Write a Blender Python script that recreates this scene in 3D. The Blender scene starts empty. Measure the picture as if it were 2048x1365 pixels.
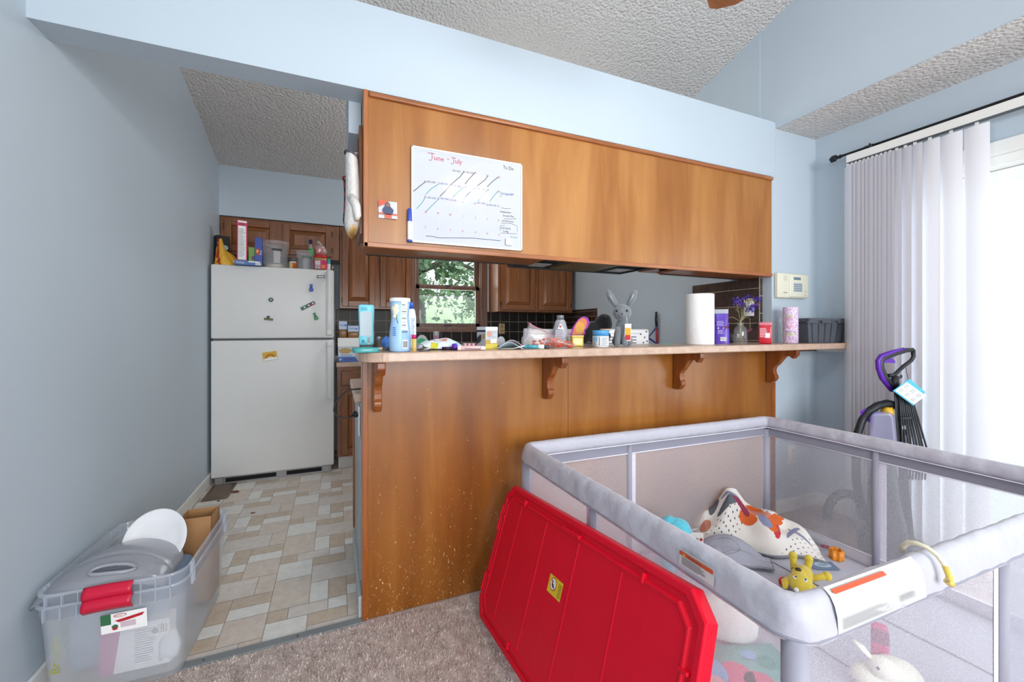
import bpy, bmesh, math, random
import numpy as np
from mathutils import Vector, Matrix
PI = math.pi
sc = bpy.context.scene
col = sc.collection

# ---------------------------------------------------------------- camera, world, lights, exposure
F, YAW, CY, CAMH = 829.46, 0.4023, 659.2, 1.15
SN, CS = math.sin(YAW), math.cos(YAW)
cam = bpy.data.cameras.new('camera')
cam.sensor_width = 36.0
cam.lens = F / 2048 * 36.0
cam.shift_y = (CY - 682.5) / 2048
cam.clip_start = 0.02
cam.clip_end = 300
camo = bpy.data.objects.new('camera', cam)
col.objects.link(camo)
camo.location = (0, 0, CAMH)
camo.rotation_euler = (PI / 2, 0, -YAW)
sc.camera = camo

sc.view_settings.view_transform = 'Standard'
sc.view_settings.look = 'None'
sc.view_settings.gamma = 1.0
sc.view_settings.use_curve_mapping = False
sc.view_settings.exposure = 0.2
sc.cycles.use_denoising = True
sc.cycles.max_bounces = 10
sc.cycles.diffuse_bounces = 5
sc.cycles.glossy_bounces = 3
sc.cycles.transmission_bounces = 6
sc.cycles.transparent_max_bounces = 24
sc.cycles.caustics_reflective = False
sc.cycles.caustics_refractive = False
sc.cycles.sample_clamp_indirect = 6.0

w = bpy.data.worlds.new('overcast_sky')
sc.world = w
w.use_nodes = True
wn = w.node_tree
wn.nodes.clear()
wo = wn.nodes.new('ShaderNodeOutputWorld')
wb = wn.nodes.new('ShaderNodeBackground')
wb.inputs['Color'].default_value = (0.86, 0.93, 1.0, 1)
wb.inputs['Strength'].default_value = 2.0
wn.links.new(wb.outputs[0], wo.inputs[0])

def area_light(name, loc, target, sx, sy, power, color):
    l = bpy.data.lights.new(name, 'AREA')
    l.shape = 'RECTANGLE'
    l.size, l.size_y = sx, sy
    l.energy = power
    l.color = color
    o = bpy.data.objects.new(name, l)
    col.objects.link(o)
    o.location = loc
    o.rotation_euler = (Vector(target) - Vector(loc)).to_track_quat('-Z', 'Y').to_euler()
    return o

# daylight coming in through the sliding door and the kitchen window, plus fill added behind the camera
area_light('daylight_door', (3.35, 0.45, 1.15), (0, 0.6, 1.0), 1.7, 1.9, 16, (0.86, 0.93, 1.0))
area_light('added_front_fill', (0.9, -3.0, 1.55), (0.9, 2.0, 1.35), 2.6, 1.7, 135, (0.97, 0.98, 1.0))
area_light('daylight_kitchen_window', (1.1, 4.42, 1.62), (0.9, 2.0, 0.9), 0.62, 0.8, 5, (0.93, 0.97, 1.0))

def point_light(name, loc, power, radius, color):
    l = bpy.data.lights.new(name, 'POINT')
    l.energy = power
    l.shadow_soft_size = radius
    l.color = color
    o = bpy.data.objects.new(name, l)
    col.objects.link(o)
    o.location = loc
    return o

# ---------------------------------------------------------------- picture measurements -> room coordinates
def ray(px, py):
    u = (px - 1024) / F
    return Vector((SN + u * CS, CS - u * SN, (CY - py) / F))
def at(px, py, X=None, Y=None, Z=None, D=None):
    r = ray(px, py)
    t = D if D is not None else X / r.x if X is not None else Y / r.y if Y is not None else (Z - CAMH) / r.z
    return Vector((r.x * t, r.y * t, CAMH + r.z * t))
def facing(x, y):
    return -math.atan2(x, y)
def spot(xl, xr, yt, Y, zb):
    """centre x, y, width, height of a thing seen between two columns whose top shows at row yt"""
    m = (xl + xr) / 2
    p = at(m, yt, Y=Y)
    u = (m - 1024) / F
    d = p.x * SN + p.y * CS
    return p.x, p.y, (xr - xl) * d / F / math.sqrt(1 + u * u), p.z - zb

# ---------------------------------------------------------------- materials
MATS = {}
def lin(c):
    if isinstance(c, str):
        c = tuple(int(c[i:i + 2], 16) / 255 for i in (0, 2, 4))
    return tuple(((v / 12.92) if v <= 0.04045 else ((v + 0.055) / 1.055) ** 2.4) for v in c)
def newmat(name):
    m = bpy.data.materials.new(name)
    m.use_nodes = True
    nt = m.node_tree
    return m, nt, nt.nodes['Principled BSDF']
def coords(nt, scale=(1, 1, 1), kind='Object'):
    tc = nt.nodes.new('ShaderNodeTexCoord')
    mp = nt.nodes.new('ShaderNodeMapping')
    mp.inputs['Scale'].default_value = scale
    nt.links.new(tc.outputs[kind], mp.inputs['Vector'])
    return mp.outputs['Vector']
def noise(nt, vec, scale, detail=3, rough=0.5, dist=0.0):
    n = nt.nodes.new('ShaderNodeTexNoise')
    n.inputs['Scale'].default_value = scale
    n.inputs['Detail'].default_value = detail
    n.inputs['Roughness'].default_value = rough
    n.inputs['Distortion'].default_value = dist
    nt.links.new(vec, n.inputs['Vector'])
    return n.outputs['Fac']
def ramp(nt, fac, stops):
    r = nt.nodes.new('ShaderNodeValToRGB')
    e = r.color_ramp.elements
    while len(e) < len(stops):
        e.new(0.5)
    for i, (p, c) in enumerate(stops):
        e[i].position = p
        e[i].color = (*lin(c), 1) if not isinstance(c, (int, float)) else (c, c, c, 1)
    nt.links.new(fac, r.inputs['Fac'])
    return r.outputs['Color']
def bump(nt, b, h, strength, dist=0.01):
    bn = nt.nodes.new('ShaderNodeBump')
    bn.inputs['Strength'].default_value = strength
    bn.inputs['Distance'].default_value = dist
    nt.links.new(h, bn.inputs['Height'])
    nt.links.new(bn.outputs['Normal'], b.inputs['Normal'])
def M(name, color, rough=0.5, metal=0.0, var=0.05, vs=8.0, bmp=0.0, bs=60.0, bd=0.004, coat=0.0, trans=0.0, alpha=1.0, emis=0.0, sss=0.0, sheen=0.0, ior=1.45, spec=None):
    """plain painted / plastic / cloth surface with a little procedural variation"""
    if name in MATS:
        return MATS[name]
    m, nt, b = newmat(name)
    c = lin(color)
    b.inputs['Base Color'].default_value = (*c, 1)
    b.inputs['Roughness'].default_value = rough
    b.inputs['Metallic'].default_value = metal
    b.inputs['IOR'].default_value = ior
    if spec is not None:
        b.inputs['Specular IOR Level'].default_value = spec
    if coat:
        b.inputs['Coat Weight'].default_value = coat
        b.inputs['Coat Roughness'].default_value = 0.12
    if trans:
        b.inputs['Transmission Weight'].default_value = trans
    if alpha < 1:
        b.inputs['Alpha'].default_value = alpha
    if sheen:
        b.inputs['Sheen Weight'].default_value = sheen
    if emis:
        b.inputs['Emission Color'].default_value = (*c, 1)
        b.inputs['Emission Strength'].default_value = emis
    vec = None
    if var:
        vec = coords(nt)
        f = noise(nt, vec, vs)
        lo = tuple(max(0, v * (1 - var)) for v in c)
        hi = tuple(min(1, v * (1 + var)) for v in c)
        r = nt.nodes.new('ShaderNodeValToRGB')
        r.color_ramp.elements[0].position = 0.3
        r.color_ramp.elements[1].position = 0.7
        r.color_ramp.elements[0].color = (*lo, 1)
        r.color_ramp.elements[1].color = (*hi, 1)
        nt.links.new(f, r.inputs['Fac'])
        nt.links.new(r.outputs['Color'], b.inputs['Base Color'])
    if bmp:
        vec = vec or coords(nt)
        bump(nt, b, noise(nt, vec, bs, 4), bmp, bd)
    MATS[name] = m
    return m
def wood(name, stops, grain=(28, 28, 1.6), rough=0.35, coat=0.25, scale=3.0, fine=0.35, bmp=0.1, scr=0.0, spec=None):
    if name in MATS:
        return MATS[name]
    m, nt, b = newmat(name)
    v = coords(nt, grain)
    f1 = noise(nt, v, scale, 6, 0.6, 0.6)
    v2 = coords(nt, tuple(g * 0.16 for g in grain))
    f2 = noise(nt, v2, scale, 3, 0.5, 1.2)
    mx = nt.nodes.new('ShaderNodeMix')
    mx.data_type = 'FLOAT'
    mx.inputs[0].default_value = fine
    nt.links.new(f2, mx.inputs[2])
    nt.links.new(f1, mx.inputs[3])
    c = ramp(nt, mx.outputs[0], stops)
    if scr:
        # worn nicks and scratches in the varnish, thickest near the floor
        vs = coords(nt, (60, 60, 26))
        n1 = noise(nt, vs, 1.4, 2, 0.7, 2.2)
        sep = nt.nodes.new('ShaderNodeSeparateXYZ')
        tc = nt.nodes.new('ShaderNodeTexCoord')
        nt.links.new(tc.outputs['Object'], sep.inputs[0])
        mr = nt.nodes.new('ShaderNodeMapRange')
        mr.inputs['From Min'].default_value = 0.0
        mr.inputs['From Max'].default_value = 0.75
        mr.inputs['To Min'].default_value = 0.065
        mr.inputs['To Max'].default_value = -0.03
        nt.links.new(sep.outputs['Z'], mr.inputs['Value'])
        ad = nt.nodes.new('ShaderNodeMath')
        ad.operation = 'ADD'
        nt.links.new(n1, ad.inputs[0])
        nt.links.new(mr.outputs[0], ad.inputs[1])
        gt = nt.nodes.new('ShaderNodeMapRange')
        gt.inputs['From Min'].default_value = scr
        gt.inputs['From Max'].default_value = scr + 0.02
        nt.links.new(ad.outputs[0], gt.inputs['Value'])
        mc = nt.nodes.new('ShaderNodeMix')
        mc.data_type = 'RGBA'
        mc.inputs[7].default_value = (*lin('d9b98a'), 1)
        nt.links.new(gt.outputs[0], mc.inputs[0])
        nt.links.new(c, mc.inputs[6])
        c = mc.outputs[2]
    nt.links.new(c, b.inputs['Base Color'])
    b.inputs['Roughness'].default_value = rough
    b.inputs['Coat Weight'].default_value = coat
    b.inputs['Coat Roughness'].default_value = 0.2
    if spec is not None:
        b.inputs['Specular IOR Level'].default_value = spec
    if bmp:
        bump(nt, b, f1, bmp, 0.001)
    MATS[name] = m
    return m

WALL = M('blue_wall_paint', 'b8c5cf', 0.55, var=0.015, vs=1.5, bmp=0.05, bs=220, bd=0.001)
WALL_GREY = M('grey_end_paint', 'a9adad', 0.45, var=0.03)
WHITE = M('white_trim_paint', 'e6e6e2', 0.4, var=0.02)
OAK_PANEL = wood('varnished_birch_panel', [(0.30, '784317'), (0.5, '9a622b'), (0.72, 'bb8549')], (5, 5, 0.6), 0.34, 0.2, 2.6, 0.32, 0.05)
OAK_LOW = wood('worn_birch_panel', [(0.30, '66360d'), (0.5, '8b5219'), (0.72, 'ad7330')], (5, 5, 0.6), 0.33, 0.3, 2.6, 0.32, 0.05, scr=0.708)
OAK_TRIM = wood('varnished_oak_trim', [(0.3, '7d4520'), (0.5, '9f6032'), (0.75, 'b87a45')], (3, 26, 26), 0.35, 0.3)
OAK_TRIM_V = wood('varnished_oak_stile', [(0.3, '7d4520'), (0.5, '9f6032'), (0.75, 'b87a45')], (26, 26, 3), 0.35, 0.3)
OAK_CAB = wood('dark_oak_cabinet', [(0.3, '4f2c12'), (0.5, '7c4820'), (0.75, '9c6334')], (40, 40, 2.2), 0.36, 0.25, 2.2, 0.6, 0.12)
OAK_CABH = wood('dark_oak_rail', [(0.3, '4f2c12'), (0.5, '7c4820'), (0.75, '9c6334')], (2.2, 40, 40), 0.36, 0.25, 2.2, 0.6, 0.12)
BROWN_DARK = M('dark_brown_paint', '3f2416', 0.45)
WIN_WOOD = wood('brown_window_wood', [(0.3, '4a3024'), (0.5, '664534'), (0.75, '7b5643')], (30, 30, 3), 0.4, 0.15)
BLACK = M('black_plastic', '16181b', 0.4, var=0.1)
DARK = M('dark_shadow_gap', '0b0d10', 0.8, var=0)
CHROME = M('grey_metal', 'a4a7aa', 0.3, 0.9, var=0.03)

def popcorn():
    m, nt, b = newmat('popcorn_ceiling')
    v = coords(nt)
    f = noise(nt, v, 75, 3, 0.6)
    vo = nt.nodes.new('ShaderNodeTexVoronoi')
    vo.inputs['Scale'].default_value = 62
    vo.inputs['Randomness'].default_value = 1
    nt.links.new(v, vo.inputs['Vector'])
    a = nt.nodes.new('ShaderNodeMath')
    a.operation = 'SUBTRACT'
    nt.links.new(f, a.inputs[0])
    nt.links.new(vo.outputs['Distance'], a.inputs[1])
    b.inputs['Base Color'].default_value = (*lin('d6d3d0'), 1)
    b.inputs['Roughness'].default_value = 0.85
    bump(nt, b, a.outputs[0], 0.8, 0.012)
    return m
POP = popcorn()

def carpet_mat():
    m, nt, b = newmat('beige_frieze_carpet')
    v = coords(nt)
    f = noise(nt, v, 230, 4, 0.75)
    f2 = noise(nt, v, 22, 3, 0.6)
    mx = nt.nodes.new('ShaderNodeMix')
    mx.data_type = 'FLOAT'
    mx.inputs[0].default_value = 0.25
    nt.links.new(f, mx.inputs[2])
    nt.links.new(f2, mx.inputs[3])
    c = ramp(nt, mx.outputs[0], [(0.36, '927d73'), (0.48, 'c4b3ab'), (0.6, 'ebe0da')])
    nt.links.new(c, b.inputs['Base Color'])
    b.inputs['Roughness'].default_value = 0.95
    bump(nt, b, f, 0.6, 0.006)
    return m
CARPET = carpet_mat()

def vinyl(name, a, bcol):
    m, nt, b = newmat(name)
    v = coords(nt)
    f = noise(nt, v, 26, 5, 0.7)
    f3 = noise(nt, v, 160, 2, 0.5)
    mx = nt.nodes.new('ShaderNodeMix')
    mx.data_type = 'FLOAT'
    mx.inputs[0].default_value = 0.3
    nt.links.new(f, mx.inputs[2])
    nt.links.new(f3, mx.inputs[3])
    nt.links.new(ramp(nt, mx.outputs[0], [(0.35, a), (0.65, bcol)]), b.inputs['Base Color'])
    b.inputs['Roughness'].default_value = 0.38
    return m
V_WHITE = vinyl('vinyl_white', 'd8d6cf', 'e9e8e3')
V_BEIGE = vinyl('vinyl_beige', 'c8bbad', 'dcd1c6')
V_TAN = vinyl('vinyl_tan', 'b9a792', 'd1c2b0')
V_GREY = vinyl('vinyl_light_beige', 'cac1b8', 'dcd5ce')
V_GROUT = M('vinyl_grout', '9c8f82', 0.5, var=0.05)

def laminate():
    m, nt, b = newmat('speckled_laminate')
    v = coords(nt)
    vo = nt.nodes.new('ShaderNodeTexVoronoi')
    vo.inputs['Scale'].default_value = 330
    vo.inputs['Randomness'].default_value = 0.15
    nt.links.new(v, vo.inputs['Vector'])
    c = ramp(nt, vo.outputs['Distance'], [(0.25, 'e2cfc0'), (0.42, 'bb9d88')])
    f = noise(nt, v, 30, 4)
    mc = nt.nodes.new('ShaderNodeMix')
    mc.data_type = 'RGBA'
    mc.blend_type = 'MULTIPLY'
    mc.inputs[0].default_value = 0.35
    nt.links.new(c, mc.inputs[6])
    nt.links.new(ramp(nt, f, [(0.35, 'c9b8aa'), (0.6, 'ffffff')]), mc.inputs[7])
    nt.links.new(mc.outputs[2], b.inputs['Base Color'])
    b.inputs['Roughness'].default_value = 0.28
    return m
LAM = laminate()

def glassy(name, tint='ffffff', gloss=0.12):
    """clear pane: mostly see-through with a weak mirror"""
    m = bpy.data.materials.new(name)
    m.use_nodes = True
    nt = m.node_tree
    nt.nodes.clear()
    o = nt.nodes.new('ShaderNodeOutputMaterial')
    t = nt.nodes.new('ShaderNodeBsdfTransparent')
    t.inputs[0].default_value = (*lin(tint), 1)
    g = nt.nodes.new('ShaderNodeBsdfGlossy')
    g.inputs['Roughness'].default_value = 0.03
    x = nt.nodes.new('ShaderNodeMixShader')
    x.inputs[0].default_value = gloss
    nt.links.new(t.outputs[0], x.inputs[1])
    nt.links.new(g.outputs[0], x.inputs[2])
    nt.links.new(x.outputs[0], o.inputs[0])
    return m
PANE = glassy('window_pane', 'f2f7f7', 0.04)

def veil(name, color, cover, rough=0.5, trl=0.4, weave=0.0, gloss=0.0):
    """thin see-through stuff (netting, frosted plastic): part transparent, part lit cloth"""
    m = bpy.data.materials.new(name)
    m.use_nodes = True
    nt = m.node_tree
    nt.nodes.clear()
    o = nt.nodes.new('ShaderNodeOutputMaterial')
    t = nt.nodes.new('ShaderNodeBsdfTransparent')
    d = nt.nodes.new('ShaderNodeBsdfDiffuse')
    d.inputs[0].default_value = (*lin(color), 1)
    tr = nt.nodes.new('ShaderNodeBsdfTranslucent')
    tr.inputs[0].default_value = (*lin(color), 1)
    a = nt.nodes.new('ShaderNodeMixShader')
    a.inputs[0].default_value = trl
    nt.links.new(d.outputs[0], a.inputs[1])
    nt.links.new(tr.outputs[0], a.inputs[2])
    last = a.outputs[0]
    if gloss:
        g = nt.nodes.new('ShaderNodeBsdfGlossy')
        g.inputs['Roughness'].default_value = rough
        k = nt.nodes.new('ShaderNodeMixShader')
        k.inputs[0].default_value = gloss
        nt.links.new(last, k.inputs[1])
        nt.links.new(g.outputs[0], k.inputs[2])
        last = k.outputs[0]
    x = nt.nodes.new('ShaderNodeMixShader')
    x.inputs[0].default_value = cover
    if weave:
        v = coords(nt)
        f = noise(nt, v, weave, 2, 0.5)
        mr = nt.nodes.new('ShaderNodeMapRange')
        mr.inputs['From Min'].default_value = 0.3
        mr.inputs['From Max'].default_value = 0.7
        mr.inputs['To Min'].default_value = cover - 0.1
        mr.inputs['To Max'].default_value = cover + 0.1
        nt.links.new(f, mr.inputs['Value'])
        nt.links.new(mr.outputs[0], x.inputs[0])
    nt.links.new(t.outputs[0], x.inputs[1])
    nt.links.new(last, x.inputs[2])
    nt.links.new(x.outputs[0], o.inputs[0])
    return m

# ---------------------------------------------------------------- mesh builder
_font = {}
def glyphs(s):
    if s not in _font:
        cu = bpy.data.curves.new('t', 'FONT')
        cu.body = s
        cu.size = 1.0
        cu.resolution_u = 2
        ob = bpy.data.objects.new('t', cu)
        col.objects.link(ob)
        dg = bpy.context.evaluated_depsgraph_get()
        dg.update()
        me = bpy.data.meshes.new_from_object(ob.evaluated_get(dg))
        vs = [(v.co.x, v.co.y) for v in me.vertices]
        fs = [tuple(p.vertices) for p in me.polygons]
        bpy.data.objects.remove(ob)
        bpy.data.curves.remove(cu)
        bpy.data.meshes.remove(me)
        _font[s] = (vs, fs)
    return _font[s]

class G:
    def __init__(self):
        self.v, self.f, self.m, self.s = [], [], [], []
    def add(self, vs, fs, m=0, smooth=False):
        n = len(self.v)
        self.v += [tuple(p) for p in vs]
        self.f += [tuple(i + n for i in f) for f in fs]
        self.m += [m] * len(fs)
        self.s += [smooth] * len(fs)
        return self
    def box(self, x0, x1, y0, y1, z0, z1, m=0):
        x0, x1 = min(x0, x1), max(x0, x1)
        y0, y1 = min(y0, y1), max(y0, y1)
        z0, z1 = min(z0, z1), max(z0, z1)
        v = [(x0, y0, z0), (x1, y0, z0), (x1, y1, z0), (x0, y1, z0), (x0, y0, z1), (x1, y0, z1), (x1, y1, z1), (x0, y1, z1)]
        return self.add(v, [(0, 3, 2, 1), (4, 5, 6, 7), (0, 1, 5, 4), (1, 2, 6, 5), (2, 3, 7, 6), (3, 0, 4, 7)], m)
    def obox(self, c, ax, ay, az, m=0):
        """box from centre and three half-extent vectors"""
        c, ax, ay, az = map(Vector, (c, ax, ay, az))
        v = [c + sx * ax + sy * ay + sz * az for sz in (-1, 1) for sx, sy in ((-1, -1), (1, -1), (1, 1), (-1, 1))]
        return self.add(v, [(0, 3, 2, 1), (4, 5, 6, 7), (0, 1, 5, 4), (1, 2, 6, 5), (2, 3, 7, 6), (3, 0, 4, 7)], m)
    def rbox(self, x0, x1, y0, y1, z0, z1, r=0.01, m=0, seg=2, smooth=True, top=None):
        """box with rounded edges; top=(sx, sy) scales its top for a taper"""
        bm = bmesh.new()
        bmesh.ops.create_cube(bm, size=1)
        cx, cy, cz = (x0 + x1) / 2, (y0 + y1) / 2, (z0 + z1) / 2
        for v in bm.verts:
            k = top if (top and v.co.z > 0) else (1, 1)
            v.co = (cx + v.co.x * (x1 - x0) * k[0], cy + v.co.y * (y1 - y0) * k[1], cz + v.co.z * (z1 - z0))
        bmesh.ops.bevel(bm, geom=bm.edges[:], offset=r, segments=seg, profile=0.5, affect='EDGES')
        self.bm(bm, m, smooth)
        bm.free()
        return self
    def bm(self, bm, m=0, smooth=False):
        bm.verts.ensure_lookup_table()
        for i, v in enumerate(bm.verts):
            v.index = i
        return self.add([tuple(v.co) for v in bm.verts], [tuple(q.index for q in f.verts) for f in bm.faces], m, smooth)
    def prism(self, pts, fn, t0, t1, m=0, smooth=False):
        """pts 2D outline, fn(a, b, t) -> 3D"""
        n = len(pts)
        v = [fn(a, b, t0) for a, b in pts] + [fn(a, b, t1) for a, b in pts]
        f = [tuple(range(n))[::-1], tuple(range(n, 2 * n))]
        k = len(self.f)
        self.add(v, f, m)
        n0 = len(self.v) - 2 * n
        for i in range(n):
            j = (i + 1) % n
            self.f.append((n0 + i, n0 + j, n0 + n + j, n0 + n + i))
            self.m.append(m)
            self.s.append(smooth)
        return self
    def lathe(self, prof, c=(0, 0, 0), seg=24, m=0, smooth=True, sx=1, sy=1, mf=None, cap=True, power=1.0):
        """prof list of (r, z) spun about z; sx, sy flatten; power<1 squares the section"""
        n0 = len(self.v)
        for r, z in prof:
            for i in range(seg):
                a = 2 * PI * i / seg
                ca, sa = math.cos(a), math.sin(a)
                if power != 1:
                    ca = math.copysign(abs(ca) ** power, ca)
                    sa = math.copysign(abs(sa) ** power, sa)
                self.v.append((c[0] + r * ca * sx, c[1] + r * sa * sy, c[2] + z))
        for k in range(len(prof) - 1):
            for i in range(seg):
                j = (i + 1) % seg
                self.f.append((n0 + k * seg + i, n0 + k * seg + j, n0 + (k + 1) * seg + j, n0 + (k + 1) * seg + i))
                self.m.append(mf(k) if mf else m)
                self.s.append(smooth)
        if cap:
            if prof[0][0] > 1e-5:
                self.f.append(tuple(n0 + i for i in range(seg))[::-1]); self.m.append(mf(0) if mf else m); self.s.append(False)
            if prof[-1][0] > 1e-5:
                k = len(prof) - 1
                self.f.append(tuple(n0 + k * seg + i for i in range(seg))); self.m.append(mf(k - 1) if mf else m); self.s.append(False)
        return self
    def tube(self, pts, r, seg=8, m=0, smooth=True, cap=True, flat=1.0):
        """round bar along pts; r a number or a list"""
        pts = [Vector(p) for p in pts]
        n = len(pts)
        rs = r if isinstance(r, (list, tuple)) else [r] * n
        n0 = len(self.v)
        up = None
        for i, p in enumerate(pts):
            d = (pts[min(i + 1, n - 1)] - pts[max(i - 1, 0)])
            d = d.normalized() if d.length > 1e-9 else Vector((0, 0, 1))
            if up is None:
                up = d.cross(Vector((0, 0, 1)))
                if up.length < 0.1:
                    up = d.cross(Vector((1, 0, 0)))
                up.normalize()
            up = (up - d * up.dot(d)).normalized()
            w_ = d.cross(up)
            for k in range(seg):
                a = 2 * PI * k / seg
                self.v.append(tuple(p + (up * math.cos(a) + w_ * math.sin(a) * flat) * rs[i]))
        for i in range(n - 1):
            for k in range(seg):
                j = (k + 1) % seg
                self.f.append((n0 + i * seg + k, n0 + i * seg + j, n0 + (i + 1) * seg + j, n0 + (i + 1) * seg + k))
                self.m.append(m); self.s.append(smooth)
        if cap:
            self.f.append(tuple(n0 + k for k in range(seg))[::-1]); self.m.append(m); self.s.append(False)
            self.f.append(tuple(n0 + (n - 1) * seg + k for k in range(seg))); self.m.append(m); self.s.append(False)
        return self
    def ball(self, c, rx, ry=None, rz=None, m=0, seg=16, rings=10, rot=None, wob=0.0, seed=0):
        ry = ry or rx
        rz = rz or rx
        rnd = random.Random(seed)
        ph = [rnd.uniform(0, 6) for _ in range(6)]
        n0 = len(self.v)
        R = rot or Matrix.Identity(3)
        for k in range(rings + 1):
            t = PI * k / rings
            for i in range(seg):
                a = 2 * PI * i / seg
                q = 1 + wob * (math.sin(3 * a + ph[0] + 2 * t) * math.sin(t) + 0.6 * math.sin(5 * t + ph[1] + a) * math.sin(t) + 0.4 * math.sin(7 * a + ph[2]) * math.sin(t))
                p = Vector((rx * math.sin(t) * math.cos(a) * q, ry * math.sin(t) * math.sin(a) * q, rz * math.cos(t) * q))
                self.v.append(tuple(Vector(c) + R @ p))
        for k in range(rings):
            for i in range(seg):
                j = (i + 1) % seg
                self.f.append((n0 + k * seg + i, n0 + (k + 1) * seg + i, n0 + (k + 1) * seg + j, n0 + k * seg + j))
                self.m.append(m); self.s.append(True)
        return self
    def grid(self, fn, nu, nv, m=0, smooth=True, mf=None):
        n0 = len(self.v)
        for j in range(nv + 1):
            for i in range(nu + 1):
                self.v.append(tuple(fn(i / nu, j / nv)))
        for j in range(nv):
            for i in range(nu):
                a = n0 + j * (nu + 1) + i
                self.f.append((a, a + 1, a + nu + 2, a + nu + 1))
                self.m.append(mf(i / nu, j / nv) if mf else m); self.s.append(smooth)
        return self
    def rect(self, O, R, U, x0, y0, x1, y1, m=0, lift=0.0004):
        O, R, U = map(Vector, (O, R, U))
        N = R.cross(U).normalized() * lift
        return self.add([O + R * x + U * y + N for x, y in ((x0, y0), (x1, y0), (x1, y1), (x0, y1))], [(0, 1, 2, 3)], m)
    def poly(self, O, R, U, pts, m=0, lift=0.0004):
        O, R, U = map(Vector, (O, R, U))
        N = R.cross(U).normalized() * lift
        return self.add([O + R * x + U * y + N for x, y in pts], [tuple(range(len(pts)))], m)
    def disc(self, O, R, U, x, y, rx, ry=None, m=0, lift=0.0004, seg=18):
        ry = ry or rx
        return self.poly(O, R, U, [(x + rx * math.cos(2 * PI * i / seg), y + ry * math.sin(2 * PI * i / seg)) for i in range(seg)], m, lift)
    def text(self, s, O, R, U, x, y, size, m=0, lift=0.0006, sx=1.0, cen=False, rot=0.0):
        O, R, U = Vector(O), Vector(R).normalized(), Vector(U).normalized()
        N = R.cross(U).normalized() * lift
        vs, fs = glyphs(s)
        if not vs:
            return self
        if cen:
            x -= (max(v[0] for v in vs) + min(v[0] for v in vs)) / 2 * size * sx
        c_, s_ = math.cos(rot), math.sin(rot)
        out = []
        for a, b in vs:
            a, b = a * size * sx, b * size
            a, b = a * c_ - b * s_, a * s_ + b * c_
            out.append(O + R * (x + a) + U * (y + b) + N)
        return self.add(out, fs, m)
    def stroke(self, O, R, U, pts, w_, m=0, lift=0.0008):
        """pen line on a flat surface"""
        O, R, U = Vector(O), Vector(R).normalized(), Vector(U).normalized()
        N = R.cross(U).normalized() * lift
        L, Rr = [], []
        n = len(pts)
        for i in range(n):
            a, b = pts[max(i - 1, 0)], pts[min(i + 1, n - 1)]
            dx, dy = b[0] - a[0], b[1] - a[1]
            k = math.hypot(dx, dy) or 1
            nx, ny = -dy / k * w_ / 2, dx / k * w_ / 2
            L.append(O + R * (pts[i][0] + nx) + U * (pts[i][1] + ny) + N)
            Rr.append(O + R * (pts[i][0] - nx) + U * (pts[i][1] - ny) + N)
        return self.add(L + Rr, [(i, n + i, n + i + 1, i + 1) for i in range(n - 1)], m)
    def patch(self, c, r, a0, a1, z0, z1, m=0, lift=0.0006, seg=10, sx=1, sy=1):
        """label wrapped round an upright cylinder; angle 0 faces -y; r a number or (r bottom, r top)"""
        r0, r1 = r if isinstance(r, tuple) else (r, r)
        def fn(u, v):
            a = math.radians(a0 + (a1 - a0) * u) - PI / 2
            q = r0 + (r1 - r0) * v + lift
            return (c[0] + q * math.cos(a) * sx, c[1] + q * math.sin(a) * sy, z0 + (z1 - z0) * v)
        return self.grid(fn, seg, 1, m)
    def build(self, name, mats, parent=None, bevel=0.0, sub=0, solid=0.0, kind=None, bseg=2):
        me = bpy.data.meshes.new(name)
        me.from_pydata(self.v, [], self.f)
        if not isinstance(mats, (list, tuple)):
            mats = [mats]
        for m in mats:
            me.materials.append(m)
        me.polygons.foreach_set('material_index', self.m)
        me.polygons.foreach_set('use_smooth', self.s)
        me.update()
        o = bpy.data.objects.new(name, me)
        col.objects.link(o)
        if parent is not None:
            o.parent = parent
        if solid:
            q = o.modifiers.new('solid', 'SOLIDIFY'); q.thickness = solid; q.offset = 0
        if bevel:
            q = o.modifiers.new('bevel', 'BEVEL'); q.width = bevel; q.segments = bseg; q.limit_method = 'ANGLE'; q.angle_limit = math.radians(40)
        if sub:
            q = o.modifiers.new('sub', 'SUBSURF'); q.levels = sub; q.render_levels = sub
        if kind:
            o['kind'] = kind
        return o

def struct(name, g, mats, **k):
    return g.build(name, mats, kind='structure', **k)
def thing(name, label, cat, loc=(0, 0, 0), rotz=0.0, group=None):
    o = bpy.data.objects.new(name, None)
    o.empty_display_size = 0.05
    col.objects.link(o)
    o.location = loc
    o.rotation_euler = (0, 0, rotz)
    return tag(o, label, cat, group)
def tag(o, label, cat, group=None):
    o['label'] = label
    o['category'] = cat
    if group:
        o['group'] = group
    return o
def put(o, loc, rotz=0.0):
    o.location = loc
    o.rotation_euler = (0, 0, rotz)
    return o
# ---------------------------------------------------------------- room shell
XL, XR, XK = -0.862, 2.909, 2.512       # left wall, right wall under the dropped ceiling, kitchen right wall
YP, YB, YS, YF = 1.7307, 4.30, 3.99, -3.2
RIDGE = -0.2
def ceil_z(y):
    return 2.476 + 0.272 * (YS - y) if y >= RIDGE else 2.476 + 0.272 * (YS - RIDGE) - 0.272 * (RIDGE - y)
ZR = ceil_z(RIDGE)

# carpet
g = G(); g.box(XL - 0.1, XR + 0.1, YF - 0.1, YP + 0.02, -0.05, 0.0)
struct('floor', g, CARPET)
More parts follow.
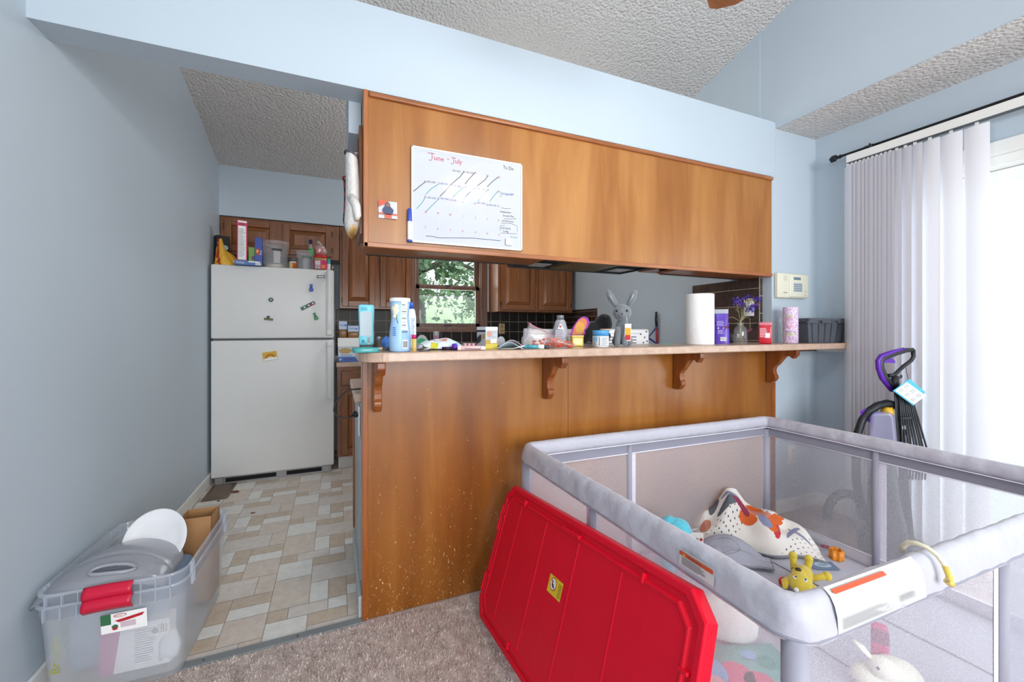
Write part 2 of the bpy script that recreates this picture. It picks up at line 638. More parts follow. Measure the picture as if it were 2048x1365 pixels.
# carpet pile as short tufts where it is seen
rnd = random.Random(4)
g = G()
for _ in range(90000):
    x = rnd.uniform(-0.85, 2.89); y = rnd.uniform(0.2, YP - 0.014)
    if x * SN + y * CS < 1.1 or (0.68 < x < 2.3 and y < 1.66) or (x > 2.3 and y < 1.4):
        continue
    a = rnd.uniform(0, 2 * PI); h = rnd.uniform(0.006, 0.013); b = rnd.uniform(0.002, 0.0035)
    lx, ly = rnd.uniform(-0.006, 0.006), rnd.uniform(-0.006, 0.006)
    ca, sa = math.cos(a) * b, math.sin(a) * b
    g.add([(x - ca, y - sa, 0), (x + ca, y + sa, 0), (x + lx, y + ly, h)], [(0, 1, 2)], 0)
pile = g.build('carpet_pile', CARPET)
tag(pile, 'short twisted beige pile of the carpet in front of the bar', 'carpet pile')
pile['kind'] = 'stuff'

# vinyl floor with its printed block pattern
g = G()
g.box(XL - 0.1, XK + 0.1, YP + 0.02, YB + 0.1, -0.05, -0.0006, 0)
pat = [(0, 0, 1, 1, 3), (1, 0, 2, 1, 4), (3, 0, 1, 1, 1), (4, -1, 2, 2, 2), (2, 5, 2, 1, 3), (0, 1, 2, 3, 2), (0, 4, 2, 2, 1), (2, 1, 1, 2, 1), (3, 1, 1, 2, 3), (4, 1, 2, 1, 1), (4, 2, 2, 1, 3), (2, 3, 3, 2, 4), (5, 3, 1, 2, 2)]
mm = 0.0741; x00, y00 = -0.2515, 1.8625; gp = 0.0014
for I in range(-3, 8):
    for J in range(-1, 7):
        for (i, j, w_, h_, m_) in pat:
            a, b = x00 + (I * 6 + i) * mm, y00 + (J * 6 + j) * mm
            c_, d_ = a + w_ * mm, b + h_ * mm
            a, c_ = max(a + gp, XL), min(c_ - gp, XK)
            b, d_ = max(b + gp, YP + 0.02), min(d_ - gp, YB)
            if c_ <= a or d_ <= b:
                continue
            g.add([(a, b, 0), (c_, b, 0), (c_, d_, 0), (a, d_, 0)], [(0, 1, 2, 3)], m_)
struct('floor', g, [V_GROUT, V_WHITE, V_BEIGE, V_TAN, V_GREY])
# grey metal strip between carpet and vinyl
g = G(); g.box(XL, 0.0985, YP - 0.012, YP + 0.022, 0, 0.006)
for x in (-0.7, -0.42, -0.13):
    g.lathe([(0.004, 0.006), (0.004, 0.0075), (0, 0.008)], (x, YP + 0.005, 0), 10, 1)
struct('trim_1', g, [M('strip_grey', '8b9092', 0.45, 0.3), M('strip_screw', '5d6062', 0.4, 0.7)], bevel=0.003)

# left wall, rising with the ceiling
def wallyz(x0, x1, y0, y1, zb, m=0):
    pts = [(y0, zb), (y1, zb), (y1, ceil_z(y1))]
    if y0 < RIDGE < y1:
        pts.append((RIDGE, ZR))
    pts.append((y0, ceil_z(y0)))
    gg = G()
    gg.prism(pts, lambda a, b, t: (t, a, b), x0, x1, m)
    return gg
struct('wall_left', wallyz(XL - 0.12, XL, YF - 0.1, YB + 0.1, -0.05), WALL)
# kitchen right wall up to the ceiling
struct('wall_kitchen_right', wallyz(XK, XK + 0.12, YP + 0.1, YB + 0.1, -0.05), WALL)
# dropped ceiling box over the sliding door
g = G()
pts = [(YF, 2.400), (YP + 0.1, 2.400), (YP + 0.1, ceil_z(YP + 0.1)), (RIDGE, ZR), (YF, ceil_z(YF))]
g.prism(pts, lambda a, b, t: (t, a, b), 2.5165, 2.56)
struct('wall_upper_right', g, WALL)
g = G(); g.box(2.522, XR + 0.1, YF, YP - 0.001, 2.3985, 2.46)
struct('ceiling', g, POP)
# vaulted ceiling
g = G()
pts = [(YF - 0.1, ceil_z(YF - 0.1)), (RIDGE, ZR), (YB + 0.1, ceil_z(YB + 0.1))]
pts += [(a, b + 0.1) for a, b in pts[::-1]]
g.prism(pts, lambda a, b, t: (t, a, b), XL - 0.1, XR + 0.1)
struct('ceiling', g, POP)

# kitchen back wall with the window opening
WX0, WX1, WZ0, WZ1 = 0.74, 1.47, 1.165, 2.06
g = G()
g.box(XL - 0.1, WX0, YB, YB + 0.14, -0.05, 2.6); g.box(WX1, XK + 0.1, YB, YB + 0.14, -0.05, 2.6)
g.box(WX0, WX1, YB, YB + 0.14, -0.05, WZ0); g.box(WX0, WX1, YB, YB + 0.14, WZ1, 2.6)
struct('wall_back', g, WALL)
g = G(); g.box(XL, XK, YS, YB, 2.072, ceil_z(YS) + 0.02)
struct('wall_soffit', g, WALL)

# header between living room and kitchen and the short wall by the bar
g = G()
g.box(XL, XK + 0.003, YP, 1.843, 2.096, 2.437)
g.box(0.05, 0.0985, 1.843, 2.2, 1.965, 2.437)
g.box(0.0985, XK, 1.843, 2.2, 2.096, 2.437)
struct('wall_header', g, WALL)
g = G()
g.box(XK - 0.031, XR + 0.1, YP, YP + 0.11, -0.05, 2.0955); g.box(XK + 0.0035, XR + 0.1, YP, YP + 0.11, 2.0955, 2.44)
struct('wall_stub', g, WALL)

# right wall with the sliding door opening
DY0, DY1, DZ = -0.50, 1.335, 1.985
g = G()
g.box(XR, XR + 0.14, DY1, YP + 0.1, -0.05, 2.46)
g.box(XR, XR + 0.14, DY0, DY1, DZ, 2.46)
g.box(XR, XR + 0.14, YF - 0.1, DY0, -0.05, 2.46)
struct('wall_right', g, WALL)
# wall behind the camera with an unseen wide window put in for the light
g = G()
g.box(XL - 0.1, -0.5, YF - 0.14, YF, -0.05, 2.9); g.box(2.3, XR + 0.1, YF - 0.14, YF, -0.05, 2.9)
g.box(-0.5, 2.3, YF - 0.14, YF, -0.05, 0.6); g.box(-0.5, 2.3, YF - 0.14, YF, 2.4, 2.9)
struct('wall_front', g, WALL)
g = G()
for a, b in ((-0.5, -0.44), (0.87, 0.93), (2.24, 2.3)):
    g.box(a, b, YF - 0.1, YF - 0.02, 0.6, 2.4)
g.box(-0.5, 2.3, YF - 0.1, YF - 0.02, 0.6, 0.66); g.box(-0.5, 2.3, YF - 0.1, YF - 0.02, 2.34, 2.4)
wf = struct('window_2', g, WHITE)
g = G(); g.add([(-0.44, YF - 0.06, 0.66), (2.24, YF - 0.06, 0.66), (2.24, YF - 0.06, 2.34), (-0.44, YF - 0.06, 2.34)], [(0, 1, 2, 3)])
g.build('pane', PANE, wf)

# baseboards
def bb(name, x0, x1, y0, y1, h=0.085):
    gg = G(); gg.box(x0, x1, y0, y1, 0, h)
    return struct(name, gg, WHITE, bevel=0.005)
bb('baseboard_left', XL, XL + 0.014, YF, YB)
bb('baseboard_right', XR - 0.014, XR, DY1 + 0.06, YP)
bb('baseboard_back', XK - 0.003, XR, YP - 0.014, YP)
bb('baseboard_front', XL, XR, YF, YF + 0.014)

# sliding glass door
g = G()
x0, x1 = XR - 0.018, XR + 0.13
g.box(XR - 0.018, XR, DY0 - 0.06, DY1 + 0.06, DZ - 0.005, DZ + 0.062)
g.box(XR - 0.018, XR, DY1, DY1 + 0.06, 0, DZ); g.box(XR - 0.018, XR, DY0 - 0.06, DY0, 0, DZ)
g.box(XR + 0.001, x1, DY0, DY1, DZ - 0.055, DZ); g.box(XR, x1, DY0, DY1, -0.02, 0.03)
g.box(XR, x1, DY1 - 0.04, DY1, 0, DZ); g.box(XR, x1, DY0, DY0 + 0.04, 0, DZ)
dr = struct('door_1', g, WHITE, bevel=0.004)
for k, (a, b, xx) in enumerate(((0.38, DY1 - 0.041, XR + 0.085), (DY0 + 0.04, 0.46, XR + 0.045))):
    g = G()
    g.box(xx - 0.018, xx + 0.018, a, a + 0.065, 0.031, DZ - 0.056); g.box(xx - 0.018, xx + 0.018, b - 0.065, b, 0.031, DZ - 0.056)
    g.box(xx - 0.017, xx + 0.017, a + 0.06, b - 0.06, 1.855, DZ - 0.057); g.box(xx - 0.017, xx + 0.017, a + 0.06, b - 0.06, 0.032, 0.12)
    o = g.build('sash', WHITE, dr, bevel=0.004)
    g = G(); g.add([(xx, a + 0.06, 0.11), (xx, b - 0.06, 0.11), (xx, b - 0.06, 1.86), (xx, a + 0.06, 1.86)], [(0, 1, 2, 3)])
    g.build('pane', PANE, o)

# kitchen window: casing, two sashes, panes, lock and lift
g = G()
g.box(WX0 - 0.055, WX0 + 0.012, YB - 0.022, YB + 0.02, WZ0 - 0.04, WZ1 + 0.05)
g.box(WX1 - 0.012, WX1 + 0.06, YB - 0.022, YB + 0.02, WZ0 - 0.04, WZ1 + 0.05)
g.box(WX0 - 0.055, WX1 + 0.06, YB - 0.022, YB + 0.02, WZ1 - 0.01, WZ1 + 0.01)
g.box(WX0 - 0.055, WX1 + 0.06, YB - 0.04, YB + 0.02, WZ0 - 0.045, WZ0 + 0.0)
for a, b in ((WX0, WX0 + 0.02), (WX1 - 0.02, WX1)):
    g.box(a, b, YB, YB + 0.14, WZ0, WZ1)
g.box(WX0, WX1, YB, YB + 0.14, WZ0, WZ0 + 0.012)
wk = struct('window_1', g, WIN_WOOD, bevel=0.003)
for zb, zt, yy in ((1.585, WZ1 - 0.01, YB + 0.085), (WZ0 + 0.01, 1.61, YB + 0.045)):
    g = G()
    g.box(WX0 + 0.02, WX0 + 0.06, yy - 0.018, yy + 0.018, zb, zt); g.box(WX1 - 0.06, WX1 - 0.02, yy - 0.018, yy + 0.018, zb, zt)
    g.box(WX0 + 0.02, WX1 - 0.02, yy - 0.018, yy + 0.018, zb, zb + 0.04); g.box(WX0 + 0.02, WX1 - 0.02, yy - 0.018, yy + 0.018, zt - 0.036, zt)
    o = g.build('sash', WIN_WOOD, wk, bevel=0.002)
    g = G(); g.add([(WX0 + 0.055, yy, zb + 0.035), (WX1 - 0.055, yy, zb + 0.035), (WX1 - 0.055, yy, zt - 0.03), (WX0 + 0.055, yy, zt - 0.03)], [(0, 1, 2, 3)])
    g.build('pane', PANE, o)
g = G(); g.box(1.075, 1.125, YB + 0.02, YB + 0.05, 1.61, 1.622); g.box(1.06, 1.14, YB + 0.018, YB + 0.028, WZ0 + 0.022, WZ0 + 0.03)
g.build('latch', BLACK, wk)
g = G(); g.add([(WX0 + 0.06, YB + 0.02, WZ0 + 0.04), (WX1 - 0.06, YB + 0.02, WZ0 + 0.04), (WX1 - 0.06, YB + 0.02, 1.50), (WX0 + 0.06, YB + 0.02, 1.50)], [(0, 1, 2, 3)])
g.box(WX0 + 0.06, WX1 - 0.06, YB + 0.018, YB + 0.022, 1.498, 1.503, 1)
g.build('insect_screen', [veil('window_screen', 'b9c0c4', 0.22), CHROME], wk)

# tiled backsplash on the back wall and the right wall
def tile_mat():
    m, nt, b = newmat('speckled_dark_tile')
    v = coords(nt)
    f = noise(nt, v, 260, 2, 0.7)
    f2 = noise(nt, v, 9, 2, 0.7)
    mx = nt.nodes.new('ShaderNodeMix'); mx.data_type = 'FLOAT'; mx.inputs[0].default_value = 0.25
    nt.links.new(f, mx.inputs[2]); nt.links.new(f2, mx.inputs[3])
    nt.links.new(ramp(nt, mx.outputs[0], [(0.4, '241b18'), (0.55, '46362f'), (0.68, '745c50')]), b.inputs['Base Color'])
    b.inputs['Roughness'].default_value = 0.22
    return m
TILE = tile_mat()
TILE_BLACK = M('black_glazed_tile', '17130f', 0.32, var=0.3, vs=40, spec=0.25)
GROUT = M('tile_grout', 'b3a48f', 0.8)
def tiles(fn, a0, a1, b0, b1, s, off=(0, 0), gap=0.0048):
    gg = G()
    def slab(p0, p1, q0, q1, t, m):
        v = [fn(a, b, tt) for tt in (0, t) for a, b in ((p0, q0), (p1, q0), (p1, q1), (p0, q1))]
        gg.add(v, [(0, 1, 2, 3), (4, 5, 6, 7), (0, 1, 5, 4), (1, 2, 6, 5), (2, 3, 7, 6), (3, 0, 4, 7)], m)
    slab(a0, a1, b0, b1, 0.006, 0)
    i0 = math.floor((a0 - off[0]) / s)
    for i in range(i0, int((a1 - off[0]) / s) + 1):
        for j in range(math.floor((b0 - off[1]) / s), int((b1 - off[1]) / s) + 1):
            p0, p1 = max(a0, off[0] + i * s + gap / 2), min(a1, off[0] + (i + 1) * s - gap / 2)
            q0, q1 = max(b0, off[1] + j * s + gap / 2), min(b1, off[1] + (j + 1) * s - gap / 2)
            if p1 - p0 > 0.004 and q1 - q0 > 0.004:
                slab(p0, p1, q0, q1, 0.009, 1)
    return gg
# along the back wall below cabinets and window
g = tiles(lambda a, b, t: (a, YB - t, b), 0.0, WX0 - 0.055, 0.9, 1.345, 0.111, (0.02, 0.902))
g2 = tiles(lambda a, b, t: (a, YB - t, b), WX0 - 0.055, WX1 + 0.06, 0.9, 1.122, 0.111, (0.02, 0.902))
g3 = tiles(lambda a, b, t: (a, YB - t, b), WX1 + 0.06, XK, 0.9, 1.345, 0.111, (0.02, 0.902))
for q in (g2, g3):
    g.add(q.v, q.f); g.m[-len(q.f):] = q.m
struct('wall_tile_back', g, [GROUT, TILE_BLACK])
g = tiles(lambda a, b, t: (XK - t, a, b), 3.62, YB, 0.9, 1.37, 0.0555, (3.62, 0.902))
struct('wall_tile_corner', g, [GROUT, TILE])
# tiled end of the wing wall by the bar
g = G(); g.box(2.465, XK, 1.80, 2.33, 1.068, 1.475)
g = tiles(lambda a, b, t: (2.470 - t, a, b), 1.80, 2.33, 1.068, 1.476, 0.111, (1.798, 1.079))
g2 = tiles(lambda a, b, t: (a, 1.80 - t, b), 2.461, XK - 0.03, 1.068, 1.476, 0.111, (2.461, 1.03))
g.add(g2.v, g2.f); g.m[-len(g2.f):] = g2.m
g.box(2.470, XK, 1.80, 2.33, 1.068, 1.476, 0)
struct('wall_tile_side', g, [GROUT, TILE])
# ---------------------------------------------------------------- cabinets, bar, hood, fridge
def panel_door(name, parent, x0, x1, z0, z1, y, t=0.02, hinge=None):
    """raised-panel oak door facing -y with its outer face at y - t"""
    g = G(); fr = 0.052
    g.box(x0, x0 + fr, y - t, y, z0, z1, 0); g.box(x1 - fr, x1, y - t, y, z0, z1, 0)
    g.box(x0 + fr, x1 - fr, y - t, y, z0, z0 + fr, 1); g.box(x0 + fr, x1 - fr, y - t, y, z1 - fr, z1, 1)
    g.box(x0 + fr, x1 - fr, y - t * 0.45, y, z0 + fr, z1 - fr, 0)
    a, b, c_, d = x0 + fr + 0.004, x1 - fr - 0.004, z0 + fr + 0.004, z1 - fr - 0.004
    k = min(0.032, (d - c_) * 0.3)
    yo, yi = y - t * 0.45, y - t * 0.95
    v = [(a, yo, c_), (b, yo, c_), (b, yo, d), (a, yo, d), (a + k, yi, c_ + k), (b - k, yi, c_ + k), (b - k, yi, d - k), (a + k, yi, d - k)]
    g.add(v, [(0, 1, 5, 4), (2, 3, 7, 6)], 1); g.add(v, [(1, 2, 6, 5), (3, 0, 4, 7), (4, 5, 6, 7)], 0)
    o = g.build(name, [OAK_CAB, OAK_CABH], parent, bevel=0.004)
    if hinge is not None:
        for z in (z0 + 0.06, z1 - 0.06):
            hx = x0 if hinge < 0 else x1
            g = G(); g.box(hx - 0.006, hx + 0.006, y - t - 0.003, y - 0.002, z - 0.022, z + 0.022)
            g.build('hinge', M('aged_brass', '4a3a28', 0.4, 0.7), o)
    return o
def cabinet(name, label, x0, x1, y0, y1, z0, z1, doors, side=None):
    t = thing(name, label, 'cabinet', (x0, y0, z0))
    g = G(); g.box(0, x1 - x0, 0, y1 - y0, 0, z1 - z0)
    g.build('body', side or OAK_CAB, t, bevel=0.002)
    return t

YC = 4.01      # front of the upper cabinet boxes on the back wall
t = cabinet('wall_cabinet', 'low two-door oak wall cabinet above the white refrigerator', XL + 0.004, 0.03, YC, YB - 0.002, 1.765, 2.068, 2)
panel_door('door', t, 0.028, 0.40, 0.022, 0.285, 0, hinge=-1); panel_door('door', t, 0.447, 0.83, 0.022, 0.285, 0, hinge=1)
t = cabinet('wall_cabinet', 'tall two-door oak wall cabinet between refrigerator and kitchen window', 0.034, 0.684, YC, YB - 0.012, 1.338, 2.068, 2)
panel_door('door', t, 0.02, 0.30, 0.018, 0.705, 0, hinge=-1); panel_door('door', t, 0.345, 0.63, 0.018, 0.705, 0, hinge=1)
t = cabinet('wall_cabinet', 'two-door oak wall cabinet to the right of the kitchen window', 1.548, 2.44, YC, YB - 0.012, 1.335, 2.068, 2)
panel_door('door', t, 0.03, 0.418, 0.02, 0.705, 0, hinge=-1); panel_door('door', t, 0.468, 0.862, 0.02, 0.705, 0, hinge=1)

# base cabinets on the back wall and their counter
t = thing('base_cabinet', 'oak base cabinet with drawer between refrigerator and sink', 'cabinet', (0.012, 3.69, 0))
g = G(); g.box(0, 0.75, 0, 0.59, 0.10, 0.84); g.build('body', OAK_CAB, t, bevel=0.002)
g = G(); g.box(0.01, 0.75, 0.03, 0.5, 0, 0.1); g.build('toe_kick', M('white_cove_base', 'cfcdc8', 0.4), t)
panel_door('door', t, 0.03, 0.36, 0.115, 0.655, 0); panel_door('door', t, 0.39, 0.72, 0.115, 0.655, 0)
g = G(); g.box(0.03, 0.36, -0.02, 0, 0.685, 0.81); g.build('drawer', OAK_CABH, t, bevel=0.008)
g = G(); g.box(0.39, 0.72, -0.02, 0, 0.685, 0.81); g.build('drawer', OAK_CABH, t, bevel=0.008)
t = thing('base_cabinet', 'long oak base cabinet under the kitchen window', 'cabinet', (0.764, 3.69, 0))
g = G(); g.box(0, 1.745, 0, 0.59, 0.10, 0.84); g.build('body', OAK_CAB, t, bevel=0.002)
g = G(); g.box(0, 1.745, 0.03, 0.5, 0, 0.1); g.build('toe_kick', MATS['white_cove_base'], t)
for k in range(4):
    panel_door('door', t, 0.03 + k * 0.43, 0.43 + k * 0.43, 0.115, 0.655, 0)
g = G(); g.box(0.005, XK - 0.005, 3.665, YB - 0.01, 0.84, 0.878)
o = g.build('countertop', LAM, bevel=0.006); tag(o, 'speckled laminate counter along the kitchen window wall', 'countertop')

# peninsula: half wall, worn wood facing, base cabinets and low counter on the kitchen side
g = G(); g.box(0.0985, XK, YP + 0.012, 1.86, 0, 1.03)
struct('wall_half', g, WALL_GREY)
t = thing('wood_panelling', 'large scratched honey-brown wood panel facing the bar', 'panelling', (0.0985, YP + 0.012, 0))
g = G(); g.box(0, XK - 0.0985, -0.012, 0, 0.004, 1.032); g.build('panel', OAK_LOW, t)
OAK_LOW_V = wood('worn_oak_stile', [(0.3, '74390f'), (0.5, '8f4c16'), (0.75, 'ab682c')], (26, 26, 3), 0.35, 0.3, scr=0.72)
g = G(); g.box(-0.002, 0.02, -0.016, 0, 0.004, 1.03); g.build('edge_trim', OAK_LOW_V, t, bevel=0.002)
g = G(); g.box(2.382, XK - 0.0985, -0.016, 0, 0.004, 1.03); g.build('edge_trim', OAK_LOW_V, t, bevel=0.002)
g = G(); g.box(0.93, 0.932, -0.0125, -0.011, 0.004, 1.03); g.build('seam', BROWN_DARK, t)
g = G(); g.box(0.0835, 0.0985, YP + 0.02, 2.36, 0, 0.088)
struct('baseboard_bar', g, M('grey_white_trim', 'b9bcbc', 0.4), bevel=0.005)

t = thing('base_cabinet', 'base cabinet with grey end panel behind the bar', 'cabinet', (0.0985, 1.862, 0))
g = G(); g.box(0, 0.785, 0.0, 0.56, 0.1, 0.84); g.build('body', OAK_CAB, t)
g = G(); g.box(-0.004, 0.0, -0.0, 0.5, 0, 0.838); g.build('end_panel', WALL_GREY, t)
g = G(); g.box(-0.012, 0.0, 0.5, 0.565, 0.09, 0.838); g.build('face_frame', OAK_LOW_V, t, bevel=0.002)
g = G(); g.box(0.0, 0.785, 0.0, 0.5, 0, 0.1); g.build('toe_kick', BROWN_DARK, t)
t = thing('base_cabinet', 'base cabinet behind the bar at the right wall', 'cabinet', (1.665, 1.862, 0))
g = G(); g.box(0, 0.84, 0.0, 0.56, 0.0, 0.84); g.build('body', OAK_CAB, t)
g = G(); g.box(0.073, 0.884, 1.862, 2.445, 0.84, 0.878)
o = g.build('countertop', LAM, bevel=0.006); tag(o, 'low speckled counter behind the left end of the bar', 'countertop')
g = G(); g.box(1.665, XK - 0.004, 1.862, 2.445, 0.84, 0.878)
o = g.build('countertop', LAM, bevel=0.006); tag(o, 'low speckled counter behind the right end of the bar', 'countertop')

# white range standing behind the bar: only its control back shows
t = thing('kitchen_range', 'white electric range behind the bar with a slotted back', 'range', (0.89, 1.865, 0))
ENAM = M('white_enamel', 'e4e5e6', 0.25, var=0.01, coat=0.3)
g = G(); g.rbox(0, 0.76, 0.0, 0.64, 0.03, 0.9, 0.008, 0); g.build('body', ENAM, t)
g = G(); g.rbox(0.0, 0.755, 0.0, 0.075, 0.9, 1.152, 0.012, 0)
o = g.build('backguard', ENAM, t)
g = G()
for z in (1.105, 1.088, 1.071):
    g.box(0.30, 0.66, -0.0015, 0.002, z, z + 0.006)
g.box(0.02, 0.70, -0.001, 0.002, 1.126, 1.1275)
for x, z in ((0.52, 1.123), (0.69, 1.123), (0.73, 1.137), (0.718, 1.105), (0.71, 1.076), (0.735, 1.083)):
    g.lathe([(0.0, -0.004), (0.005, -0.003), (0.005, 0.0)], (0, 0, 0), 8, 0)
    n = 8 * 3
    for i in range(len(g.v) - n, len(g.v)):
        a, b, c_ = g.v[i]; g.v[i] = (x + a, c_ + 0.0, z + b)
g.build('vent_slots', M('vent_grey', '6e7173', 0.5), o)
g = G(); g.rbox(0.02, 0.74, 0.075, 0.63, 0.9, 0.915, 0.004, 0); g.build('cooktop', BLACK, t)

# bar top with a rounded left end
g = G()
pts = []
R_ = 0.10
cx, cy = 0.075 + R_, 1.507 + R_
for k in range(9):
    a = PI + k * PI / 16
    pts.append((cx + R_ * math.cos(a), cy + R_ * math.sin(a)))
pts += [(XR - 0.002, 1.507), (XR - 0.002, YP - 0.002), (XK - 0.06, YP - 0.002), (XK - 0.06, 1.861), (0.075 + 0.03, 1.861), (0.075, 1.832)]
g.prism(pts, lambda a, b, t: (a, b, t), 1.033, 1.068)
o = g.build('bar_top', LAM, bevel=0.005); tag(o, 'long speckled laminate bar top with rounded left end', 'bar top')
BAR = 1.068
# ledger under the right end of the bar top
g = G(); g.box(XK + 0.02, XR - 0.025, YP - 0.02, YP - 0.001, 1.01, 1.033); g.box(XR - 0.022, XR - 0.002, 1.535, YP - 0.022, 1.008, 1.033, 1)
struct('trim_2', g, [M('ledger_brown', '6a3a1e', 0.4), WHITE], bevel=0.002)

# carved brackets under the bar
cor = [(0, 0), (-0.185, 0), (-0.185, -0.028), (-0.178, -0.036), (-0.165, -0.052), (-0.155, -0.052), (-0.145, -0.042), (-0.128, -0.038), (-0.112, -0.045), (-0.095, -0.066), (-0.075, -0.09),
       (-0.058, -0.105), (-0.05, -0.118), (-0.048, -0.135), (-0.053, -0.152), (-0.062, -0.165), (-0.06, -0.18), (-0.048, -0.195), (-0.035, -0.205), (0, -0.205)]
BR = wood('bracket_wood', [(0.3, '6b3512'), (0.5, '8a4a1c'), (0.75, 'a8672f')], (20, 20, 6), 0.35, 0.3)
proto = None
blabs = ['carved wooden bracket at the left end under the bar top', 'carved wooden bracket under the bar below the silver bottle', 'carved wooden bracket under the bar below the paper towel roll', 'carved wooden bracket under the bar where panel meets blue wall']
for k, x in enumerate((0.150, 0.905, 1.70, 2.44)):
    if proto is None:
        g = G(); g.prism(cor, lambda a, b, t: (t, a, b), -0.016, 0.016)
        o = proto = g.build('shelf_bracket', BR, bevel=0.005)
    else:
        o = proto.copy(); col.objects.link(o)
    tag(o, blabs[k], 'bracket', 'carved brackets under the bar top')
    o.location = (x, YP - 0.003, 1.0325)

# hanging wood-faced cabinet over the bar, with the hood under it
CX0, CX1 = 0.1013, 2.4795
t = thing('hanging_cabinet', 'long glossy brown wooden cabinet hanging over the bar', 'cabinet', (CX0, YP, 1.4755))
L = CX1 - CX0
g = G(); g.box(0.0, 0.80, 0.006, 0.335, 0.047, 0.6195); g.box(1.60, L, 0.006, 0.335, 0.047, 0.6195); g.box(0.80, 1.60, 0.006, 0.335, 0.14, 0.6195); g.build('body', OAK_TRIM_V, t)
g = G(); g.box(0.018, L - 0.004, -0.002, 0.006, 0.012, 0.60); g.build('panel', OAK_PANEL, t)
g = G(); g.rbox(0.02, L, -0.016, 0.004, 0.592, 0.612, 0.006, 0, 3); g.build('top_trim', OAK_TRIM, t)
g = G(); g.box(0, L, -0.008, 0.006, -0.0, 0.02); g.build('bottom_trim', OAK_TRIM, t, bevel=0.003)
g = G(); g.box(-0.001, 0.018, -0.008, 0.006, 0.0, 0.619); g.build('edge_trim', OAK_TRIM_V, t, bevel=0.003)
for a_, b_ in ((0, 0.80), (1.63, L)):
    g = G(); g.box(a_, b_, 0.006, 0.17, 0.0, 0.012); g.box(a_ + 0.02, b_ - 0.01, 0.15, 0.175, -0.004, 0.047, 1); g.box(a_, b_, 0.172, 0.335, 0.03, 0.047)
    g.build('underside', [OAK_TRIM, M('dark_rail', '3a2013', 0.5)], t)
g = G(); g.box(-0.014, 0, 0.05, 0.32, 0.06, 0.50); g.box(-0.018, -0.014, 0.09, 0.28, 0.1, 0.46)
g.build('door', OAK_CAB, t, bevel=0.004)

HG = M('hood_grey', '3d4245', 0.35, 0.2)
t = thing('range_hood', 'dark grey flat range hood under the hanging cabinet', 'range hood', (0.905, 1.742, 1.505))
g = G(); g.box(0, 0.79, 0, 0.455, 0.012, 0.10); g.box(0, 0.79, 0, 0.012, 0.0, 0.012); g.box(0, 0.79, 0.443, 0.455, 0, 0.012); g.box(0, 0.012, 0, 0.455, 0, 0.012); g.box(0.778, 0.79, 0, 0.455, 0, 0.012)
g.build('body', HG, t, bevel=0.002)
for x in (0.06, 0.60):
    g = G(); g.box(x, x + 0.15, 0.25, 0.40, 0.004, 0.014, 0); g.box(x + 0.03, x + 0.13, 0.275, 0.375, 0.002, 0.006, 1)
    g.build('lamp_lens', [BLACK, M('frosted_lens', 'c9cbcc', 0.3)], t)
g = G(); g.box(0.26, 0.57, 0.17, 0.43, 0.002, 0.014)
fm, nt, b = newmat('greasy_filter'); v = coords(nt); f = noise(nt, v, 300, 2, 0.6)
nt.links.new(ramp(nt, f, [(0.4, '4a3d22'), (0.6, 'b5a27a')]), b.inputs['Base Color']); b.inputs['Roughness'].default_value = 0.4; b.inputs['Metallic'].default_value = 0.4
g.build('filter', fm, t)
g = G(); g.box(0.03, 0.42, 0.10, 0.13, 0.0, 0.013, 0); g.box(0.36, 0.5, 0.07, 0.09, -0.001, 0.013, 1); g.box(0.6, 0.63, 0.09, 0.1, -0.001, 0.013, 1)
g.build('control_strip', [CHROME, BLACK], t)

# refrigerator
FW = M('fridge_white', 'dcdcda', 0.42, var=0.01, bmp=0.06, bs=260, bd=0.0006)
fx0, fx1, fy, fh = -0.842, -0.012, 3.655, 1.63
t = thing('refrigerator', 'white top-freezer refrigerator with magnets against the left wall', 'refrigerator', (fx0, fy, 0))
W_ = fx1 - fx0
g = G(); g.rbox(0.006, W_ - 0.006, 0.062, 0.63, 0.035, fh - 0.02, 0.008, 0); g.build('body', FW, t)
zs = at(421, 680, Y=fy).z
g = G(); g.rbox(0, W_, 0, 0.055, zs + 0.007, fh, 0.012, 0, 3); fd = g.build('freezer_door', FW, t)
g = G(); g.rbox(0, W_, 0, 0.055, 0.052, zs - 0.007, 0.012, 0, 3); rd = g.build('door', FW, t)
g = G(); g.box(0.01, W_ - 0.01, 0.02, 0.07, zs - 0.01, zs + 0.01); g.build('gasket', M('grey_gasket', '55585a', 0.6), t)
def fridge_handle(z0, z1, flare):
    gg = G()
    def fn(u, v):
        z = z0 + (z1 - z0) * v
        k = 1 - min(1, (v if flare > 0 else 1 - v) / 0.25)
        out = 0.042 * (1 - k ** 2 * 0.65)
        w_ = 0.0155
        a = 2 * PI * u
        return (W_ - 0.034 + w_ * math.cos(a) * 1.3, -out + 0.011 * math.sin(a), z)
    gg.grid(fn, 14, 26, 0)
    for z in (z0 + 0.02, z1 - 0.02):
        gg.rbox(W_ - 0.052, W_ - 0.016, -0.046, 0.001, z - 0.02, z + 0.02, 0.004)
    return gg.build('handle', FW, fd if z0 > zs else rd)
fridge_handle(zs + 0.03, fh - 0.012, 1)
fridge_handle(0.60, zs - 0.02, -1)
g = G(); g.rbox(W_ - 0.125, W_ - 0.068, -0.003, 0.001, fh - 0.068, fh - 0.048, 0.0012, 0); g.box(W_ - 0.118, W_ - 0.075, -0.0036, 0, fh - 0.06, fh - 0.056, 1)
g.build('badge', [M('badge_grey', '5c5f62', 0.35, 0.4), CHROME], fd)
FM = M('galvanised', '9b9d9c', 0.45, 0.6)
g = G(); g.box(0.02, W_ - 0.02, 0.02, 0.06, 0.0, 0.05, 0); g.box(0.09, 0.42, 0.015, 0.021, 0.012, 0.042, 1); g.box(0.49, 0.74, 0.015, 0.021, 0.012, 0.042, 1)
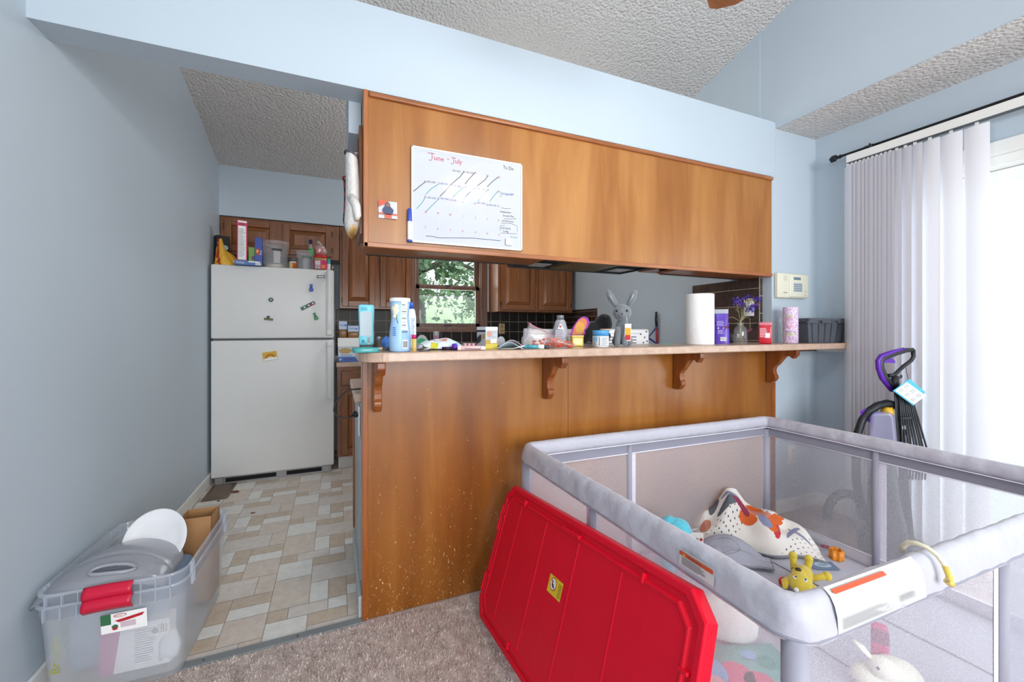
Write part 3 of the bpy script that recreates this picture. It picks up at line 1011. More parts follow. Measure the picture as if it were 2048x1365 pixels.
for x in (0.03, 0.75):
    g.box(x, x + 0.045, 0.0, 0.02, 0.004, 0.052, 0)
    g.lathe([(0.02, 0), (0.02, 0.012), (0.008, 0.014), (0.008, 0.03)], (x + 0.02, 0.05, 0), 10, 0)
g.build('base_grille', [FM, DARK], t)
g = G(); g.box(0.74, 0.80, 0.03, 0.09, fh - 0.012, fh + 0.012); g.build('hinge_cover', FW, t, bevel=0.004)
# ---------------------------------------------------------------- things on and on top of the refrigerator
FZ = -1  # local front is -y
def lines(g, O, R, U, x0, y0, x1, y1, n, m, seed=1, fill=0.5):
    """rows of small print"""
    r_ = random.Random(seed)
    s = (y1 - y0) / n
    for i in range(n):
        y = y1 - (i + 0.5) * s
        g.rect(O, R, U, x0, y - s * fill / 2, x0 + (x1 - x0) * r_.uniform(0.6, 1.0), y + s * fill / 2, m, 0.0007)
def barcode(g, O, R, U, x0, y0, x1, y1, mw, mk, vertical=False):
    g.rect(O, R, U, x0, y0, x1, y1, mw, 0.0006)
    n = 11
    for i in range(n):
        if i % 3 == 1:
            continue
        f0 = (i + 0.2) / n; f1 = f0 + (0.35 + 0.3 * (i % 2)) / n
        if vertical:
            g.rect(O, R, U, x0 + (x1 - x0) * 0.12, y0 + (y1 - y0) * f0, x1 - (x1 - x0) * 0.12, y0 + (y1 - y0) * f1, mk, 0.0009)
        else:
            g.rect(O, R, U, x0 + (x1 - x0) * f0, y0 + (y1 - y0) * 0.15, x0 + (x1 - x0) * f1, y1 - (y1 - y0) * 0.12, mk, 0.0009)
INK = M('black_ink', '1d1f22', 0.6, var=0)
PALE_INK = M('grey_small_print', '8d9093', 0.6, var=0)
PAPER = M('white_paper', 'eeeeec', 0.55, var=0.01)
RX, UZ = (1, 0, 0), (0, 0, 1)

def carton(name, label, cat, xl, xr, yt, Y, zb, depth, color, tilt=0.0, group=None, dx=0.0, mat=None):
    x, y, w_, h = spot(xl, xr, yt, Y, zb)
    t = thing(name, label, cat, (x + dx, y, zb), facing(x, y) + tilt, group)
    g = G(); g.box(-w_ / 2, w_ / 2, -depth / 2, depth / 2, 0, h)
    g.build('carton', mat or M(name + color, color, 0.4, var=0.02), t, bevel=0.0012)
    return t, w_, h, (-w_ / 2, -depth / 2, 0)

TOPF = fh + 0.001
t, w_, h, O = carton('cardboard_box', 'black printed box at the wall end on top of the refrigerator', 'box', 427, 455, 474, 3.86, TOPF, 0.12, '15161c', 0.3)
g = G(); g.disc(O, RX, UZ, w_ * 0.6, h * 0.62, 0.024, 0.02, 0); g.rect(O, RX, UZ, w_ * 0.75, h * 0.3, w_ * 0.9, h * 0.5, 1); g.build('print', [M('pale_green_print', '9fb8b6', 0.5), PAPER], t)

# yellow chip bag, slumped
x, y, w_, h = spot(424, 473, 478, 3.71, TOPF)
t = thing('snack_bag', 'crumpled yellow snack bag with red stripes on top of the refrigerator', 'bag', (x + 0.012, y + 0.015, TOPF), facing(x, y))
g = G()
def fn(u, v):
    a = 2 * PI * u
    cx_ = math.cos(a)
    top = h * (1.0 if cx_ < -0.55 else 1.0 - 0.42 * min(1, (cx_ + 0.55) / 0.6) - 0.12 * max(0, cx_))
    z = v * top
    k = (1 - 0.5 * v ** 3.0)
    xx = (w_ / 2) * math.cos(a) * (k if math.cos(a) > 0 else (1 - 0.45 * v)) - 0.008 * v
    yy = 0.045 * math.sin(a) * (1 - 0.85 * v ** 1.5)
    q = 1 + 0.07 * math.sin(9 * a + 5 * v) + 0.05 * math.sin(17 * a - 8 * v)
    return (xx * q, yy * q, z)
g.grid(fn, 40, 16, 0, mf=lambda u, v: 1 if (0.60 < u + 0.12 * v < 0.655 or (0.80 < u < 0.82 or 0.835 < u < 0.85) and 0.4 < v < 0.75) else (2 if 0.83 < u < 0.97 and 0.22 < v < 0.36 else 0))
g.build('pouch', [M('bag_yellow', 'd5a32e', 0.35, bmp=0.5, bs=30, bd=0.01, coat=0.3), M('bag_red', 'b3231c', 0.4), PAPER], t)

t, w_, h, O = carton('flat_carton', 'flat blue printed carton lying under the cereal box', 'box', 470, 524, 524.5, 3.70, TOPF, 0.17, '2f5f9e')
g = G(); g.text('Turkey', O, RX, UZ, 0.008, h * 0.3, h * 0.55, 0); g.rect(O, RX, UZ, w_ * 0.5, h * 0.62, w_ * 0.92, h * 0.9, 0); barcode(g, O, RX, UZ, w_ * 0.75, h * 0.08, w_ * 0.95, h * 0.55, 0, 1); g.build('lettering', [PAPER, INK], t)
FLT = TOPF + h + 0.001
t, w_, h, O = carton('cereal_box', 'tall pink cereal box standing side-on on top of the refrigerator', 'box', 473.5, 494, 442, 3.70, FLT, 0.05, 'c42a5c', 0.06)
g = G(); g.rect(O, RX, UZ, w_ * 0.12, 0.012, w_ * 0.88, h * 0.86, 0); g.rect(O, RX, UZ, w_ * 0.1, h * 0.94, w_ * 0.95, h * 0.985, 0)
g.text('1083', O, RX, UZ, w_ * 0.5, h * 0.885, 0.018, 1, cen=True)
lines(g, O, RX, UZ, w_ * 0.18, 0.03, w_ * 0.82, h * 0.8, 26, 2, 3, 0.35); g.rect(O, RX, UZ, w_ * 0.15, h * 0.7, w_ * 0.85, h * 0.705, 1, 0.001); g.rect(O, RX, UZ, w_ * 0.15, h * 0.4, w_ * 0.85, h * 0.404, 1, 0.001)
g.build('nutrition_panel', [PAPER, INK, PALE_INK], t)
t, w_, h, O = carton('small_carton', 'small lime green carton between pink and blue packages', 'box', 497, 511, 496, 3.76, FLT, 0.05, '7fae2c')
g = G(); barcode(g, O, RX, UZ, w_ * 0.4, h * 0.18, w_ * 0.95, h * 0.45, 0, 1); g.build('barcode', [PALE_INK, INK], t)
t, w_, h, O = carton('snack_carton', 'blue snack carton with a red and yellow badge on the refrigerator', 'box', 510, 525, 477, 3.71, FLT, 0.06, '24459c', -0.05)
g = G(); g.disc(O, RX, UZ, w_ * 0.42, h * 0.42, w_ * 0.30, h * 0.15, 0); g.disc(O, RX, UZ, w_ * 0.36, h * 0.44, w_ * 0.15, h * 0.07, 1, 0.0008); g.text('Rice', O, RX, UZ, w_ * 0.92, h * 0.3, 0.02, 2, rot=PI / 2)
g.build('badge_print', [M('badge_red', 'a8302a', 0.4), M('badge_yellow', 'e9b13c', 0.4), PAPER], t)

FROST = veil('frosted_plastic', 'eef1f5', 0.32, 0.2, 0.3, gloss=0.2)
FROST2 = veil('cloudy_clear_plastic', 'e4e9f0', 0.45, 0.25, 0.35, gloss=0.15)
x, y, w_, h = spot(523, 580, 486, 3.80, TOPF)
t = thing('plastic_bucket', 'large round clear plastic bucket on top of the refrigerator', 'bucket', (x, y - 0.02, TOPF), facing(x, y))
r = w_ / 2
g = G(); g.lathe([(r * 0.80, 0.0), (r * 0.82, 0.004), (r * 0.92, h * 0.86), (r * 0.93, h * 0.86), (r, h * 0.93), (r, h), (r * 0.97, h)], seg=36, cap=False); g.build('body', FROST, t)
g = G(); g.lathe([(r * 0.79, 0.003), (r * 0.80, h * 0.14), (0, h * 0.17)], seg=28, m=0); g.build('contents', M('oat_flour', 'cfc4b2', 0.8, var=0.06), t)
g = G(); g.patch((0, 0, 0), (r * 0.84, r * 0.9), -8, 22, h * 0.18, h * 0.62, 0, 0.002); g.patch((0, 0, 0), (r * 0.88, r * 0.89), -16, 30, h * 0.62, h * 0.70, 1, 0.002); g.build('sticker', [veil('sticker_white', 'e8e8ea', 0.85), veil('sticker_grey', '5d6069', 0.85)], t)

x, y, w_, h = spot(579, 594, 518, 3.72, TOPF)
t = thing('spice_jar', 'small amber spice jar with orange label on the refrigerator', 'jar', (x, y - 0.02, TOPF), facing(x, y))
r = w_ / 2
g = G(); g.lathe([(r, 0), (r, h * 0.62), (r * 0.85, h * 0.68)], seg=18); g.build('body', M('amber_spice', 'b3581c', 0.3), t)
g = G(); g.lathe([(r * 0.9, h * 0.68), (r * 0.9, h * 0.97), (r * 0.8, h)], seg=18); g.build('lid', M('dark_grey_lid', '5a5552', 0.4), t)
g = G(); g.patch((0, 0, 0), r, -70, -10, h * 0.02, h * 0.58, 0); g.patch((0, 0, 0), r, -60, 60, h * 0.58, h * 0.66, 1, 0.001); g.build('paper_label', [M('cream_label', 'dcc27a', 0.5), PAPER], t)

def tub(name, label, xl, xr, yt, Y, zb, mat, taper=0.82):
    x, y, w_, h = spot(xl, xr, yt, Y, zb)
    t = thing(name, label, 'tub', (x, y, zb), facing(x, y))
    r = w_ / 2
    g = G(); g.lathe([(r * taper, 0), (r * taper + 0.001, 0.004), (r * 0.96, h * 0.93), (r, h * 0.94), (r, h), (r * 0.95, h)], seg=28, cap=False)
    g.build('body', mat, t)
    return t, r, h
t, r, h = tub('deli_tub', 'clear deli tub with a green-lidded jar inside on the refrigerator', 592, 628, 503, 3.74, TOPF, FROST)
g = G(); g.lathe([(r * 0.5, 0.002), (r * 0.5, h * 0.62)], (0.012, 0, 0), 18, 0); g.lathe([(r * 0.55, h * 0.62), (r * 0.55, h * 0.74)], (0.012, 0, 0), 18, 1); g.build('inner_jar', [M('inner_white', 'b9bcc0', 0.4), M('inner_green_lid', '3f7d55', 0.4)], t)
x, y, w_, h = spot(614, 629, 480, 3.93, TOPF)
t = thing('soda_bottle', 'green-labelled clear bottle with dark blue cap behind the deli tub', 'bottle', (x, y, TOPF), facing(x, y))
r = w_ / 2
g = G(); g.lathe([(r, 0), (r, h * 0.6), (r * 0.5, h * 0.82), (r * 0.34, h * 0.87), (r * 0.34, h * 0.9)], seg=20); g.build('body', FROST, t)
g = G(); g.lathe([(r * 0.42, h * 0.88), (r * 0.42, h)], seg=16); g.build('cap', M('navy_cap', '22265c', 0.4), t)
g = G(); g.lathe([(r * 1.02, h * 0.45), (r * 1.0, h * 0.62), (r * 0.8, h * 0.72)], seg=20, cap=False); g.build('paper_label', M('green_label', '2f9a48', 0.4), t)

x, y, w_, h = spot(627.5, 654, 513, 3.70, TOPF)
t = thing('snack_jar', 'square-shouldered pink-labelled jar with red lid on the refrigerator', 'jar', (x, y, TOPF), facing(x, y))
r = w_ / 2
g = G(); g.lathe([(r, 0), (r, h * 0.7), (r * 0.96, h * 0.84)], seg=28, power=0.6); g.build('body', M('tan_snack', 'a98d58', 0.35), t)
g = G(); g.lathe([(r * 0.99, h * 0.84), (r * 0.99, h), (r * 0.93, h * 1.03)], seg=28, power=0.7); g.build('lid', M('red_lid', 'cf1f28', 0.4), t)
g = G(); g.lathe([(r * 1.01, 0.003), (r * 1.01, h * 0.66)], seg=28, power=0.6, cap=False, m=0)
yy = -r * 1.015
g.box(-r * 0.8, 0.0, yy, yy + 0.002, h * 0.3, h * 0.62, 1); barcode(g, (-r * 0.8, yy, 0), RX, UZ, 0.0, h * 0.04, r * 0.75, h * 0.26, 1, 2); g.disc((0, yy, 0), RX, UZ, r * 0.45, h * 0.2, r * 0.35, h * 0.14, 3)
g.build('paper_label', [M('magenta_label', 'c42a62', 0.4), M('label_grey', 'c9c6c6', 0.5), INK, M('label_orange', 'd6722e', 0.4)], t)
SJT = TOPF + h * 1.03
x, y, w_, h = spot(628, 653, 486, 3.70, SJT)
t = thing('candy_bag', 'clear bag of red and white sweets on top of the red-lidded jar', 'bag', (x, y, SJT + 0.001), facing(x, y))
g = G(); g.ball((0, 0, h * 0.42), w_ / 2, 0.03, h * 0.42, 0, 20, 12, wob=0.12, seed=5); g.build('pouch', veil('clear_bag', 'efe6e4', 0.45, 0.2, 0.3, gloss=0.3), t)
g = G(); g.ball((-0.01, 0, h * 0.36), w_ * 0.36, 0.024, h * 0.34, 0, 14, 8, wob=0.1, seed=2); g.build('sweets', M('red_sweets', 'cf3830', 0.5, var=0.5, vs=90), t)
g = G(); g.tube([(0.005, 0, h * 0.8), (0.0, 0, h * 0.95), (-0.02, 0, h * 1.05)], [0.012, 0.006, 0.014], 8, 0); g.build('knot', veil('bag_knot', 'e8e2e0', 0.7), t)

x, y, w_, h = spot(653, 661, 519, 3.75, TOPF)
t = thing('spray_can', 'small white and turquoise can beside the pink jar', 'can', (x, y, TOPF), facing(x, y))
g = G(); g.lathe([(w_ / 2, 0), (w_ / 2, h * 0.6), (w_ / 2, h * 0.6), (w_ / 2 * 0.95, h)], seg=16, mf=lambda k: 0 if k < 1 else 1); g.build('body', [PAPER, M('turquoise', '3fb3b5', 0.4)], t)
x, y, w_, h = spot(659, 669, 525, 3.78, TOPF)
o = G().ball((0, 0, 0.03), w_ / 2 + 0.004, 0.02, 0.03, 0, 14, 10, wob=0.25, seed=8).build('foil_packet', M('crumpled_foil', '6d6a68', 0.25, 0.7, var=0.4, vs=60, bmp=1, bs=60))
tag(o, 'crumpled dark foil packet at the right edge of the refrigerator top', 'packet'); o.location = (x - 0.008, y, TOPF)

# magnets on the refrigerator doors
ym = fy - 0.0005
def magnet(name, label, cat, px, py, fn, rot=0.0):
    p = at(px, py, Y=fy)
    t = thing(name, label, cat, (p.x, ym, p.z))
    fn(t)
    t.rotation_euler = (0, rot, 0)
    return t
def clip(color):
    def f(t):
        g = G()
        pts = [(-0.012, -0.032), (0.012, -0.032), (0.018, -0.018), (0.008, 0.004), (0.011, 0.03), (-0.011, 0.03), (-0.008, 0.004), (-0.018, -0.018)]
        g.prism([(a * 0.95, b * 0.95) for a, b in pts], lambda a, b, q: (a, q, b), -0.012, 0)
        g.build('jaw', M('clip' + color, color, 0.35), t, bevel=0.003)
        g = G(); g.tube([(-0.008, -0.014, 0.0), (0.008, -0.014, 0.0)], 0.004, 8); g.build('spring', M('clip_dark' + color, color, 0.6), t)
    return f
magnet('magnetic_clip', 'blue magnetic clip near the top right of the freezer door', 'clip', 622.5, 576, clip('2342a8'))
magnet('magnetic_clip', 'tilted green magnetic clip below the strip magnet', 'clip', 631, 633, clip('137a3a'), -0.35)
def f(t):
    g = G(); g.lathe([(0.0165, 0), (0.0165, 0.005), (0.012, 0.007)], seg=20, m=0); g.lathe([(0.008, 0.007), (0.008, 0.0078)], seg=16, m=1)
    o = g.build('disc', [M('dark_green_rim', '3d5a4c', 0.4), M('grey_green', '8aa396', 0.4)], t); o.rotation_euler = (PI / 2, 0, 0)
magnet('round_magnet', 'small round grey-green magnet on the freezer door', 'magnet', 542, 600, f)
def f(t):
    g = G(); g.box(-0.03, 0.03, -0.006, 0, -0.012, 0.004, 0); g.box(-0.03, 0.03, -0.0065, 0, -0.012, -0.004, 1); g.lathe([(0.011, 0), (0.011, 0.006)], (0, 0, 0), 14, 2)
    n = 28
    for i in range(len(g.v) - n, len(g.v)):
        a, b, c_ = g.v[i]; g.v[i] = (a - 0.004, -c_, b + 0.012)
    g.build('plate', [M('magnet_rust', '7a4a2c', 0.5), M('magnet_green', '3f7a45', 0.5), M('magnet_dark_green', '2d4a33', 0.5)], t, bevel=0.001)
magnet('souvenir_magnet', 'small green and brown souvenir magnet at the middle of the freezer door', 'magnet', 537.5, 638, f, 0.1)
def f(t):
    g = G(); g.box(-0.056, 0.056, -0.003, 0, -0.014, 0.014, 0)
    O = (-0.056, -0.003, -0.014)
    g.rect(O, RX, UZ, 0.003, 0.003, 0.055, 0.025, 1); g.rect(O, RX, UZ, 0.06, 0.003, 0.108, 0.018, 2)
    for k in range(6):
        g.disc(O, RX, UZ, 0.012 + k * 0.017, 0.012 + 0.003 * (k % 2), 0.006, 0.006, 3 if k % 2 else 0, 0.001)
    g.build('strip', [M('strip_black', '23252b', 0.4), M('strip_green', '2f7a5c', 0.4), M('strip_red', 'a4353c', 0.4), PAPER], t)
magnet('strip_magnet', 'tilted rectangular picture magnet between two clips', 'magnet', 616, 612, f, -0.52)
def f(t):
    g = G(); g.box(-0.048, 0.048, -0.003, 0, -0.033, 0.033, 0)
    O = (-0.048, -0.003, -0.033)
    g.poly(O, RX, UZ, [(0.002, 0.002), (0.094, 0.002), (0.094, 0.02), (0.05, 0.024), (0.002, 0.014)], 1)
    for q, rr in enumerate((0.026, 0.019)):
        g.stroke(O, RX, UZ, [(0.048 + (rr + 0.006) * math.cos(a), 0.02 + rr * math.sin(a)) for a in [PI * k / 12 for k in range(13)]], 0.005, 2)
    g.build('card', [M('card_yellow', 'd4a62a', 0.45), PAPER, M('card_brown', 'a5561c', 0.5)], t)
magnet('picture_magnet', 'yellow picture magnet on the lower refrigerator door', 'magnet', 540, 712.5, f, -0.14)

# floor register, torn vinyl bits
p = at(440, 985, Z=0)
t = thing('floor_register', 'brown metal floor vent in front of the refrigerator', 'vent', (p.x, p.y, 0.001))
g = G()
g.box(-0.075, 0.075, -0.15, 0.15, 0, 0.006, 0)
for k in range(12):
    g.box(-0.05, 0.05, -0.125 + k * 0.021, -0.125 + k * 0.021 + 0.007, 0.006, 0.009, 1)
g.build('grille', [M('brown_grille', '75655a', 0.45, 0.4), M('brown_slat', '8c7a6e', 0.4, 0.4)], t, bevel=0.001)
for (px, py, s_, lb) in ((470, 985, 0.035, 'torn brown flake of vinyl beside the floor vent'), (437, 1003, 0.012, 'tiny brown crumb below the floor vent'), (506, 1027, 0.012, 'tiny brown crumb in the middle of the vinyl floor')):
    p = at(px, py, Z=0)
    r_ = random.Random(px)
    g = G(); n = 9
    pts = [(s_ * r_.uniform(0.45, 1) * math.cos(2 * PI * k / n) * 1.2, s_ * r_.uniform(0.3, 0.9) * math.sin(2 * PI * k / n)) for k in range(n)]
    g.prism(pts, lambda a, b, q: (a, b, q), 0, 0.003)
    o = g.build('vinyl_flake', M('torn_brown', '6d4a36', 0.8)); tag(o, lb, 'scrap', 'torn scraps on the vinyl floor'); o.location = (p.x, p.y, 0.0005)

# ---------------------------------------------------------------- things on the far kitchen counter
KC = 0.879
p = at(700, 700, Y=3.80)
x, y, w_, h = spot(677, 724, 694, 3.78, KC)
t = thing('baby_food_carton', 'blue and white baby food carton at the bottom of the stack', 'box', (x, y, KC), facing(x, y))
g = G(); g.box(-w_ / 2, w_ / 2, -0.06, 0.06, 0, h, 0); g.build('carton', M('pack_blue', '3f6fb8', 0.4), t, bevel=0.002)
O = (-w_ / 2, -0.06, 0); g = G(); g.rect(O, RX, UZ, 0, h * 0.35, w_, h, 0); g.disc(O, RX, UZ, w_ * 0.3, h * 0.75, 0.05, h * 0.2, 1, 0.0008); g.text('Gerber', O, RX, UZ, 0.02, h * 0.38, 0.03, 2); g.disc(O, RX, UZ, 0.018, h * 0.16, 0.008, 0.008, 0, 0.001); lines(g, O, RX, UZ, 0.04, h * 0.08, w_ * 0.9, h * 0.28, 2, 3)
g.build('lettering', [M('pack_pale', 'c9d6e4', 0.5), M('cookie_print', 'b89c66', 0.5), M('pack_text_blue', '2d5cae', 0.5), M('purple_ink', '4a3f8f', 0.5)], t)
z1 = KC + h + 0.001
x, y, w_, h = spot(676, 722, 676, 3.78, z1)
t = thing('white_carton', 'plain white carton in the middle of the baby food stack', 'box', (x, y, z1), facing(x, y))
g = G(); g.box(-w_ / 2, w_ / 2, -0.06, 0.06, 0, h); g.build('carton', PAPER, t, bevel=0.002)
z2 = z1 + h + 0.001
for k, (a, b, c_, yy, lb) in enumerate(((678, 694, 643, 3.80, 'left baby food cup pack on top of the white carton'), (696, 717, 652, 3.76, 'right baby food cup pack on top of the white carton'))):
    x, y, w_, h = spot(a, b, c_, yy, z2)
    t = thing('baby_food_pack', lb, 'pack', (x, y, z2), facing(x, y), 'baby food packs beside the refrigerator')
    g = G(); g.rbox(-w_ / 2, w_ / 2, -0.03, 0.03, 0, h * 0.5, 0.008, 0); g.build('cup', M('brown_puree', '8a6230', 0.3), t)
    g = G(); g.box(-w_ / 2, w_ / 2, -0.032, 0.032, h * 0.5, h, 0); O = (-w_ / 2, -0.032, 0)
    g.text('Gerber', O, RX, UZ, 0.006, h * 0.7, h * 0.2, 1); g.disc(O, RX, UZ, w_ * 0.8, h * 0.75, 0.007, 0.007, 1); g.build('sleeve', [M('pack_lightblue', 'b7c9e2', 0.5), M('pack_text_blue', '2d5cae', 0.5)], t)

# sink-side bits seen over the bar
x, y, w_, h = spot(749, 767, 674, 3.9, KC)
t = thing('steel_cup', 'small steel cup on the far counter left of the blue container', 'cup', (x, y, KC), 0)
g = G(); g.lathe([(w_ * 0.38, 0), (w_ * 0.4, h * 0.7), (w_ * 0.5, h * 0.75), (w_ * 0.5, h)], seg=20, cap=False); g.build('bowl', CHROME, t)
x, y, w_, h = spot(866, 879, 663, 3.95, KC)
t = thing('clear_glass', 'clear drinking glass with pink print on the far counter', 'glass', (x, y, KC), facing(x, y))
g = G(); g.lathe([(w_ * 0.4, 0), (w_ * 0.5, h)], seg=20, cap=False); g.patch((0, 0, 0), (w_ * 0.41, w_ * 0.49), -40, 40, h * 0.35, h * 0.85, 1, 0.001); g.build('body', [FROST, veil('pink_print', 'c77aa4', 0.6)], t)
x, y, w_, h = spot(830, 858, 670, 3.9, KC)
t = thing('jar_cover', 'upright round clear lid with green print on the far counter', 'lid', (x, y, KC), facing(x, y))
g = G(); g.disc((0, 0, 0), RX, UZ, 0, h * 0.5, w_ / 2, h / 2, 0, 0.003); g.disc((0, 0, 0), RX, UZ, -0.005, h * 0.72, w_ * 0.3, h * 0.14, 1, 0.006); o = g.build('disc', [FROST2, M('lid_green', '3dbb7f', 0.5)], t, solid=0.002)
x, y, w_, h = spot(988, 1009, 675, 3.4, 0.95)
x, y, w_, h = spot(1000, 1008, 655, 4.28, 1.0)
t = thing('wall_outlet', 'ivory power outlet on the tiles right of the kitchen window', 'outlet', (x, YB - 0.0102, 1.10), 0)
g = G(); g.rbox(-0.036, 0.036, -0.005, 0, 0, 0.115, 0.002, 0); g.box(-0.016, 0.016, -0.008, -0.004, 0.02, 0.05, 1); g.box(-0.016, 0.016, -0.008, -0.004, 0.065, 0.095, 1); g.build('plate', [M('ivory_plate', 'c2b083', 0.4), M('ivory_dark', 'a3936a', 0.4)], t)
o = G()
# knife and purple spatula by the right kitchen wall
p = at(1313, 655, X=XK - 0.02)
t = thing('long_handled_tool', 'black and red handled tool hanging on the blue kitchen wall', 'tool', (XK - 0.001, p.y, at(1313, 700, X=XK - 0.02).z), 0)
dz = at(1313, 624, X=XK - 0.02).z - at(1313, 700, X=XK - 0.02).z
g = G(); g.tube([(-0.018, 0, dz * 0.55), (-0.022, 0, dz * 0.8), (-0.022, 0, dz)], [0.010, 0.012, 0.009], 10, 0); g.build('grip', BLACK, t)
g = G(); g.tube([(-0.018, 0, dz * 0.58), (-0.014, 0, dz * 0.3), (-0.014, 0, 0)], [0.011, 0.010, 0.006], 10, 0); g.build('blade_guard', M('tool_red', 'a3202c', 0.4), t)
g = G(); g.box(-0.012, 0, -0.01, 0.01, dz * 0.5, dz * 0.56); g.build('hook', CHROME, t)
t = thing('spatula', 'purple spatula leaning behind the white range', 'spatula', (2.42, 2.30, 0.879), 0)
a = at(1296, 676, Y=2.32); b = at(1313, 655, Y=2.40)
g = G(); g.tube([Vector((0, 0, 0)), a - Vector((2.42, 2.30, 0.879)), b - Vector((2.42, 2.30, 0.879))], [0.006, 0.012, 0.016], 10, 0, flat=0.4); g.build('handle', M('deep_purple', '3b2484', 0.4), t)
# ---------------------------------------------------------------- on the hanging cabinet and the wall beside it
YW = YP - 0.0025          # face of the cabinet panel
def bp(u, v):             # whiteboard crop coordinates -> metres on the board, from its lower left corner
    p = at(820 + u / 5.9333, 280 + v / 5.935, Y=YW - 0.012)
    return (p.x, p.z)
TL, TR, BR_, BL = bp(15, 62), bp(1333, 285), bp(1333, 1318), bp(17, 1212)
bx0, bx1 = (TL[0] + BL[0]) / 2, (TR[0] + BR_[0]) / 2
bz0, bz1 = (BL[1] + BR_[1]) / 2, (TL[1] + TR[1]) / 2
t = thing('whiteboard', 'magnetic whiteboard calendar headed June - July with handwritten notes', 'whiteboard', (bx0, YW, bz0))
BW, BH = bx1 - bx0, bz1 - bz0
g = G(); g.box(0, BW, -0.008, 0, 0, BH); bd = g.build('board', M('whiteboard_enamel', 'c2c6cd', 0.07, var=0, spec=0.35), t)
g = G()
for a in ((0, BW, -0.012, 0, 0, 0.007), (0, BW, -0.012, 0, BH - 0.007, BH), (0, 0.006, -0.012, 0, 0, BH), (BW - 0.006, BW, -0.012, 0, 0, BH)):
    g.box(*a)
g.build('frame', M('white_frame', 'f2f2f2', 0.35), t, bevel=0.001)
O = (0, -0.008, 0)
def q(u, v):
    a, b = bp(u, v)
    return (a - bx0) , (b - bz0)
gl = G()
for u in (195, 348, 497, 645, 788, 930, 1070):
    a, b = q(u, 700)
    gl.rect(O, RX, UZ, a - 0.0004, 0.02, a + 0.0004, BH - 0.075, 0)
for v in (62 + 200, 460, 650, 840, 1010, 1150):
    b = BH * (1 - (v - 62) / 1150)
    gl.rect(O, RX, UZ, 0.012, b - 0.0004, q(1070, 700)[0], b + 0.0004, 0)
for k in range(7):
    gl.rect(O, RX, UZ, 0.02 + k * 0.075, BH * 0.835, 0.05 + k * 0.075, BH * 0.84, 0)
gl.rect(O, RX, UZ, 0.015, BH - 0.016, BW - 0.012, BH - 0.0152, 1); gl.rect(O, RX, UZ, 0.02, BH - 0.035, 0.055, BH - 0.031, 0)
gl.build('printed_grid', [M('pale_grid', 'c3c9d4', 0.4, var=0), M('blue_rule', '9fb2d4', 0.4, var=0)], bd)
gw_scale = 1.5
RED, BLK, BLU, TEAL = 'marker_red marker_black marker_blue marker_teal'.split()
inks = [M(RED, 'b32a50', 0.5, var=0), M(BLK, '15161b', 0.5, var=0), M(BLU, '2f3a8f', 0.5, var=0), M(TEAL, '2f8f8d', 0.5, var=0), M('marker_navy', '2c4169', 0.5, var=0)]
gw = G()
def tx(s, u, v, size, m, sx=0.9, rot=0.0):
    a, b = q(u, v)
    gw.text(s, O, RX, UZ, a, b, size, m, sx=sx, rot=rot)
a, b = q(212, 150)
gw.stroke(O, RX, UZ, [(a, b), (a + 0.028, b + 0.001)], 0.0022, 0); gw.stroke(O, RX, UZ, [(a + 0.018, b), (a + 0.019, b - 0.02), (a + 0.013, b - 0.03), (a + 0.004, b - 0.027)], 0.0022, 0)
tx('une', 283, 232, 0.030, 0, 1.0, -0.02); tx('-', 440, 240, 0.03, 0, 1.1)
a, b = q(490, 205)
gw.stroke(O, RX, UZ, [(a, b), (a + 0.022, b + 0.0)], 0.0022, 0); gw.stroke(O, RX, UZ, [(a + 0.012, b), (a + 0.012, b - 0.02), (a + 0.006, b - 0.028), (a - 0.002, b - 0.024)], 0.0022, 0)
tx('uly', 535, 273, 0.030, 0, 0.9, -0.02)
tx('To Do', 1108, 340, 0.021, 1)
for s, u, v in (('430-1030', 503, 368), ('430-1030', 665, 388), ('430-1030', 203, 500), ('630-1030', 362, 522), ('430-1030', 508, 548), ('430-1030', 655, 565), ('430-1030', 800, 585), ('430-1030', 208, 690), ('430-1030', 362, 700), ('430-1030', 510, 722), ('430-1030', 800, 752), ('430-1030', 938, 778)):
    tx(s, u, v, 0.0105, 2 if v > 500 else 1)
for s, u, v in (('10', 628, 385), ('11', 775, 400), ('12', 905, 425), ('13', 1050, 450), ('14', 168, 498), ('15', 328, 520), ('16', 480, 545), ('17', 625, 562), ('18', 770, 582), ('19', 915, 600), ('20', 1045, 620), ('21', 168, 680), ('22', 325, 700), ('23', 475, 720), ('24', 612, 745), ('25', 762, 762), ('26', 905, 778), ('27', 1040, 795), ('28', 175, 862), ('29', 320, 880), ('30', 465, 897), ('1', 625, 915), ('2', 775, 932), ('3', 915, 948), ('4', 1048, 962), ('5', 178, 1045), ('6', 325, 1065), ('7', 475, 1080), ('8', 622, 1092), ('9', 775, 1108), ('10', 905, 1120), ('11', 1045, 1135)):
    tx(s, u, v, 0.0125, 0, 0.8)
for pts, m in (([(645, 370), (600, 430), (480, 535), (420, 605), (355, 670)], 1), ([(780, 380), (700, 465), (655, 522)], 1), ([(930, 420), (895, 470), (795, 548)], 1), ([(1055, 435), (985, 488), (920, 555)], 1),
               ([(190, 490), (120, 545), (42, 608)], 1), ([(345, 520), (250, 580), (190, 645)], 3), ([(630, 565), (560, 630), (510, 678)], 3), ([(780, 565), (690, 640), (630, 708)], 2), ([(925, 592), (860, 665), (812, 725)], 3), ([(1050, 605), (995, 665), (950, 728)], 3),
               ([(190, 670), (140, 750), (80, 815)], 3), ([(350, 690), (260, 780), (200, 840)], 3)):
    gw.stroke(O, RX, UZ, [q(*p_) for p_ in pts], 0.0026, m)
gw.stroke(O, RX, UZ, [q(*p_) for p_ in ((190, 1140), (270, 1145), (350, 1162), (500, 1162), (750, 1165), (930, 1182), (1078, 1197))], 0.0022, 4)
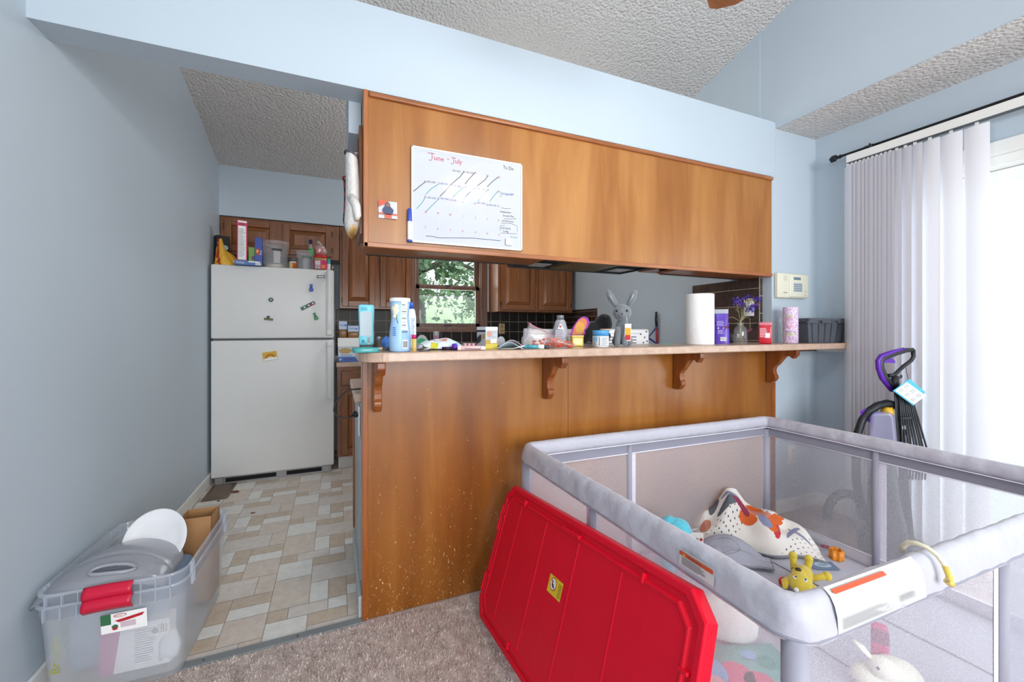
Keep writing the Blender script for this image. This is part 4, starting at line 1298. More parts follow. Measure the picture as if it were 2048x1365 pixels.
tx('Start Job 2PM', 1078, 640, 0.0135, 2, 0.85); tx('7p', 1070, 670, 0.010, 2)
for s, u, v, m in (('Independent', 1072, 858, 1), ('Growth Plan', 1102, 905, 1), ('remind Lance', 1092, 965, 1), ('revit family', 1082, 1052, 1), ('Config', 1102, 1092, 1), ('IA Send', 1195, 1160, 3)):
    tx(s, u, v, 0.0125, m, 0.85)
for pts, m in (([(1085, 803), (1140, 815), (1200, 815)], 1), ([(1115, 930), (1180, 938), (1255, 935)], 1), ([(1085, 985), (1200, 990), (1275, 1020), (1278, 1088)], 1), ([(1072, 1080), (1075, 1020), (1130, 1012)], 1), ([(1078, 1105), (1275, 1115)], 1), ([(1130, 648), (1210, 655)], 2), ([(1260, 945), (1255, 925), (1248, 945)], 3)):
    gw.stroke(O, RX, UZ, [q(*p_) for p_ in pts], 0.0013, m)
gw.build('handwriting', inks, bd)
a, b = q(1170, 1212)
g = G(); g.rbox(-0.016, 0.016, -0.012, 0, -0.016, 0.016, 0.005, 0, 3)
o = g.build('eraser_magnet', M('eraser_white', 'e2e2e0', 0.35)); tag(o, 'small white square magnet at the lower right of the whiteboard', 'magnet'); o.location = (bx0 + a, YW - 0.0085, bz0 + b)
p1, p2 = at(819.5, 418, Y=YW - 0.012), at(819.5, 484, Y=YW - 0.012)
t = thing('dry_erase_marker', 'blue and white dry-erase marker clipped to the left of the whiteboard', 'marker', (p2.x, YW - 0.011, p2.z)); dz = p1.z - p2.z
g = G(); g.lathe([(0.004, 0), (0.0095, 0.004), (0.0095, dz * 0.62)], seg=14); g.build('barrel', PAPER, t)
g = G(); g.lathe([(0.0098, dz * 0.62), (0.0104, dz * 0.64), (0.0085, dz)], seg=14, m=0); g.build('cap', M('marker_cap_blue', '4355b5', 0.4), t)
g = G(); g.lathe([(0.0098, 0.0), (0.0098, dz * 0.06)], seg=14, m=0); g.build('end_plug', MATS['marker_cap_blue'], t)

p1, p2 = at(757, 401, Y=YW), at(794, 440, Y=YW)
t = thing('photo_print', 'small photo print of a person in a dark hood and orange shirt', 'photo', (p1.x, YW, p2.z)); w_, h = p2.x - p1.x, p1.z - p2.z
g = G(); g.grid(lambda u, v: (w_ * u, -0.001 - 0.007 * (1 - v) ** 2 * (0.4 + u) , h * v), 8, 8, 0); g.build('sheet', M('photo_ground', 'cdd0d6', 0.3), t)
g = G(); O = (0, -0.009, 0)
for m_, pts in ((0, [(0, 0.62), (0.45, 0.9), (0.40, 1.0), (0, 1.0)]), (0, [(0.0, 0.22), (1, 0.2), (1, 0.28), (0, 0.30)]), (1, [(0.2, 0.5), (0.33, 0.68), (0.36, 0.85), (0.47, 0.97), (0.6, 0.85), (0.62, 0.68), (0.8, 0.5), (0.75, 0.25), (0.25, 0.25)]), (0, [(0.32, 0.02), (0.70, 0.02), (0.66, 0.55), (0.5, 0.62), (0.34, 0.55)]), (2, [(0.40, 0.66), (0.56, 0.66), (0.57, 0.84), (0.48, 0.9), (0.40, 0.84)])):
    g.poly(O, RX, UZ, [(a * w_, b * h) for a, b in pts], m_, 0.0004 + 0.0003 * m_)
g.build('picture', [M('photo_orange', 'd4502c', 0.35), M('photo_navy', '2e3a5e', 0.35), M('photo_face', '8a5a48', 0.4)], t)

# oven mitts on the cabinet's left end
def mitt(name, label, x, y, z0, z1, rx, ry, mats, thumb, mf):
    t = thing(name, label, 'oven mitt', (x, y, z0)); H_ = z1 - z0
    g = G()
    def fn(u, v):
        a = 2 * PI * u
        k = math.sin(min(1, v / 0.22) * PI / 2) ** 0.7 if v < 0.22 else (1.0 - 0.22 * ((v - 0.22) / 0.78))
        sway = 0.006 * math.sin(v * 3.0)
        return (rx * k * math.cos(a) + sway, ry * k * math.sin(a), H_ * v)
    g.grid(fn, 24, 24, 0, mf=mf)
    b = g.build('body', mats, t)
    g = G(); g.tube([(0.0, -ry * 0.6, H_ * 0.48), (rx * 0.55, -ry * 1.1, H_ * 0.36), (rx * 0.7, -ry * 1.3, H_ * 0.24), (rx * 0.62, -ry * 1.35, H_ * 0.18)], [rx * 0.62, rx * 0.55, rx * 0.45, rx * 0.2], 12, 0)
    if thumb:
        g.build('thumb', mats[0], t)
    g = G(); g.tube([(rx * 0.8 * math.cos(a), ry * 0.8 * math.sin(a), H_ + 0.001 - 0.012 * math.cos(a)) for a in [2 * PI * k / 16 for k in range(17)]], 0.004, 8); g.build('cuff_binding', mats[2], t)
    return t
def quilt():
    m, nt, b = newmat('scorched_white_quilting')
    v = coords(nt); n1 = noise(nt, v, 9, 3); sep = nt.nodes.new('ShaderNodeSeparateXYZ'); tc = nt.nodes.new('ShaderNodeTexCoord'); nt.links.new(tc.outputs['Object'], sep.inputs[0])
    mr = nt.nodes.new('ShaderNodeMapRange'); mr.inputs['From Min'].default_value = 0.0; mr.inputs['From Max'].default_value = 0.11; mr.inputs['To Min'].default_value = 0.22; mr.inputs['To Max'].default_value = -0.1
    nt.links.new(sep.outputs['Z'], mr.inputs['Value'])
    ad = nt.nodes.new('ShaderNodeMath'); ad.operation = 'ADD'; nt.links.new(n1, ad.inputs[0]); nt.links.new(mr.outputs[0], ad.inputs[1])
    nt.links.new(ramp(nt, ad.outputs[0], [(0.55, 'd3d0cc'), (0.66, 'c09a5e'), (0.76, '7d5526')]), b.inputs['Base Color'])
    b.inputs['Roughness'].default_value = 0.8; bump(nt, b, noise(nt, coords(nt, (1, 1, 1)), 45, 2), 0.6, 0.01)
    return m
zt, zb_ = at(712, 317, Y=1.80).z, at(712, 481, Y=1.80).z
mitt('oven_mitt', 'white quilted oven mitt with scorched tip hanging beside the cabinet', 0.058, 1.785, zb_, zt, 0.030, 0.05, [quilt(), MATS['white_paper'], M('mitt_trim_grey', '55505c', 0.7)], True, lambda u, v: 0)
def floral():
    m, nt, b = newmat('dark_floral_cloth')
    v = coords(nt); vo = nt.nodes.new('ShaderNodeTexVoronoi'); vo.inputs['Scale'].default_value = 34; nt.links.new(v, vo.inputs['Vector'])
    nt.links.new(ramp(nt, vo.outputs['Distance'], [(0.25, 'c8502a'), (0.42, '8f2420'), (0.5, '1b2430')]), b.inputs['Base Color']); b.inputs['Roughness'].default_value = 0.8
    return m
zt, zb_ = at(692, 362, Y=1.98).z, at(692, 459, Y=1.98).z
mitt('oven_mitt', 'dark floral oven mitt with teal tip behind the white one', 0.050, 1.985, zb_, zt, 0.024, 0.05, [floral(), M('mitt_teal', '12484a', 0.8), M('mitt_red', 'a3202c', 0.8)], False, lambda u, v: 1 if v < 0.2 else 0)
g = G(); g.tube([(0.099, 1.785, 1.86), (0.075, 1.785, 1.862), (0.062, 1.785, 1.85)], 0.0025, 8)
o = g.build('hook', CHROME); tag(o, 'small metal hook holding the white oven mitt', 'hook')
g = G(); g.tube([(0.099, 1.985, 1.815), (0.07, 1.985, 1.818), (0.052, 1.985, 1.80)], 0.0025, 8)
o = g.build('hook', CHROME); tag(o, 'small metal hook holding the dark floral mitt', 'hook')

# alarm keypad
YK = YP - 0.03
pa, pb = at(1557, 545, Y=YK), at(1616, 598, Y=YK)
t = thing('alarm_keypad', 'off-white alarm keypad on the blue wall beside the bar', 'keypad', (pa.x, YP - 0.0005, pb.z)); w_, h = pb.x - pa.x, pa.z - pb.z
KW = M('ivory_keypad', 'dcdbc8', 0.4, var=0.01)
g = G(); g.rbox(0, w_, -0.026, 0, 0, h, 0.007, 0, 3); bo = g.build('housing', KW, t)
g = G(); g.rbox(w_ * 0.36, w_ * 1.0, -0.034, -0.02, h * 0.04, h * 0.97, 0.005, 0, 2); dd = g.build('flap_door', KW, t)
O = (0, -0.034, 0)
g = G(); g.rect(O, RX, UZ, w_ * 0.48, h * 0.74, w_ * 0.72, h * 0.85, 0); g.build('display', M('lcd_grey', '6f7f8c', 0.2), dd)
g = G(); g.rbox(w_ * 0.47, w_ * 0.77, -0.0352, -0.033, h * 0.26, h * 0.62, 0.003, 0)
for i in range(4):
    for j in range(4):
        g.rbox(w_ * (0.485 + 0.07 * i), w_ * (0.535 + 0.07 * i), -0.0375, -0.034, h * (0.285 + 0.082 * j), h * (0.335 + 0.082 * j), 0.001, 1, 1)
g.build('keys', [M('key_bezel', 'b9c3c8', 0.4), M('key_grey', '7d8b96', 0.4)], dd)
g = G()
for i in range(5):
    g.box(w_ * 0.18, w_ * 0.31, -0.0262, -0.025, h * (0.70 + 0.045 * i), h * (0.715 + 0.045 * i), 0)
g.rect((0, -0.026, 0), RX, UZ, w_ * 0.18, h * 0.205, w_ * 0.30, h * 0.225, 1, 0.001)
for i in range(5):
    g.disc((0, -0.034, 0), RX, UZ, w_ * (0.5 + 0.06 * i), h * 0.68, 0.0018, 0.0018, 0, 0.0006)
for z in (0.12, 0.27):
    g.rect((0, -0.034, 0), RX, UZ, w_ * 0.86, h * z, w_ * 0.91, h * z + 0.006, 0, 0.0006)
g.build('speaker_slots', [M('slot_beige', 'aeab98', 0.5), INK], bo)

# switch on the tiled side and the low outlet
a = at(1490, 572, X=2.461); b = at(1507, 625, X=2.461)
t = thing('wall_outlet', 'white outlet plate on the brown tiles behind the dried flowers', 'outlet', (2.4605, (a.y + b.y) / 2, 1.235))
g = G(); g.rbox(-0.005, 0, -0.035, 0.035, 0, 0.115, 0.002, 0)
for z in (0.025, 0.07):
    g.box(-0.0065, -0.004, -0.014, 0.014, z, z + 0.026, 1)
    for y in (-0.006, 0.004):
        g.box(-0.0072, -0.006, y, y + 0.002, z + 0.006, z + 0.018, 2)
g.build('plate', [M('plate_white', 'e4e5e6', 0.4), PAPER, INK], t)
a = at(1583, 909, Y=YP)
t = thing('wall_outlet', 'white outlet low on the blue wall behind the playpen', 'outlet', (a.x, YP - 0.0005, a.z - 0.058))
g = G(); g.rbox(-0.035, 0.035, -0.005, 0, 0, 0.115, 0.002, 0)
for z in (0.022, 0.067):
    g.box(-0.015, 0.015, -0.0065, -0.004, z, z + 0.028, 1)
    for x in (-0.006, 0.004):
        g.box(x, x + 0.002, -0.0072, -0.006, z + 0.01, z + 0.02, 2)
g.build('plate', [M('plate_cream', 'e3dfd0', 0.4), M('plate_cream2', 'd6d0bd', 0.4), INK], t)
# outlet, plug and cord on the bar's left end
t = thing('wall_outlet', 'white outlet plate on the grey left end of the bar', 'outlet', (0.0940, 1.89, 0.70))
g = G(); g.rbox(-0.005, 0, -0.04, 0.04, 0, 0.125, 0.002, 0); g.build('plate', MATS['plate_white'], t)
t = thing('power_cord', 'black power cord looping from the low counter to its outlet', 'cord', (0, 0, 0))
g = G()
YCo = 1.9
pts = [at(px, py, Y=YCo) for px, py in ((724, 778), (712, 779), (700, 780), (690, 785), (677, 797), (669, 812), (668, 823), (673, 832), (683, 837), (696, 836), (704, 832))]
pts[0].y = 1.90
g.tube(pts, 0.0034, 8); g.build('cable', BLACK, t)
a, b = at(703, 833, Y=YCo), at(719, 827, Y=YCo); b.x = 0.087
g = G(); g.tube([a, a + (b - a) * 0.35, a + (b - a) * 0.4, b], [0.005, 0.009, 0.013, 0.014], 12); g.build('plug', BLACK, t)

# ---------------------------------------------------------------- things on the bar
BZ = BAR + 0.0006
def bar(name, label, cat, xl, xr, yt, Y, tilt=0.0, group=None, zb=BZ):
    x, y, w_, h = spot(xl, xr, yt, Y, zb)
    return thing(name, label, cat, (x, y, zb), facing(x, y) + tilt, group), w_, h

# teal tub seen from its back, standing on its lid
TEALP = M('teal_plastic', '78cfe0', 0.35, var=0.01)
t, w_, h = bar('body_wash_bottle', 'flat teal bottle with grey back label at the left end of the bar', 'bottle', 716.5, 749, 610, 1.80)
g = G(); sx, sy = w_ / 2, w_ * 0.22
g.lathe([(0.88, 0.018), (0.93, 0.03), (0.93, h * 0.3), (0.90, h * 0.5), (0.97, h * 0.8), (0.99, h * 0.93), (0.93, h * 0.985), (0.8, h)], seg=32, sx=sx, sy=sy, power=0.6); g.build('body', TEALP, t)
g = G(); g.lathe([(0.82, 0.0), (0.85, 0.018)], seg=32, sx=sx, sy=sy, power=0.6); g.build('cap', M('dark_grey_cap', '4a5058', 0.4), t)
O = (-w_ * 0.38, -sy * 1.0, 0)
g = G(); g.rect(O, RX, UZ, 0.0, h * 0.3, w_ * 0.72, h * 0.84, 0, 0.001); lines(g, O, RX, UZ, 0.004, h * 0.32, w_ * 0.68, h * 0.82, 17, 1, 4, 0.4); barcode(g, O, RX, UZ, w_ * 0.42, h * 0.11, w_ * 0.62, h * 0.29, 0, 2)
g.disc(O, RX, UZ, w_ * 0.18, h * 0.18, 0.007, 0.007, 3, 0.001); lines(g, O, RX, UZ, 0.004, h * 0.87, w_ * 0.6, h * 0.94, 3, 3, 4)
g.build('paper_label', [M('label_silver', 'b5c3cb', 0.4), PALE_INK, INK, M('teal_print', '2e93a8', 0.5)], t)

# teal wipes lid lying on the left end
t, w_, h = bar('container_lid', 'flat translucent teal lid lying at the left end of the bar', 'lid tray', 704, 758, 692.5, 1.57, 0.1)
g = G(); g.lathe([(0.97, 0.0), (1.0, 0.003), (1.0, 0.012), (0.96, 0.016), (0.9, 0.016), (0.88, 0.012), (0, 0.012)], seg=36, sx=w_ / 2, sy=0.045, power=0.6); g.build('shell', M('teal_translucent', '55b4b3', 0.25, trans=0.3), t)

BLUEC = M('powder_blue_plastic', 'a3c8ec', 0.35, var=0.01)
t, w_, h = bar('formula_canister', 'large light blue waisted canister with white lid on the bar', 'canister', 778, 822, 597, 1.565)
r = w_ / 2
prof = [(r * 0.9, 0.0), (r * 0.97, 0.006), (r * 0.99, h * 0.22), (r * 0.93, h * 0.40), (r * 0.80, h * 0.60), (r * 0.78, h * 0.68), (r * 0.86, h * 0.82), (r * 0.90, h * 0.93)]
g = G(); g.lathe(prof, seg=40); g.build('body', BLUEC, t)
g = G(); g.lathe([(r * 0.93, h * 0.93), (r * 0.95, h * 0.935), (r * 0.95, h * 0.985), (r * 0.91, h)], seg=40); g.build('lid', PAPER, t)
g = G()
for k in range(len(prof) - 1):
    (r0, z0_), (r1, z1_) = prof[k], prof[k + 1]
    if k == 0: continue
    g.patch((0, 0, 0), (r0, r1), 8, 48, z0_, z1_, 0 if k > 2 else 3, 0.0008)
r_ = random.Random(6)
for k in range(26):
    z = h * (0.36 + 0.021 * k); i = next(j for j in range(1, len(prof) - 1) if prof[j][1] <= z <= prof[j + 1][1] + 1e-6)
    f_ = (z - prof[i][1]) / (prof[i + 1][1] - prof[i][1]); rr = prof[i][0] * (1 - f_) + prof[i + 1][0] * f_
    g.patch((0, 0, 0), rr, 11, r_.uniform(28, 46), z, z + h * (0.006 if k % 6 else 0.012), 2 if k % 6 == 0 else 1, 0.002)
g.patch((0, 0, 0), (r * 0.985, r * 0.985), 12, 42, h * 0.06, h * 0.22, 0, 0.0016)
for k in range(8):
    g.patch((0, 0, 0), r * 0.985, 15 + k * 3.2, 16.6 + k * 3.2, h * 0.08, h * 0.20, 2, 0.0024)
for k in range(5):
    g.patch((0, 0, 0), r * 0.93, -38, -20, h * (0.30 + 0.035 * k), h * (0.315 + 0.035 * k), 4, 0.005)
g.build('paper_label', [PAPER, PALE_INK, INK, M('blue_label_low', '8fb6e0', 0.5), M('blue_print', '4a79c4', 0.5)], t)
g = G()
for k, (a_, z_, s_) in enumerate(((-38, 0.80, 0.012), (-24, 0.84, 0.010), (-30, 0.73, 0.011), (-18, 0.76, 0.008), (-36, 0.66, 0.008))):
    an = math.radians(a_) - PI / 2; c_ = (r * 0.845 * math.cos(an), r * 0.845 * math.sin(an), h * z_)
    g.ball(c_, s_, 0.003, s_, 0, 10, 6, rot=Matrix.Rotation(math.radians(a_), 3, 'Z'))
g.tube([(r * 0.82 * math.cos(a - PI / 2), r * 0.82 * math.sin(a - PI / 2) - 0.001, h * z_) for a, z_ in ((-0.55, 0.80), (-0.4, 0.7), (-0.35, 0.6), (-0.2, 0.52))], 0.0012, 6, 1)
g.build('flower_print', [M('cream_flower', 'efe8cd', 0.6), M('leaf_print', '6d8455', 0.6)], t)

t, w_, h = bar('lotion_bottle', 'white bottle with royal blue cap behind the light blue canister', 'bottle', 812, 832.5, 605, 1.74)
g = G(); g.lathe([(0.88, 0), (0.98, 0.008), (1.0, h * 0.3), (0.98, h * 0.68), (0.78, h * 0.82), (0.5, h * 0.87)], seg=28, sx=w_ / 2, sy=w_ * 0.3); g.build('body', M('pearl_plastic', 'dbe6f2', 0.3), t)
g = G(); g.lathe([(0.52, h * 0.86), (0.52, h * 0.99), (0.46, h)], seg=24, sx=w_ / 2, sy=w_ * 0.35); g.build('cap', M('royal_blue', '2f5ab5', 0.35), t)
g = G(); lines(g, (0, -w_ * 0.3, 0), RX, UZ, 0.0, h * 0.2, w_ * 0.36, h * 0.66, 14, 0, 2, 0.35); g.build('small_print', M('blue_print', '4a79c4', 0.5), t)

t, w_, h = bar('lip_balm', 'yellow lip balm stick with magenta cap at the front edge of the bar', 'lip balm', 823, 832.5, 670, 1.535)
r = w_ / 2
g = G(); g.lathe([(r, 0), (r, h * 0.76)], seg=18); g.build('tube', M('yellow_label', 'dcc071', 0.4), t)
g = G(); g.lathe([(r * 1.02, h * 0.76), (r * 1.02, h * 0.985), (r * 0.9, h)], seg=18); g.build('cap', M('magenta_cap', 'c21d63', 0.35), t)
g = G(); lines(g, (-r * 0.5, -r * 1.0, 0), RX, UZ, 0, h * 0.1, r, h * 0.7, 7, 0, 9, 0.4); g.build('small_print', M('ochre_print', 'b28c3c', 0.5), t)

# small blue rag-like thing and dropper behind the canister
t, w_, h = bar('blue_cloth', 'crumpled bright blue cloth between the teal bottle and canister', 'cloth', 764, 781, 672, 1.80)
g = G(); g.ball((0, 0, h * 0.45), w_ * 0.5, 0.03, h * 0.5, 0, 22, 14, wob=0.16, seed=3); g.build('cloth', M('bright_blue_cloth', '4f86d8', 0.7, bmp=0.5, bs=30), t)
t, w_, h = bar('comb', 'small dark comb with a cream handle left of the canister', 'comb', 756, 781, 694, 1.66)
g = G(); g.tube([(-w_ / 2, 0, 0.007), (-w_ * 0.15, 0, 0.007)], [0.005, 0.007], 10, 0); g.build('handle', M('cream_plastic', 'dcc9a6', 0.4), t)
g = G(); g.box(-w_ * 0.15, w_ / 2, -0.006, 0.006, 0, 0.012); g.build('teeth', M('navy_plastic', '25283a', 0.4), t)

# wipes packet
t, w_, h = bar('wipes_packet', 'soft white and pale blue wipes packet with round pink sticker', 'packet', 835, 925, 677, 1.68, 0.05)
def fn(u, v, top):
    a, b = (u - 0.5) * w_, (v - 0.5) * 0.12
    k = max(0, (1 - abs(2 * u - 1) ** 3.0)) * max(0, 1 - abs(2 * v - 1) ** 3)
    z = 0.006 + (h - 0.006) * k ** 0.7 * (0.9 + 0.1 * math.sin(9 * u + 4 * v)) if top else 0.004 * (1 - k)
    return (a + 0.004 * math.sin(14 * v), b, z + 0.0015 * math.sin(26 * u + 7 * v) * (1 if top else 0))
def mfw(u, v):
    if (u - 0.56) ** 2 / 0.010 + (v - 0.32) ** 2 / 0.03 < 1: return 1 if (u - 0.56) ** 2 / 0.006 + (v - 0.32) ** 2 / 0.018 < 1 else 2
    if v < 0.12 and 0.25 < u < 0.42: return 3
    if u > 0.8 or (v > 0.55 and u > 0.5): return 4
    return 0
g = G(); g.grid(lambda u, v: fn(u, v, True), 44, 16, 0, mf=mfw); g.grid(lambda u, v: fn(v, u, False), 8, 22, 0)
g.build('pouch', [M('packet_white', 'd8e4e8', 0.3, bmp=0.3, bs=40), M('sticker_pink', 'd98fa0', 0.4), M('sticker_orange', 'e0a07c', 0.4), M('packet_yellow', 'c9c233', 0.4), M('packet_blue', 'a9d3e4', 0.3)], t)
# keys, pens and small clutter at the front edge
t, w_, h = bar('key_ring', 'bunch of dark keys in front of the wipes packet', 'keys', 834, 860, 690, 1.56)
g = G()
for k in range(5):
    a = 0.3 + k * 0.5
    g.obox((0.012 * math.cos(a * 3) - 0.004, 0.008 * math.sin(a * 2), 0.004 + k * 0.003), (0.016 * math.cos(a), 0.016 * math.sin(a), 0.002), (-0.005 * math.sin(a), 0.005 * math.cos(a), 0), (0, 0, 0.001), k % 2)
g.tube([(0.012 * math.cos(a) - 0.01, 0.004, 0.013 + 0.012 * math.sin(a)) for a in [2 * PI * k / 16 for k in range(17)]], 0.0013, 6, 0)
g.build('keys', [M('key_steel', '6a6663', 0.3, 0.8), M('key_brown', '5b3a30', 0.4)], t)
t, w_, h = bar('nail_file', 'thin dark metal nail file at the front edge of the bar', 'nail file', 836, 862, 702, 1.53, 0.35)
g = G(); g.tube([(-w_ / 2, 0, 0.002), (w_ * 0.3, 0, 0.002), (w_ / 2, 0, 0.002)], [0.001, 0.003, 0.002], 8, flat=0.5); g.build('blade', M('dark_steel', '54504e', 0.35, 0.7), t)
t, w_, h = bar('wrapped_stick', 'dark stick with purple foil wrapper beside the wipes packet', 'wrapped stick', 884, 915, 693, 1.60)
g = G(); g.tube([(-w_ / 2, 0, 0.007), (w_ * 0.15, 0, 0.007)], 0.006, 10); g.build('stick', M('deep_plum', '32163a', 0.4), t)
g = G(); g.ball((w_ * 0.33, 0, 0.013), w_ * 0.2, 0.012, 0.013, 0, 14, 10, wob=0.2, seed=4); g.build('foil', M('purple_foil', '6a3fc0', 0.25, 0.5, bmp=0.8, bs=90), t)
t, w_, h = bar('folding_device', 'pale pink folded plastic device at the front edge of the bar', 'device', 914.5, 971, 692, 1.565, 0.06)
g = G(); g.rbox(-w_ / 2, w_ * 0.36, -0.012, 0.012, 0.0, h, 0.004, 0, 3); g.build('body', M('pale_pink_plastic', 'd3b3b1', 0.4), t)
g = G(); g.rbox(w_ * 0.3, w_ / 2, -0.016, 0.006, -0.0, h * 0.95, 0.005, 0, 3); g.rbox(-w_ * 0.5, -w_ * 0.36, -0.013, 0.012, 0.0, h * 1.02, 0.004, 0, 3); g.build('end_cap', M('pink_white_plastic', 'ead0cd', 0.4), t)
g = G(); g.tube([(-w_ * 0.24, -0.0125, h * 0.35), (w_ * 0.3, -0.0125, h * 0.24)], 0.0012, 6); g.lathe([(0.003, 0), (0.003, 0.002)], (0, 0, 0), 10); g.build('hinge', INK, t)
t, w_, h = bar('striped_pack', 'striped pink and brown small pack behind the pink device', 'pack', 925, 957, 687, 1.72)
g = G()
for k in range(8):
    g.box(-w_ / 2 + k * w_ / 8, -w_ / 2 + (k + 1) * w_ / 8, -0.015, 0.015, 0, h, k % 2)
g.build('stripes', [M('stripe_mauve', '8e5a6a', 0.5), M('stripe_pink', 'ddb0b4', 0.5)], t)

t, w_, h = bar('gift_carton', 'grey and yellow product carton with dark bottle picture on the bar', 'box', 951, 998, 654, 1.66, 0.60)
wd, dp = w_ * 0.62, w_ * 0.66
g = G(); g.box(-wd / 2, wd / 2, -dp / 2, dp / 2, 0, h, 0); g.build('carton', M('carton_grey', 'bcbfc6', 0.35), t, bevel=0.001)
g = G(); O = (-wd / 2, -dp / 2, 0)
g.rect(O, RX, UZ, 0, 0, wd, h * 0.22, 1); g.rect(O, RX, UZ, 0, h * 0.22, wd, h * 0.42, 5); g.rect(O, RX, UZ, 0, h * 0.84, wd, h * 0.98, 2); lines(g, O, RX, UZ, wd * 0.15, h * 0.48, wd * 0.9, h * 0.8, 6, 4, 2, 0.3); g.rect(O, RX, UZ, wd * 0.4, h * 0.26, wd * 0.9, h * 0.42, 2, 0.001); g.disc(O, RX, UZ, wd * 0.3, h * 0.68, wd * 0.2, h * 0.12, 6, 0.001)
O2 = (-wd / 2, dp / 2, 0); R2 = (0, -1, 0)
g.rect(O2, R2, UZ, 0, h * 0.86, dp, h * 0.98, 2); g.rect(O2, R2, UZ, 0, h * 0.76, dp, h * 0.85, 3); g.rect(O2, R2, UZ, 0, 0, dp, h * 0.12, 1)
g.poly(O2, R2, UZ, [(dp * 0.02, h * 0.2), (dp * 0.5, h * 0.34), (dp * 0.55, h * 0.6), (dp * 0.42, h * 0.66), (dp * 0.05, h * 0.5)], 3, 0.001); g.poly(O2, R2, UZ, [(dp * 0.66, h * 0.42), (dp * 0.98, h * 0.5), (dp * 0.98, h * 0.72), (dp * 0.66, h * 0.64)], 5, 0.001)
g.build('printing', [PAPER, M('carton_yellow', 'cfbf52', 0.4), M('carton_pale', 'dfe0ea', 0.4), M('carton_dark', '2b2c30', 0.4), PALE_INK, M('carton_olive', 'b79a4a', 0.4), M('carton_ring', 'c88f7c', 0.4)], t)

def mask_thing(label, xl, xr, yt, Y, color, seed):
    t, w_, h = bar('face_mask', label, 'face mask', xl, xr, yt, Y)
    def fn(u, v):
        a = (u - 0.5) * w_; b = (v - 0.5) * 0.09
        z = 0.003 + h * math.sin(PI * min(1, u * 1.05)) ** 1.2 * (1 - v) * 0.98 + 0.002 * math.sin(30 * v)
        return (a, b, max(0.001, z))
    g = G(); g.grid(fn, 20, 14, 0); g.build('pleats', M('mask' + color, color, 0.7), t, solid=0.0015)
    g = G(); g.tube([(-w_ * 0.4, -0.045, 0.003), (w_ * 0.1, -0.052, 0.004), (w_ * 0.55, -0.045, 0.012), (w_ * 0.6, -0.02, 0.02)], 0.0014, 6); g.build('ear_loop', PAPER, t)
mask_thing('pale blue face mask lying in front of the pink one', 996, 1045, 686, 1.60, 'b7dbe6', 1)
mask_thing('pale lilac face mask arched behind the blue one', 1000, 1050, 681, 1.72, 'd9d6e6', 2)
t, w_, h = bar('plastic_disc', 'clear grey plastic disc behind the product carton', 'plastic disc', 994, 1010, 673, 1.82)
g = G(); g.disc((0, 0, 0), RX, UZ, 0, h * 0.5, w_ / 2, h / 2, 0, 0); g.build('disc', FROST2, t, solid=0.003)
t, w_, h = bar('plastic_bottle', 'cloudy clear plastic bottle lying behind the zip bag', 'bottle', 1043, 1068, 657, 1.80)
g = G(); g.lathe([(0.9, 0), (1, 0.01), (1, h * 0.45), (0.75, h * 0.6), (0.72, h * 0.9), (0.6, h)], seg=20, sx=w_ / 2, sy=0.02); g.build('body', FROST2, t)

t, w_, h = bar('zip_bag', 'clear zip bag with pink slider full of orange snacks', 'bag', 1047, 1150, 645, 1.64)
def fz(u, v):
    a = (u - 0.5) * w_; tp = h * (0.95 - 0.95 * max(0, u - 0.12) ** 0.9) if u > 0.12 else h * (0.25 + 0.7 * u / 0.12)
    return (a, 0.03 * math.sin(PI * v) * 1.0 - 0.02 + 0.006 * math.sin(12 * u), 0.004 + tp * v * (1 + 0.06 * math.sin(20 * u)))
g = G(); g.grid(fz, 30, 12, 0); g.grid(lambda u, v: (fz(u, v)[0], -fz(u, v)[1] - 0.03, fz(u, v)[2]), 30, 12, 0); g.build('film', veil('bag_film', 'f0e4e6', 0.32, 0.15, 0.3, gloss=0.35), t)
g = G(); g.tube([(-0.42 * w_, -0.005, h * 0.98), (-0.28 * w_, -0.005, h * 0.82), (0.05 * w_, -0.005, h * 0.52)], [0.003, 0.003, 0.0015], 8); g.build('slider', M('pink_slider', 'c9657f', 0.3), t)
g = G(); r_ = random.Random(12)
for k in range(46):
    u = r_.uniform(-0.32, 0.46); zz = r_.uniform(0.006, 0.012 + h * 0.26 * (1 - abs(u)))
    g.ball((u * w_, r_.uniform(-0.028, 0.004), zz), 0.008, 0.006, 0.006, r_.randrange(2), 8, 6)
g.build('snacks', [M('orange_snack', 'e8622e', 0.5), M('dark_orange_snack', 'd2461f', 0.5)], t)['kind'] = 'stuff'
t, w_, h = bar('dry_erase_marker', 'white and teal marker lying in front of the orange snacks', 'marker', 1049, 1088, 689.5, 1.555, 0.08)
g = G(); g.tube([(-w_ * 0.42, 0, 0.009), (w_ * 0.3, 0, 0.009)], 0.0085, 14); g.build('barrel', M('marker_teal_label', '4aa0b0', 0.4), t)
g = G(); g.tube([(w_ * 0.18, 0, 0.009), (w_ * 0.5, 0, 0.009)], 0.0095, 14, 0); g.tube([(-w_ * 0.5, 0, 0.009), (-w_ * 0.38, 0, 0.009)], 0.009, 14, 1); g.build('cap', [M('marker_white', 'dfe8ee', 0.35), M('marker_teal_cap', '3c98a6', 0.4)], t)
t, w_, h = bar('dry_erase_marker', 'short dark marker end beside the teal and white marker', 'marker', 1086, 1099, 692, 1.56)
g = G(); g.tube([(-w_ / 2, 0, 0.007), (w_ / 2, 0, 0.007)], 0.007, 12); g.build('cap', M('dark_grey_marker', '44474c', 0.4), t)

